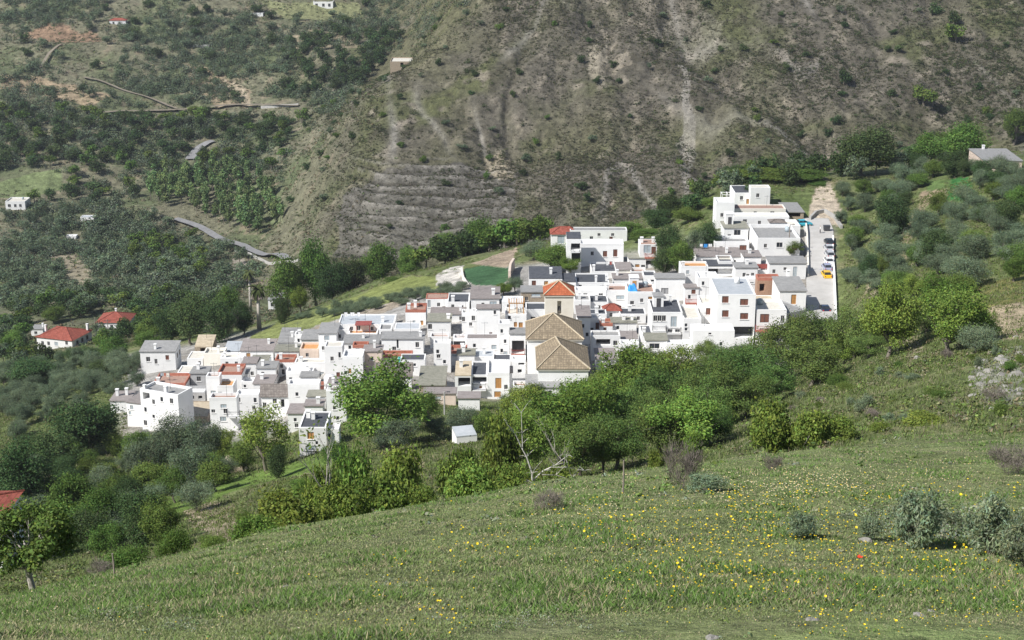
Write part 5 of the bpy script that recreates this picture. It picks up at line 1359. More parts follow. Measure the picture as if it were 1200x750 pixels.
# the right-hand hillside
T('fresh',1040,332,80,'round green tree in the hollow below the terraced hillside',vbase=420,ymin=100)
T('fresh',1112,334,92,'large bright green tree against the tan earth bank',vbase=414,ymin=100)
T('fresh',1102,318,58,'bright green tree top behind the large one by the earth bank',vbase=385,ymin=120)
T('dark',1012,150,86,'biggest dark round tree on the skyline of the spur',vbase=206,ymin=200)
T('broad',1088,152,50,'green tree left in the pair above the vegetable plots',vbase=196,ymin=200)
T('broad',1130,146,64,'green tree right in the pair above the vegetable plots',vbase=196,ymin=200)
T('broad',1188,128,44,'green tree behind the hilltop shelter',vbase=170,ymin=200)
T('dark',1118,176,40,'dark tree beside the hilltop shelter wall',vbase=208,ymin=200)
T('dark',1043,230,54,'dark rounded tree in the middle of the terraced slope',vbase=280,ymin=150)
T('dark',1094,264,50,'dark fig tree below the bare dirt path',vbase=316,ymin=150)
T('broad',1036,300,26,'small yellowish tree on the slope above the street',vbase=328,ymin=150)
T('dark',1180,232,44,'dark tree at the right edge below the hilltop shelter',vbase=272,ymin=150)
T('broad',1188,300,34,'green tree at the right edge above the yellow grass',vbase=330,ymin=130)
T('olive',1135,300,62,'grey olive above the yellow grass strip',vbase=340,ymin=120)
T('olive',995,312,40,'grey olive close to the street wall',vbase=330,ymin=150)
T('dark',998,372,34,'dark bush against the lower street wall',vbase=392,ymin=130)
T('broad',900,196,90,'green tree behind the topmost white houses',vbase=226,Y=368)
T('broad',945,198,64,'green tree between the topmost houses and the street bend',vbase=240,Y=366)
T('dark',868,192,60,'dark tree at the back of the topmost houses',vbase=230,Y=372)
T('broad',958,224,36,'green tree over the retaining wall at the street bend',vbase=246,Y=362)
T('broad',740,262,40,'tree behind the largest white building',Y=350)
T('dark',786,224,44,'dark dense tree at the western end of the wood behind the upper houses',Y=366)
T('dark',812,228,44,'dark dense tree next to the tall white wall house',Y=362)
T('broad',834,232,34,'green tree touching the tall white wall house',Y=352)
T('dark',768,244,42,'dark tree above the slim tower-like house',Y=356)
T('broad',806,244,40,'green tree below the dark dense tree by the wall house',Y=346)
T('dark',784,262,40,'dark tree between the slim tower-like house and the upper houses',vbase=314)
T('olive',814,266,34,'grey olive just west of the white house with curved terraces',vbase=306)
T('broad',796,282,36,'green tree behind the tall white house with the small orange terrace',vbase=326)
T('dark',778,286,32,'dark bushy tree beside the dark-roofed house with slit windows',vbase=326)
T('dark',828,260,30,'dark tree against the foot of the tall white wall house',vbase=300)
T('broad',756,268,34,'green tree behind the slim tower-like house',Y=345)
T('olive',604,322,30,'grey bush by the rough white retaining wall',vbase=342)
T('broad',590,330,26,'green bush between the crop plot and the bare stone house',vbase=346)
T('bush',362,402,20,'ivy and creepers over the wall of the orange terrace',vbase=414)
T('broad',748,272,30,'green tree right beside the largest white building',Y=337)
T('broad',928,282,34,'bright garden tree beside the street pole',Y=306)
# behind the village: trees of the spur edge
T('broad',650,285,60,'garden tree in front of the red-tiled house',Y=312)
T('olive',625,282,46,'grey garden tree beside the brown field',Y=330)
T('fresh',668,300,30,'bright green garden shrub under the stacked balconies',Y=308)
T('broad',566,258,66,'green tree at the far end of the brown field',Y=385)
T('broad',530,276,50,'green tree behind the pale gravel patch',Y=385)
T('broad',600,268,44,'green tree above the brown field',Y=390)
T('dark',548,286,40,'dark tree in the shade behind the pale gravel patch',Y=375)
T('broad',480,290,36,'rounded tree above the far end of the green terrace',Y=392)
T('broad',445,280,56,'tall tree behind the middle of the green terrace',Y=395)
T('dark',412,296,50,'dark tree behind the green terrace',Y=385)
T('broad',372,284,54,'tallest green tree behind the little field house',Y=380)
T('dark',390,308,44,'dark tree behind the right side of the little field house',Y=370)
T('broad',336,304,56,'green tree above the roof of the little field house',Y=375)
T('fresh',352,336,28,'small green tree right beside the little field house',Y=338)
T('bush',460,326,26,'bush on the green terrace',Y=346)
T('dark',330,348,22,'dark spiky shrub in front of the little field house',Y=326)
T('dark',225,344,62,'big dark evergreen above the stone hut',vbase=404,ymin=250)
T('dark',255,350,52,'dark evergreen between the stone hut and the palms',vbase=402,ymin=250)
T('dark',200,364,44,'dark evergreen behind the grey sloping roof',vbase=402,ymin=250)
T('dry',268,366,32,'bare purple-grey tree below the palms',vbase=398,ymin=250)
T('dark',285,352,30,'dark tree at the foot of the palms',vbase=392,ymin=250)
T('broad',268,330,36,'green tree beyond the palms',Y=380)
T('broad',135,392,40,'light green tree between the two red villas and the grey sloping roof',vbase=424,ymin=240)
T('dark',100,410,60,'dark trees below the broad red villa',vbase=424,ymin=240)
T('dark',40,420,70,'dark tree group on the left below the broad red villa',vbase=452,ymin=220)
T('broad',18,392,36,'dark green tree left of the broad red villa',vbase=420,ymin=240)
T('dark',146,372,16,'slim dark tree in front of the half-hidden red villa',Y=392)
T('broad',64,358,36,'yellow-green tree behind the broad red villa',Y=430)
T('broad',175,372,44,'green tree between the half-hidden villa and the dark evergreens',vbase=398,ymin=250)
T('broad',172,388,36,'rounded green tree behind the grey sloping roof',vbase=412,ymin=250)
T('dark',118,420,36,'dark tree left of the grey sloping roof',vbase=440,ymin=230)

# scattered populations: spread over the land itself, kept where a patch of hillside carries them
def scatter(polys, y0, y1, n, seed, mind=None, reject=()):
    r = np.random.default_rng(seed); out = []
    us = [p[0] for q in polys for p in q]
    X0, X1 = (min(us)-600)/F*y1*1.05, (max(us)-600)/F*y1*1.05
    cells = {}
    tries = 0
    while len(out) < n and tries < 60:
        tries += 1
        m = 4000
        Y = np.sqrt(r.uniform(y0*y0, y1*y1, m)); s0, s1 = (min(us)-640)/F, (max(us)-560)/F
        X = r.uniform(s0, s1, m)*Y
        Z = ground_z(X, Y); u, v = project(X, Y, Z)
        k = np.zeros(m, bool)
        for p in polys: k |= inpoly(u, v, p)
        for p in reject: k &= ~inpoly(u, v, p)
        for x, y, z in zip(X[k], Y[k], Z[k]):
            if mind:
                c = (int(x//mind), int(y//mind))
                if any((x-a)**2+(y-b)**2 < mind*mind for i in (-1,0,1) for j in (-1,0,1) for a, b in cells.get((c[0]+i, c[1]+j), ())): continue
                cells.setdefault(c, []).append((x, y))
            out.append((x, y, z))
            if len(out) >= n: break
    return out

ROADS = [[(140,228),(210,248),(300,292),(360,300),(360,312),(300,306),(205,262),(140,244)],[(215,194),(228,172),(254,160),(254,172),(236,182),(226,196)],[(110,128),(360,118),(360,132),(110,140)],[(90,86),(212,126),(212,138),(90,100)]]
BARE = [[(30,375),(118,372),(118,428),(30,424)],[(104,360),(160,360),(160,398),(104,398)],[(30,38),(60,30),(112,42),(118,52),(70,54),(32,46)],[(255,90),(300,96),(304,122),(285,122)],[(0,206),(78,204),(74,232),(0,236)],[(0,228),(34,226),(34,250),(0,250)],[(300,-4),(425,-4),(425,18),(330,18)],[(60,300),(95,296),(116,340),(100,350),(80,330)],[(85,250),(115,250),(115,262),(85,262)],[(72,272),(94,272),(94,283),(72,283)],[(40,376),(110,372),(110,412),(40,412)],[(108,360),(155,360),(155,392),(108,392)]]
far = []
for x, y, z in scatter([[(0,242),(160,236),(250,270),(310,320),(250,360),(150,372),(0,372)]], 420, 700, 130, 21, 7, ROADS+BARE):
    plant('olive', (x,y,z-.1), tr.uniform(4.2,6.5), tr.uniform(6,9.5), 'grey-green olive tree in the grove across the valley, above the red villas', 'olive trees across the valley', False, far=True)
for x, y, z in scatter([[(0,-10),(420,-10),(470,40),(400,120),(350,160),(200,180),(0,200)]], 640, 1060, 150, 22, 7, ROADS+BARE):
    plant(tr.choice(('olive','olive','dark')), (x,y,z-.1), tr.uniform(4.5,7), tr.uniform(6,9.5), 'grey-green tree on the far upper hillside beyond the valley road', 'trees on the far hillside', False, far=True, name='far_hillside_tree')
for x, y, z in scatter([[(0,180),(160,200),(160,240),(0,240)],[(0,130),(360,140),(330,200),(150,215),(0,180)]], 560, 1000, 110, 23, 8, ROADS+BARE):
    plant(tr.choice(('dark','broad','dark')), (x,y,z-.1), tr.uniform(5,8), tr.uniform(6.5,10), 'dark green tree in the wooded belt below the level hillside road', 'trees below the hillside road', False, far=True, name='valley_tree')
for x, y, z in scatter([[(330,60),(400,30),(470,50),(440,90),(395,110),(330,112)]], 640, 1060, 46, 24, 6):
    plant('dark', (x,y,z-.1), tr.uniform(6,9), tr.uniform(6.5,9.5), 'dark tree in the wooded gully beside the dry mountain', 'trees in the far gully', False, far=True, name='gully_tree')
for x, y, z in scatter([[(175,215),(250,205),(320,228),(330,262),(300,278),(215,250),(175,236)]], 520, 820, 70, 25, 4.5, ROADS):
    plant('poplar', (x,y,z-.1), tr.uniform(9,15), tr.uniform(3.5,5.5), 'slim pale-green poplar in the valley-bottom grove beside the road', 'poplars beside the valley road', False, far=True)
for x, y, z in scatter([[(150,262),(200,262),(240,290),(240,330),(180,330),(150,300)]], 420, 640, 24, 26, 7, ROADS):
    plant('broad', (x,y,z-.1), tr.uniform(5,8), tr.uniform(6,8), 'mid-green tree in the valley wood between the olive grove and the road', 'trees of the valley wood', False, far=True, name='valley_tree')
for x, y, z in scatter([[(150,380),(230,392),(160,400),(20,440),(0,430),(0,380),(60,345),(240,335),(310,318),(330,350)]], 340, 470, 85, 27, 6, BARE):
    plant(tr.choice(('dark','broad','dark','olive')), (x,y,z-.1), tr.uniform(4,7), tr.uniform(5,8), 'tree in the dense belt around the two red villas', 'trees around the red villas', False, far=True, name='garden_tree')
for x, y, z in scatter([[(0,440),(110,420),(175,430),(150,470),(60,500),(0,530)]], 225, 345, 62, 28, 4.5):
    plant('olive', (x,y,z-.1), tr.uniform(3,4.6), tr.uniform(4,6.5), 'silvery olive in the grove on the slope west of the village', 'silvery olives west of the village', True, far=True)
for x, y, z in scatter([[(0,520),(60,500),(150,490),(300,560),(190,600),(150,650),(0,650)]], 60, 240, 70, 29, 4.5):
    plant(tr.choice(('dark','broad','olive','bush')), (x,y,z-.1), tr.uniform(2.5,5), tr.uniform(3.5,6), 'bushy tree in the shaded thicket below the western houses', 'thicket below the western houses', True, far=True, name='thicket_tree')
for x, y, z in scatter([[(360,296),(620,262),(640,285),(520,312),(420,330),(330,345),(320,318)]], 368, 440, 60, 30, 5):
    plant(tr.choice(('broad','broad','dark')), (x,y,z-.2), tr.uniform(5,9), tr.uniform(6,9), 'green tree in the row along the back edge of the green terrace', 'trees along the back of the terrace', False, far=True, name='terrace_tree')
for x, y, z in scatter([[(350,374),(470,350),(545,338),(546,345),(480,356),(400,370)]], 285, 360, 30, 31, 3):
    plant('olive', (x,y,z-.1), tr.uniform(1.6,3), tr.uniform(3,4.5), 'grey-green shrub on the bank between the green terrace and the houses', 'shrubs on the terrace bank', True, far=True, name='shrub')
RH = [[(1080,212),(1145,208),(1145,240),(1072,244)],[(1125,330),(1200,316),(1200,400),(1145,400)],[(1148,170),(1200,170),(1200,204),(1148,204)],[(1045,300),(1056,272),(1076,240),(1094,238),(1068,280),(1062,310)]]
for x, y, z in scatter([[(985,225),(1070,190),(1200,190),(1200,330),(1110,330),(1060,350),(990,350),(982,290)]], 170, 380, 70, 32, 5.2, RH):
    plant('olive', (x,y,z-.1), tr.uniform(3,5), tr.uniform(4.2,7), 'silvery olive on the terraced hillside right of the street', 'silvery olives right of the street', True, far=True)
for x, y, z in scatter([[(985,225),(1070,190),(1200,190),(1200,330),(1110,330),(1060,350),(990,350),(982,290)]], 170, 380, 26, 33, 9, RH):
    plant(tr.choice(('dark','broad')), (x,y,z-.1), tr.uniform(3,5.5), tr.uniform(4,6.5), 'green tree among the olives on the terraced hillside right of the street', 'green trees among the hillside olives', True, far=True, name='hillside_tree')
for x, y, z in scatter([[(770,262),(850,215),(960,196),(1075,180),(1075,196),(985,226),(940,232),(850,240)]], 340, 430, 46, 34, 5.5):
    plant(tr.choice(('broad','dark','olive')), (x,y,z-.2), tr.uniform(4,7.5), tr.uniform(5,8), 'tree in the wood behind the upper houses', 'trees behind the upper houses', False, far=True, name='ridge_tree')
for x, y, z in scatter([[(380,0),(1200,0),(1200,180),(1000,180),(800,235),(640,270),(420,290),(330,240)]], 500, 800, 120, 35, 9):
    plant(tr.choice(('dark','dark','olive','bush')), (x,y,z-.1), tr.uniform(2,4), tr.uniform(3,5.5), 'lone dark shrub on the dry mountainside', 'dark shrubs on the mountainside', False, far=True, name='mountain_shrub')
for u, v, w in ((725,94,10),(738,135,7),(617,182,8),(728,212,8),(1083,112,34),(1120,38,30),(1118,20,22),(970,155,14),(1052,56,13),(1095,10,20),(990,90,24),(980,140,16)):
    P = hit(u, v+w*.4, 500); s_ = scale_at(P)
    plant('broad' if w > 28 else 'dark', (P.x,P.y,P.z-.1), w*.8/s_, w/s_, 'lone dark shrub on the dry mountainside', 'dark shrubs on the mountainside', False, far=True, name='mountain_shrub')

for x, y, z in scatter([[(560,510),(640,478),(720,448),(800,428),(900,404),(1010,384),(1015,425),(930,468),(870,515),(760,552),(600,588)]], 75, 240, 30, 36, 5.0):
    plant(tr.choice(('fresh','fresh','acacia','broad')), (x,y,z-.1), tr.uniform(3.5,6.2), tr.uniform(4.5,7.5), 'bushy tree in the continuous belt between the meadow and the village', 'trees of the belt below the village', True, name='belt_tree')
for x, y, z in scatter([[(985,330),(1150,330),(1150,420),(1010,420)]], 100, 260, 14, 37, 6):
    plant(tr.choice(('fresh','acacia','broad','olive')), (x,y,z-.1), tr.uniform(2.5,4.5), tr.uniform(4,6), 'bushy tree around the round green trees on the right-hand slope', 'bushes of the right-hand slope', True, far=True, name='slope_tree')
for x, y, z in scatter([[(930,440),(1200,400),(1200,500),(900,510)]], 68, 190, 30, 38, 3.5):
    plant(tr.choice(('bush','herb','dry','bush')), (x,y,z-.05), tr.uniform(.5,1.2), tr.uniform(.9,2.2), 'small scrubby bush on the open green slope above the meadow', 'small bushes of the green slope', True, far=True, name='slope_bush')
# two palms with skirts of dead fronds
def palm(u, vtop, vbase, label):
    P = hit(u, vbase, 250); d = ray(u, vtop); h = P.y*d[2]/d[1]-P.z; h *= .92
    r = thing('palm_tree', label, 'palm tree', P)
    t = MB(); t.tube([(0,0,-.5),(0,0,h*.4),(.1,0,h*.9)],[.55,.4,.33],10); t.build('trunk', M['palebark'], r, True)
    rr = np.random.default_rng(int(u))
    def fronds(n, e0, e1, ln, up):
        V = []; Fq = []
        for k in range(n):
            a = rr.uniform(0, 6.283); e = rr.uniform(e0, e1); q = []
            for i in range(5):
                t_ = i/4*ln; el = e - up*i/4
                q.append((t_*math.cos(a)*math.cos(el*.8), t_*math.sin(a)*math.cos(el*.8), t_*math.sin(el)))
            s = Vector((-math.sin(a), math.cos(a), 0))
            b = len(V)
            for i, p in enumerate(q):
                w = .34*(1-abs(i/4-.5)*1.5)
                V.append(Vector(p)+s*w+Vector((0,0,h-.05))); V.append(Vector(p)-s*w+Vector((0,0,h-.05)))
            for i in range(4): Fq.append((b+2*i, b+2*i+1, b+2*i+3, b+2*i+2))
        g = rr.uniform(.6,1.4,len(V)); return mesh_np('fronds', np.array([tuple(v) for v in V]), np.array(Fq), np.stack([g,g,g],1))
    link('crown', fronds(46, -.3, 1.3, 2.5, .9), L['palm'], r)
    link('dead_fronds', fronds(60, -1.5, -.9, 2.4, .1), L['dry'], r)
palm(294, 316, 366, 'taller palm with a shaggy skirt of dead fronds behind the western houses')
palm(304, 334, 386, 'shorter palm with a shaggy skirt, nearer the little field house')

# bare pale-branched trees on the meadow edge
def bare_tree(u, vtop, Y, label, seed, spread=.5, name='bare_tree'):
    x = 0; z = gz(0, Y)
    for _ in range(6): x = (u-600)/F*(Y*CP-z*SP); z = gz(x, Y)
    d = ray(u, vtop); h = Y*d[2]/d[1]-z; rr = random.Random(seed)
    r = thing(name, label, 'tree', (x, Y, z))
    t = MB(); tips = []
    def grow(p, dr, ln, rad, lev):
        pts = [p]; q = p.copy(); dd = dr.copy()
        for i in range(4):
            dd = (dd + Vector((rr.uniform(-.16,.16), rr.uniform(-.16,.16), .05))).normalized(); q = q + dd*ln/4; pts.append(q.copy())
        t.tube(pts, [rad*(1-.16*i) for i in range(5)], 6, False)
        if lev == 0: tips.append(q); return
        for k in range(3 if lev > 1 else 2):
            st = pts[rr.choice((2,3,4))]
            nd = (dd + Vector((rr.uniform(-1,1)*spread*1.6, rr.uniform(-1,1)*spread, rr.uniform(-.2,.5)))).normalized()
            grow(st.copy(), nd, ln*rr.uniform(.55,.8), rad*.45, lev-1)
    grow(Vector((0,0,-.2)), Vector((-.12,0,1)), h*.5, .05*h/3.0, 3)
    t.build('trunk', M['palebark'], r, True)
    c = np.array([tuple(p) for p in tips]); c = np.repeat(c, 7, 0); g = np.random.default_rng(seed); c = c + .16*g.normal(size=c.shape)
    V, Fq, col = leaf_quads(c, g.normal(size=c.shape), .10, g, .5)
    link('leaves', mesh_np('leaves', V, Fq, col), L['fig'], r)
def limbed_tree(label, Y, lines, seed):
    """a low forked tree: limbs listed as (metres to the side, metres up), thickest first"""
    x = 0; z = gz(0, Y)
    for _ in range(6): x = (624-600)/F*(Y*CP-z*SP); z = gz(x, Y)
    r = thing('bare_tree', label, 'tree', (x, Y, z)); t = MB(); rr = random.Random(seed); tips = []
    for pts, r0, r1 in lines:
        P = [Vector((a, rr.uniform(-.05,.05) + .12*a, b)) for a, b in pts]; n = len(P)
        t.tube(P, [r0+(r1-r0)*k/(n-1) for k in range(n)], 7, False); tips.append(P[-1])
        for k in range(1, n):
            for _ in range(3):
                e = P[k] + Vector((rr.uniform(-.5,.5), rr.uniform(-.4,.4), rr.uniform(0,.6))); t.tube([P[k], P[k].lerp(e,.5)+Vector((0,0,.04)), e], [.014,.009,.004], 4, False); tips.append(e)
    t.build('trunk', M['whitebark'], r, True)
    g = np.random.default_rng(seed); c = np.repeat(np.array([tuple(p) for p in tips]), 5, 0); c = c + .13*g.normal(size=c.shape)
    V, Fq, col = leaf_quads(c, g.normal(size=c.shape), .08, g, .5); link('leaves', mesh_np('leaves', V, Fq, col), L['fig'], r)
k_ = 1/30.
limbed_tree('low forked tree with bare white limbs on the meadow edge', 60,
 [([(0,-.5),(0,.3),(-.02,.75)],.05,.042), ([(-.02,.75),(-.25,1.5),(-.5,2.0),(-.75,2.6),(-1.05,3.0)],.036,.014), ([(-.42,1.85),(-.45,2.6),(-.48,3.5)],.022,.009),
  ([(0,.4),(.45,.85),(.95,1.05),(1.5,1.5)],.036,.013), ([(.85,1.0),(1.5,.95),(2.2,.75)],.02,.009), ([(.3,.7),(1.0,.6),(1.7,.35)],.017,.008)], 4)
bare_tree(676, 486, 72, 'thin bare tree leaning out of the dark thorn belt', 8)
bare_tree(396, 500, 60, 'slim young tree with a straight white trunk in the leafy thicket', 12, .25, 'young_tree')

# ---- low growth nobody could count, merged
def clump_field(name, label, pts, size, tint, nleaf, seed, leafmat='scrub', flat=.6, nt=6, lsz=.34):
    r = np.random.default_rng(seed); tm = []
    for k in range(nt):
        d = r.normal(size=(nleaf,3)); d /= np.linalg.norm(d, axis=1)[:,None]; d[:,2] = np.abs(d[:,2])
        c = d*r.uniform(.35,1,nleaf)[:,None]*np.array([1,1,flat])
        tm.append(leaf_quads(c, d, lsz, r, .62, .7))
    P = np.array(pts); n = len(P); Vs = []; Cs = []
    which = r.integers(0, nt, n); sz = r.uniform(size[0], size[1], n)*(P[:,3] if P.shape[1] > 3 else 1); ang = r.uniform(0, 6.283, n)
    tint = np.array(tint); tb = tint[r.integers(0, len(tint), n)]*r.uniform(.75,1.25,n)[:,None]
    for k in range(nt):
        i = np.where(which == k)[0]; V, _, Cc = tm[k]
        ca, sa = np.cos(ang[i]), np.sin(ang[i])
        X = (V[None,:,0]*ca[:,None]-V[None,:,1]*sa[:,None])*sz[i,None]+P[i,0,None]
        Y = (V[None,:,0]*sa[:,None]+V[None,:,1]*ca[:,None])*sz[i,None]+P[i,1,None]
        Z = V[None,:,2]*sz[i,None]+P[i,2,None]-.05
        Vs.append(np.stack([X,Y,Z],-1).reshape(-1,3)); Cs.append((Cc[None]*tb[i][:,None,:]).reshape(-1,3))
    V = np.concatenate(Vs); Cc = np.concatenate(Cs)
    o = link(name, mesh_np(name, V, np.arange(len(V)).reshape(-1,4), Cc), L[leafmat])
    return tag(o, label, None, None, 'stuff')
def spread(y0, y1, n, seed, dens, u0=-30, u1=1230):
    """n points over the land between two distances, thinned by a density function of (u, v, X, Y)"""
    r = np.random.default_rng(seed); out = []; got = 0
    for _ in range(80):
        m = 60000
        Y = np.sqrt(r.uniform(y0*y0, y1*y1, m)); X = r.uniform((u0-600)/F*1.03, (u1-600)/F*1.03, m)*Y
        Z = ground_z(X, Y); u, v = project(X, Y, Z)
        k = (u > u0) & (u < u1) & (v > -40) & (v < 860) & (r.uniform(size=m) < dens(u, v, X, Y))
        out.append(np.stack([X, Y, Z], 1)[k]); got += k.sum()
        if got >= n: break
    return np.concatenate(out)[:n]
mdens = lambda u, v, X, Y: np.clip(.45 + .9*fbm(X/60., Y/60.+9, 3) - .35*(np.exp(-(perlin((X+10*perlin(X/60., Y/60.))/26.+5, Y/110.)/.10)**2)), .03, 1)*sstep(350, 470, u + 60*perlin(X/120., Y/120.))
clump_field('mountain_scrub', 'low grey-green scrub covering the dry mountainside', spread(495, 770, 70000, 41, mdens, 330), (.3,1.05), [(.07,.075,.042),(.052,.06,.036),(.09,.086,.06),(.068,.08,.036),(.115,.106,.08)], 12, 42, lsz=.28)
ldens = lambda u, v, X, Y: np.clip(.35 + 1.1*fbm(X/45., Y/45., 3), .02, 1)*(1-np.where(Y > 690, sstep(620, 700, u), sstep(380, 470, u)))
clump_field('mountain_shrubs', 'darker bushes dotted over the dry mountainside', spread(500, 800, 2400, 49, lambda u, v, X, Y: mdens(u, v, X, Y)*np.clip(.15+.9*fbm(X/50.+70, Y/50., 2) + .5*sstep(880, 1050, u), .02, 1), 330), (.8,1.9), [(.05,.07,.03),(.065,.085,.038),(.045,.06,.03)], 60, 59, flat=1.1, lsz=.16)
clump_field('valley_scrub', 'low bushes and herbs on the far valley slopes', spread(370, 1060, 17000, 43, ldens, -30, 700), (.5,1.5), [(.105,.13,.065),(.085,.115,.055),(.155,.148,.10),(.125,.145,.075),(.165,.142,.10)], 16, 44, lsz=.28)
wpoly = [[(380,60),(400,0),(560,0),(470,60)],[(0,240),(160,236),(250,270),(310,320),(250,360),(150,372),(0,372)],[(0,60),(120,60),(420,20),(470,40),(400,130),(350,165),(330,215),(150,240),(0,210)],[(0,0),(300,0),(300,80),(0,90)]]
def wdens(u, v, X, Y):
    k = np.zeros(u.shape, bool)
    for p in wpoly: k |= inpoly(u, v, p)
    for p in ROADS+BARE: k &= ~inpoly(u, v, p)
    return k*np.clip(.25 + 1.1*fbm(X/70., Y/70.+3, 3), .03, 1)
clump_field('valley_woodland', 'mass of small rounded trees and bushes clothing the far valley slopes', spread(400, 1060, 4600, 47, wdens, -30, 560), (1.5,3.3), [(.115,.15,.10),(.078,.115,.065),(.10,.138,.078),(.13,.16,.115)], 110, 48, flat=1.3, lsz=.13)
fld = [[(280,402),(330,376),(400,352),(470,326),(545,322),(597,314),(606,290),(552,308),(520,336),(470,350),(420,366),(370,382),(300,404)],[(178,590),(250,566),(330,548),(395,532),(390,552),(330,562),(262,582),(200,606)],[(1128,336),(1200,322),(1200,360),(1150,366)],[(1080,212),(1142,208),(1142,240),(1072,244)],[(940,230),(990,230),(990,395),(940,395)]]
def sdens(u, v, X, Y):
    d = np.clip(.30 + 1.0*fbm(X/16., Y/16., 3), .02, 1)
    k = np.zeros(u.shape, bool)
    for p in fld: k |= inpoly(u, v, p)
    vil = (Y > 228)*(Y < 335)*(u > 150)*(u < 980)
    return d*np.where(k, .04, 1)*np.where(vil, .03, 1)
clump_field('slope_herbs', 'low herbs and weeds on the slopes around the village', spread(70, 420, 25000, 45, sdens, -60, 1420), (.2,.8), [(.125,.175,.052),(.15,.185,.066),(.10,.14,.052),(.19,.185,.115),(.17,.16,.10),(.125,.17,.055)], 40, 46, flat=.7, lsz=.16)
# rough grass on the slopes between the meadow and the village
def tufts(name, label, P, hgt, wid, cols, seed, per=5):
    r = np.random.default_rng(seed); P = np.repeat(P, per, 0); n = len(P)
    P = P + np.stack([r.normal(size=n)*.22, r.normal(size=n)*.22, np.zeros(n)], 1)
    h = r.uniform(hgt[0], hgt[1], n); a = r.uniform(0, 6.283, n); b = r.uniform(0, 6.283, n); w = wid*P[:,1]*r.uniform(.7,1.4,n)
    S = np.stack([np.cos(a)*w, np.sin(a)*w, 0*w], 1); T_ = P + np.stack([np.cos(b)*h*.6, np.sin(b)*h*.6, h], 1)
    V = np.stack([P-S-[0,0,.06], P+S-[0,0,.06], T_], 1).reshape(-1,3)
    c = np.array(cols)[r.integers(0, len(cols), n)]*r.uniform(.75,1.25,n)[:,None]
    o = link(name, mesh_np(name, V, np.arange(3*n).reshape(-1,3), np.repeat(c, 3, 0)), L['grass'])
    return tag(o, label, None, None, 'stuff')
gd = lambda u, v, X, Y: np.where((Y > 228)*(Y < 335)*(u > 150)*(u < 990), 0, 1.0)*np.clip(.75+.6*fbm(X/9., Y/9., 3), .1, 1)*np.where(inpoly(u, v, fld[1]), .15, 1)
tufts('slope_grass', 'rough spring grass on the slopes around the village', spread(66, 330, 70000, 57, gd, -60, 1420), (.10,.34), .00042, [(.15,.20,.06),(.17,.21,.075),(.24,.225,.13),(.13,.18,.05),(.19,.215,.10)], 58)
# ------------------------------------------------------------------ meadow: grass, flowers, herbs, stones
def meadow_pts(n, seed, y0=12.5, y1=78):
    r = np.random.default_rng(seed)
    Y = np.exp(r.uniform(math.log(y0), math.log(y1), n)); X = r.uniform(-.41, .50, n)*Y
    return X, Y, ground_z(X, Y), r
def crest(u): return np.interp(u, [-200,0,150,300,450,600,750,900,1050,1200,1400], [34,37,41,46,51,56,60,66,70,74,78])
X, Y, Z, r = meadow_pts(860000, 51)
u_, v_ = project(X, Y, Z)
k = Y < crest(u_)+4
X, Y, Z, u_, v_ = X[k], Y[k], Z[k], u_[k], v_[k]
lush = sstep(-.02, .38, fbm(X/3.2, Y/2.4+6, 3) + .35*sstep(640, 700, v_)*(1-sstep(705, 735, v_)))
short = sstep(705, 740, v_)*sstep(450, 600, u_)                       # cropped strip nearest the path
dryp = sstep(-.05, .4, fbm(X/1.7+30, Y/1.4, 3))
n = len(X)
hgt = (.014 + .10*lush*r.uniform(.3,1,n) + .035*r.uniform(0,1,n))*(1-.6*short)*np.clip(1.2-Y/130., .6, 1)
wid = (.0022 + .00026*Y)*r.uniform(.7,1.4,n)
an = r.uniform(0, 6.283, n); ln = r.uniform(.3,1.5,n)*hgt; la = r.uniform(0, 6.283, n)
B = np.stack([X,Y,Z-.01],1); S = np.stack([np.cos(an)*wid, np.sin(an)*wid, np.zeros(n)],1)
Tp = B + np.stack([np.cos(la)*ln, np.sin(la)*ln, hgt],1); Md = (B+Tp)/2 + np.stack([np.zeros(n),np.zeros(n),hgt*.12],1)
V = np.stack([B-S, B+S, Md+S*.8, Tp, Md-S*.8],1).reshape(-1,3)
g = r.uniform(.7,1.3,n)[:,None]
c = np.array([.225,.275,.11])*(1-lush[:,None]) + np.array([.15,.25,.065])*lush[:,None]
isd = (r.uniform(size=n) < .14+.30*dryp)[:,None]
c = np.where(isd, np.array([.37,.335,.205]), c)
isg = (r.uniform(size=n) < .18)[:,None]; c = np.where(isg & ~isd, np.array([.225,.255,.155]), c)
c = c*g
tag(link('meadow_grass', mesh_np('meadow_grass', V, np.arange(len(V)).reshape(-1,5), np.repeat(c,5,0)), L['grass']), 'short mixed green and dry grass of the sloping meadow', None, None, 'stuff')
# leafy herbs in the grass
X, Y, Z, r = meadow_pts(5200, 52)
u_, v_ = project(X, Y, Z); q = fbm(X/3.0+9, Y/2.4, 3)
k = (Y < crest(u_)-1) & (r.uniform(size=len(X)) < .12+.9*sstep(-.05,.4,q)); P = np.stack([X,Y,Z, np.clip(Y/26., .7, 1.7)],1)[k]
clump_field('meadow_herbs', 'leafy herbs and small thistles mixed into the meadow grass', P, (.05,.16), [(.12,.19,.06),(.16,.205,.10),(.13,.20,.06),(.19,.215,.155),(.10,.15,.05)], 20, 53, flat=.9, lsz=.3)
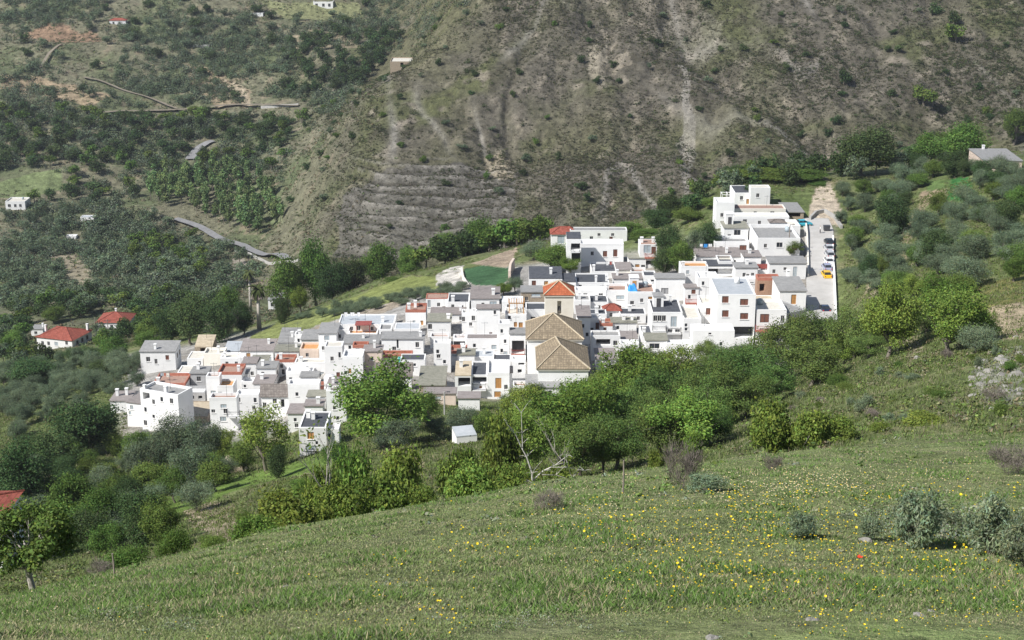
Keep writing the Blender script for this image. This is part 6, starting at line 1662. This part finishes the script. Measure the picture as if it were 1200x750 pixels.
# tall grey-green herb clumps toward the right
P = []
rr = np.random.default_rng(54)
for u, v, n, s in ((1070,612,70,.45),(1090,630,60,.4),(1155,615,80,.5),(1180,640,60,.45),(1110,596,40,.35),(1020,612,30,.3),(940,620,30,.25),(130,724,30,.22),(210,735,34,.2),(455,690,24,.2),(600,735,30,.2),(640,725,20,.2)):
    q = hit(u, v)
    for _ in range(n):
        a, b = rr.normal(size=2)*s*1.5; P.append((q.x+a, q.y+b*1.3, gz(q.x+a, q.y+b*1.3), s*2.2))
clump_field('tall_herbs', 'tall grey-green thistle and fennel clumps standing in the meadow', P, (.16,.36), [(.19,.23,.15),(.15,.21,.10),(.22,.245,.185),(.12,.175,.065)], 60, 55, flat=1.6, lsz=.10)

# flower heads
def flower_mesh(name, petals, rad, cup, stem, pm, cm):
    b = MB()
    b.m = 2; b.tube([(0,0,-.02),(.01,0,stem*.5),(0,0,stem)], .0035, 3, False)
    b.m = 0
    for k in range(petals):
        a = 2*math.pi*k/petals; w = math.pi/petals*1.15
        p1 = (rad*.7*math.cos(a-w), rad*.7*math.sin(a-w), stem+cup*.7); p2 = (rad*math.cos(a), rad*math.sin(a), stem+cup); p3 = (rad*.7*math.cos(a+w), rad*.7*math.sin(a+w), stem+cup*.7)
        b.poly([(0,0,stem), p1, p2, p3])
    b.m = 1
    b.tube([(0,0,stem-.004),(0,0,stem+.008),(0,0,stem+.013)],[rad*.30,rad*.28,rad*.12],6)
    me = b.mesh(name)
    for m_ in (pm, cm, L['scrub']): me.materials.append(m_)
    return me
M['petal_y'] = flat_mat('yellow_petal', (.82,.64,.03)); M['petal_c'] = flat_mat('golden_centre', (.76,.50,.02)); M['petal_w'] = flat_mat('white_petal', (.72,.72,.66)); M['petal_r'] = flat_mat('poppy_red', (.62,.05,.02)); M['stemg'] = flat_mat('flower_stem', (.10,.16,.05))
L['scrub_stem'] = M['stemg']
def fm(name, *a):
    me = flower_mesh(name, *a); me.materials[2] = M['stemg']; return me
yf = [fm('yellow_flower', 10, .024+.004*i, .006+.004*i, .10+.05*i, M['petal_y'], M['petal_c']) for i in range(3)]
rr = np.random.default_rng(61); cnt = 0; placed = []
clus = [(980,590,60,20,26),(1040,655,70,28,42),(930,640,50,26,34),(840,645,50,26,30),(760,632,60,26,26),(1130,650,50,24,30),(690,610,50,20,16),(780,680,50,18,18),(560,645,30,14,14),(480,690,40,22,16),(520,735,30,12,10),(900,690,60,16,12),(1160,570,40,22,14),(1000,735,50,12,12),(1150,725,40,14,8),(420,740,50,10,6),(860,588,30,12,8),(180,720,60,18,6)]
for u, v, su, sv, nn in clus:
    for _ in range(nn):
        a, b = u+rr.normal()*su*.8, v+rr.normal()*sv*.8
        if not (-5 < a < 1205 and 560 < b < 757) or cnt >= 298: continue
        p = hit(a, b)
        o = bpy.data.objects.new('yellow_flower', yf[rr.integers(3)]); COL.objects.link(o); s = float(np.clip(p.y/32., .6, 1.3))*rr.uniform(.75,1.2)
        o.location = p; o.rotation_euler = (rr.normal()*.35+.25, rr.normal()*.35, rr.uniform(0,6)); o.scale = (s, s, rr.uniform(.9,1.3))
        tag(o, 'small yellow daisy-like flower in the meadow grass', 'flower', 'yellow flowers of the meadow'); cnt += 1
p = hit(1006, 671); r = thing('poppy', 'single red poppy among the yellow flowers', 'flower', p); r.scale = (.75,)*3
b = MB(); b.tube([(0,0,-.02),(.01,0,.2),(0,0,.34)], .005, 4); b.build('stem', M['stemg'], r)
b = MB()
for k in range(4):
    a = math.pi/2*k; w = .75
    b.poly([(0,0,.34),(.06*math.cos(a-w),.06*math.sin(a-w),.375),(.075*math.cos(a),.075*math.sin(a),.40),(.06*math.cos(a+w),.06*math.sin(a+w),.375)])
b.build('petals', M['petal_r'], r)
# the many smaller yellow heads
def flower_mass(name, label, pts, base, mats, k0):
    bv = np.array([v.co[:] for v in base.vertices]); V = []; Fq = []; mi = []
    q = np.random.default_rng(9)
    for i, p in enumerate(pts):
        s = float(np.clip(p.y/k0, .7, 1.8))*q.uniform(.7,1.2); tl_ = q.normal(size=2)*.3
        w_ = bv*s; w_[:,0] += w_[:,2]*tl_[0]; w_[:,1] += w_[:,2]*tl_[1]
        V.append(w_ + np.array(p)); o_ = i*len(bv)
        for f in base.polygons: Fq.append(tuple(o_+j for j in f.vertices)); mi.append(f.material_index)
    me = bpy.data.meshes.new(name); me.from_pydata(np.concatenate(V).tolist(), [], Fq); me.polygons.foreach_set('material_index', mi); me.update()
    return tag(link(name, me, mats), label, None, None, 'stuff')
pts = []
for u, v, su, sv, nn in clus:
    for _ in range(int(nn*4.5)):
        a, b = u+rr.normal()*su*1.25, v+rr.normal()*sv*1.15
        if -5 < a < 1205 and 572 < b < 757 and rr.uniform() < .45+.55*float(sstep(560, 820, a)): pts.append(hit(a, b))
flower_mass('small_yellow_flowers', 'many tiny yellow flower heads sprinkled over the meadow', pts, fm('yf_small', 6, .016, .004, .10, M['petal_y'], M['petal_c']), [M['petal_y'], M['petal_c'], M['stemg']], 24.)
# tiny white flowers, uncountable
pts = []
for u, v, su, sv, nn in ((955,570,45,10,260),(880,580,40,14,140),(690,592,50,18,120),(60,712,60,14,90),(700,650,90,40,90),(1080,560,50,12,90),(300,690,90,30,50),(1000,700,120,30,60)):
    for _ in range(nn):
        a, b = u+rr.normal()*su, v+rr.normal()*sv
        if 530 < b < 755 and b > np.interp(a, [0,300,600,900,1200],[708,634,577,538,520]): pts.append(hit(a, b))
flower_mass('white_flowers', 'tiny white flowers sprinkled over the meadow', pts, fm('wf', 5, .015, .003, .08, M['petal_w'], M['petal_c']), [M['petal_w'], M['petal_c'], M['stemg']], 26.)
# stones
M['rock'] = mottled('pale_rock', (.20,.19,.17), (.33,.315,.28), 3.0, bumps=.6)
def stone(u, v, s, label, ymin=10, grp=None):
    bm_r = np.random.default_rng(int(u*7+v)); p = hit(u, v, ymin)
    import bmesh
    bm = bmesh.new(); bmesh.ops.create_icosphere(bm, subdivisions=2, radius=1)
    for q in bm.verts:
        f = 1+.28*math.sin(q.co.x*3+u)*math.cos(q.co.y*2.5+v)+bm_r.uniform(-.08,.08)
        q.co = Vector((q.co.x*f, q.co.y*f*.8, q.co.z*f*.5))
    me = bpy.data.meshes.new('stone'); bm.to_mesh(me); bm.free()
    o = link('stone', me, M['rock']); o.location = (p.x, p.y, p.z-s*.05); o.scale = (s,)*3; o.rotation_euler = (0,0,bm_r.uniform(0,6)); tag(o, label, 'stone', grp)
for a in ((952,727,.09,'flat grey stone in the cropped grass near the lower edge'),(1078,722,.09,'larger pale stone near the yellow flowers at the lower edge'),(1092,717,.06,'small pale stone touching the larger pale one'),(1073,682,.10,'white stone among grass below the tall herbs'),(1014,634,.15,'buried tan rock exposed in the bare patch beside the tall herbs'),(834,749,.09,'dark half-buried rock at the lower frame edge'),(336,748-60,.07,'small white stone in the western meadow'),(449,660,.06,'flat pale stone in the middle of the western meadow')): stone(*a)
_r = random.Random(77)
_more = tuple((_r.gauss(1166,17), _r.gauss(440,20), _r.uniform(.12,.42)) for _ in range(46))
for i, (u, v, s) in enumerate(_more + ((1160,436,.6),(1176,424,.75),(1190,440,.7),(1150,452,.45),(1182,460,.55),(1170,476,.4),(1195,415,.55),(1140,464,.35),(1075,420,.5),(1084,424,.4))):
    stone(u, v, s, 'rough grey rock of the outcrop on the green slope above the meadow', 60, 'rocks of the outcrop')
# thin stakes
for u, v, h, label in ((730,578,1.0,'thin grey stake standing on the meadow beside the purple dry bush'),(134,676,.6,'thin grey stake at the meadow edge beside the dark leafy tree')):
    p = hit(u, v); b = MB(); b.tube([(0,0,-.2),(.01,0,h*.6),(.0,0,h)],[.028,.025,.02],6); o = b.build('stake', M['polewood']); o.location = p; tag(o, label, 'stake')

# ------------------------------------------------------------------ utility poles
def pole(u, v, vtop, label, arm=False, ymin=200, mat='polewood', r_=.11):
    p = hit(u, v, ymin); d = ray(u, vtop); h = p.y*d[2]/d[1]-p.z
    r = thing('utility_pole', label, 'pole', p)
    b = MB(); b.tube([(0,0,-.4),(0,0,h*.5),(0,0,h)],[r_*1.15,r_,r_*.8],8); b.build('shaft', M[mat], r)
    if arm:
        b = MB(); b.box(-.8,.8,-.05,.05,h-.5,h-.38); 
        for x in (-.7,0,.7): b.tube([(x,0,h-.38),(x,0,h-.2)],.04,5)
        b.build('crossarm', M['iron'], r)
    else:
        b = MB(); b.tube([(0,0,h-.1),(.5,-.3,h+.12)],.04,5); b.box(.4,.9,-.5,-.3,h+.08,h+.18); b.build('lamp', M['iron'], r)
pole(521,486,459,'pale pole standing among the shrubs below the lean-to shed',ymin=100,mat='concrete')
pole(924,297,263,'grey pole in front of the white house with the tiled corner room',ymin=200)
pole(944,320,300,'street lamp pole beside the long white house and the street',ymin=200,mat='concrete')
pole(269,372,338,'tall thin pole between dark trees near the palms',True,300)
pole(128,404,374,'pole between the two red villas',True,300)
pole(113,398,372,'wooden pole close to the half-hidden red villa',True,300)
pole(413,135,118,'slim grey post far off beside the dry mountain nose',True,500)

# ------------------------------------------------------------------ parked cars
def paint(name, c):
    m, nt, bs = nodes(name); bs.inputs['Base Color'].default_value = (*c,1); bs.inputs['Roughness'].default_value = .3; bs.inputs['Metallic'].default_value = .1
    bs.inputs['Coat Weight'].default_value = .5; bs.inputs['Coat Roughness'].default_value = .08; return m
def car_body(wagon):
    """hatchback body lofted from cross sections along its length (x); nose at +x"""
    roofx = (-1.55 if wagon else -1.25)
    prof = [(-2.05,.42,.80,.80),(-2.0,.30,.86,.92),(-1.85,.24,.88,.98),(-1.2,.22,.89,1.0),(-.4,.22,.90,.98),(.5,.22,.90,.96),(1.1,.23,.89,.92),(1.7,.25,.86,.80),(2.0,.32,.80,.68),(2.1,.40,.70,.58)]
    V = []; Fq = []
    for x, zb, w, zt in prof:
        zm = zb+(zt-zb)*.55
        V += [(x,-w*.92,zb),(x,-w,zm*.9),(x,-w*.98,zm+.1),(x,-w*.86,zt),(x,w*.86,zt),(x,w*.98,zm+.1),(x,w,zm*.9),(x,w*.92,zb)]
    n = 8
    for i in range(len(prof)-1):
        for k in range(n): Fq.append((i*n+k, i*n+(k+1) % n, (i+1)*n+(k+1) % n, (i+1)*n+k))
    Fq.append(tuple(range(n))); Fq.append(tuple(range((len(prof)-1)*n, len(prof)*n))[::-1])
    me = bpy.data.meshes.new('body'); me.from_pydata(V, [], Fq); me.update()
    g = MB()                                       # glasshouse
    a = [(roofx-.42,.80,.97),(roofx,.66,1.44),(.25,.66,1.46),(1.0,.80,.94)]
    L_ = [(x,-w,z) for x, w, z in a]; R_ = [(x,w,z) for x, w, z in a]
    g.poly(L_); g.poly(R_[::-1]); g.poly([L_[0],L_[1],R_[1],R_[0]]); g.poly([L_[2],L_[3],R_[3],R_[2]])
    rf = MB(); rf.poly([(roofx-.03,-.68,1.445),(roofx-.03,.68,1.445),(.28,.68,1.465),(.28,-.68,1.465)]); rf.poly([(roofx+.1,-.5,1.475),(.15,-.5,1.49),(.15,.5,1.49),(roofx+.1,.5,1.475)])
    for s in (-1,1):
        for (p, q) in ((a[0],a[1]),(a[2],a[3]),((-.45,.815,.97),(-.45,.672,1.45))):
            rf.tube([(p[0],s*p[1],p[2]),(q[0],s*q[1],q[2])], .045, 4)
        rf.tube([(a[1][0],s*.665,1.44),(a[2][0],s*.665,1.46)], .04, 4)
    return me, g.mesh('windows'), rf.mesh('roof')
CB = {w: car_body(w) for w in (False, True)}
def wheel_meshes():
    b = MB(); b.tube([(0,-.1,0),(0,-.1,0),(0,.1,0),(0,.1,0)],[.2,.31,.31,.2],14); c = MB(); c.tube([(0,-.106,0),(0,.106,0)],.19,10); return b.mesh('tyre'), c.mesh('rim')
TY, RI = wheel_meshes(); TY.materials.append(M['water']); RI.materials.append(paint('alloy', (.5,.5,.52)))
hl = MB(); hl.box(-.06,.06,-.16,.16,-.07,.07); HL = hl.mesh('headlight'); HL.materials.append(paint('lamp_glass', (.7,.7,.68)))
tl = MB(); tl.box(-.05,.05,-.12,.12,-.12,.12); TLm = tl.mesh('taillight'); TLm.materials.append(paint('red_lens', (.45,.02,.02)))
WINM = M['glass']
def car(u, v, heading, pm, label, wagon=False, ymin=200):
    p = hit(u, v, ymin)
    r = thing('parked_car', label, 'car', (p.x, p.y, p.z+.11), heading, 'cars parked along the village street')
    dx, dy = math.cos(heading)*1.3, math.sin(heading)*1.3
    r.rotation_euler = (0, -math.atan2(gz(p.x+dx,p.y+dy)-gz(p.x-dx,p.y-dy), 2.6), heading)
    r.scale = (.9,)*3
    bm_, gm_, rm_ = CB[wagon]
    for nm, me, mt_ in (('body', bm_.copy(), pm), ('windows', gm_, WINM), ('roof', rm_.copy(), pm)):
        if nm == 'windows' and len(me.materials): link(nm, me, None, r)
        else: link(nm, me, mt_, r)
    for x in (-1.25, 1.3):
        for y in (-.80, .80):
            w = thing('wheel', None, None, (x, y, .31)); w.parent = r
            link('tyre', TY, None, w); link('rim', RI, None, w)
    for y in (-.58, .58):
        o = link('headlight', HL, None, r); o.location = (2.02, y, .58)
        o = link('taillight', TLm, None, r); o.location = (-2.02, y*1.15, .78)
UP = math.radians(91)
silver, whitec, yellow, navy, black, bluec, turq = paint('silver_paint',(.50,.51,.53)), paint('white_paint',(.78,.78,.77)), paint('yellow_paint',(.80,.50,.02)), paint('navy_paint',(.02,.03,.07)), paint('black_paint',(.02,.025,.03)), paint('violet_grey_paint',(.36,.38,.50)), M['turq']
car(968,325,UP,yellow,'bright yellow car at the near end of the row of parked cars')
car(968.5,316.5,UP,bluec,'silver-blue car with dark rear window parked right behind the yellow one')
car(970.5,309,UP,whitec,'white car between two pale cars on the street')
car(971.5,301,UP,silver,'white van-like estate car with grey rear, fourth in the parked row',True)
car(971,287,UP,black,'black car at the far end of the parked row, near the bend')
car(970.5,294,UP,silver,'grey car half hidden under an overhanging olive branch')
car(966,366,UP,navy,'dark car standing in the house shadow at the lower end of the street')
car(941.5,265,math.radians(10),turq,'turquoise car parked crosswise beside the white house with the tiled corner room')
# rubbish container by the bend
p = hit(968.5,271,200); r = thing('waste_container','dark grey wheeled waste container at the head of the street','container',(p.x,p.y,p.z+.1))
b = MB(); b.poly([(-.6,-.5,.2),(.6,-.5,.2),(.68,-.55,1.1),(-.68,-.55,1.1)]); b.poly([(.6,.5,.2),(-.6,.5,.2),(-.68,.55,1.1),(.68,.55,1.1)]); b.poly([(.6,-.5,.2),(.6,.5,.2),(.68,.55,1.1),(.68,-.55,1.1)]); b.poly([(-.6,.5,.2),(-.6,-.5,.2),(-.68,-.55,1.1),(-.68,.55,1.1)]); b.poly([(-.6,-.5,.2),(-.6,.5,.2),(.6,.5,.2),(.6,-.5,.2)])
b.build('bin_body', M['iron'], r)
b = MB(); b.box(-.72,.72,-.6,.6,1.102,1.2); b.build('lid', M['slate'], r)
for x in (-.5,.5):
    for y in (-.4,.4):
        b = MB(); b.tube([(x,y-.05,.1),(x,y+.05,.1)],.1,8); b.build('wheel', M['water'], r)

# ------------------------------------------------------------------ a person walking by the bend
p = hit(961, 274, 200)
def skin_person(loc, heading):
    J = {'pelvis':(0,0,.95,.13),'spine':(0,0,1.15,.125),'chest':(0,.0,1.36,.145),'neck':(0,.01,1.50,.055),'head1':(0,.02,1.58,.085),'head2':(0,.02,1.70,.085),
         'hl':(-.10,0,.90,.095),'kl':(-.11,.10,.50,.062),'al':(-.11,-.02,.09,.045),'tl':(-.12,.14,.04,.04),
         'hr':(.10,0,.90,.095),'kr':(.11,-.02,.49,.062),'ar':(.11,-.22,.12,.045),'tr':(.12,-.08,.05,.04),
         'sl':(-.19,0,1.42,.062),'el':(-.24,-.08,1.14,.045),'wl':(-.24,.04,.90,.033),'fl':(-.23,.09,.82,.028),
         'sr':(.19,0,1.42,.062),'er':(.24,.06,1.14,.045),'wr':(.23,.18,.92,.033),'fr':(.22,.22,.85,.028)}
    E = [('pelvis','spine'),('spine','chest'),('chest','neck'),('neck','head1'),('head1','head2'),('pelvis','hl'),('hl','kl'),('kl','al'),('al','tl'),('pelvis','hr'),('hr','kr'),('kr','ar'),('ar','tr'),('chest','sl'),('sl','el'),('el','wl'),('wl','fl'),('chest','sr'),('sr','er'),('er','wr'),('wr','fr')]
    ks = list(J); me = bpy.data.meshes.new('person'); me.from_pydata([J[k][:3] for k in ks], [(ks.index(a), ks.index(b)) for a, b in E], [])
    o = bpy.data.objects.new('person', me); COL.objects.link(o)
    md = o.modifiers.new('skin', 'SKIN'); o.modifiers.new('sub', 'SUBSURF').levels = 1; o.modifiers['sub'].render_levels = 1
    for i, k in enumerate(ks): me.skin_vertices[0].data[i].radius = (J[k][3],)*2
    me.skin_vertices[0].data[0].use_root = True
    bpy.context.view_layer.update()
    dg = bpy.context.evaluated_depsgraph_get(); bm2 = bpy.data.meshes.new_from_object(o.evaluated_get(dg))
    bpy.data.objects.remove(o)
    cl = [flat_mat('white_shirt',(.75,.75,.74)), flat_mat('dark_trousers',(.03,.03,.045)), flat_mat('skin',(.42,.26,.18)), flat_mat('dark_hair',(.03,.02,.015))]
    for m_ in cl: bm2.materials.append(m_)
    for f in bm2.polygons:
        c_ = f.center
        f.use_smooth = True
        f.material_index = 1 if c_.z < .99 and abs(c_.x) < .2 else (3 if c_.z > 1.66 or (c_.z > 1.56 and c_.y < -.02) else (2 if c_.z > 1.49 or (abs(c_.x) > .2 and c_.z < 1.05) else 0))
    q = link('person', bm2, None); q.location = loc; q.rotation_euler = (0,0,heading)
    return q
tag(skin_person((p.x,p.y,p.z+.1), math.radians(80)), 'person in a white top and dark trousers walking at the head of the street', 'person')

# ------------------------------------------------------------------ light, air, camera
sun_dir = Vector((-.80,-.55,.98)).normalized()
el = math.asin(sun_dir.z); az = math.atan2(sun_dir.x, sun_dir.y)
sl = bpy.data.lights.new('sun', 'SUN'); sl.energy = 5.0; sl.angle = math.radians(.53); sl.color = (1, .97, .925)
so = bpy.data.objects.new('sun', sl); COL.objects.link(so); so.rotation_euler = sun_dir.to_track_quat('Z', 'Y').to_euler()
w = bpy.data.worlds.new('World'); SC.world = w; w.use_nodes = True
nt = w.node_tree; bg = nt.nodes['Background']; sk = nt.nodes.new('ShaderNodeTexSky'); sk.sky_type = 'NISHITA'; sk.sun_disc = False
sk.sun_elevation = el; sk.sun_rotation = az % (2*math.pi); sk.altitude = 700
nt.links.new(sk.outputs[0], bg.inputs[0]); bg.inputs[1].default_value = .08
HAZE = 0.00009
if HAZE:
    b = MB(); b.box(-1700,1700,-20,2700,-420,900)
    hm_ = bpy.data.materials.new('haze'); hm_.use_nodes = True; hn = hm_.node_tree; hn.nodes.clear()
    ho_ = hn.nodes.new('ShaderNodeOutputMaterial'); pv = hn.nodes.new('ShaderNodeVolumePrincipled')
    pv.inputs['Color'].default_value = (.86,.90,1,1); pv.inputs['Density'].default_value = HAZE; pv.inputs['Anisotropy'].default_value = .2
    hn.links.new(pv.outputs[0], ho_.inputs['Volume'])
    tag(b.build('haze', hm_), 'thin blue-grey air between the viewer and the far slopes', None, None, 'stuff')
cam = bpy.data.cameras.new('camera'); cam.sensor_width = 36; cam.lens = 36*F/1200; cam.clip_start = .1; cam.clip_end = 6000
co = bpy.data.objects.new('camera', cam); COL.objects.link(co); co.location = (0,0,0); co.rotation_euler = (math.pi/2-PITCH, 0, 0)
SC.camera = co
vs = SC.view_settings; vs.view_transform = 'Standard'; vs.look = 'None'; vs.exposure = 0.42; vs.gamma = 1.0; vs.use_curve_mapping = False
SC.render.engine = 'CYCLES'; SC.cycles.max_bounces = 6; SC.cycles.diffuse_bounces = 3; SC.cycles.transmission_bounces = 3; SC.cycles.volume_bounces = 0; SC.cycles.glossy_bounces = 2
SC.cycles.use_adaptive_sampling = True; SC.cycles.use_denoising = True
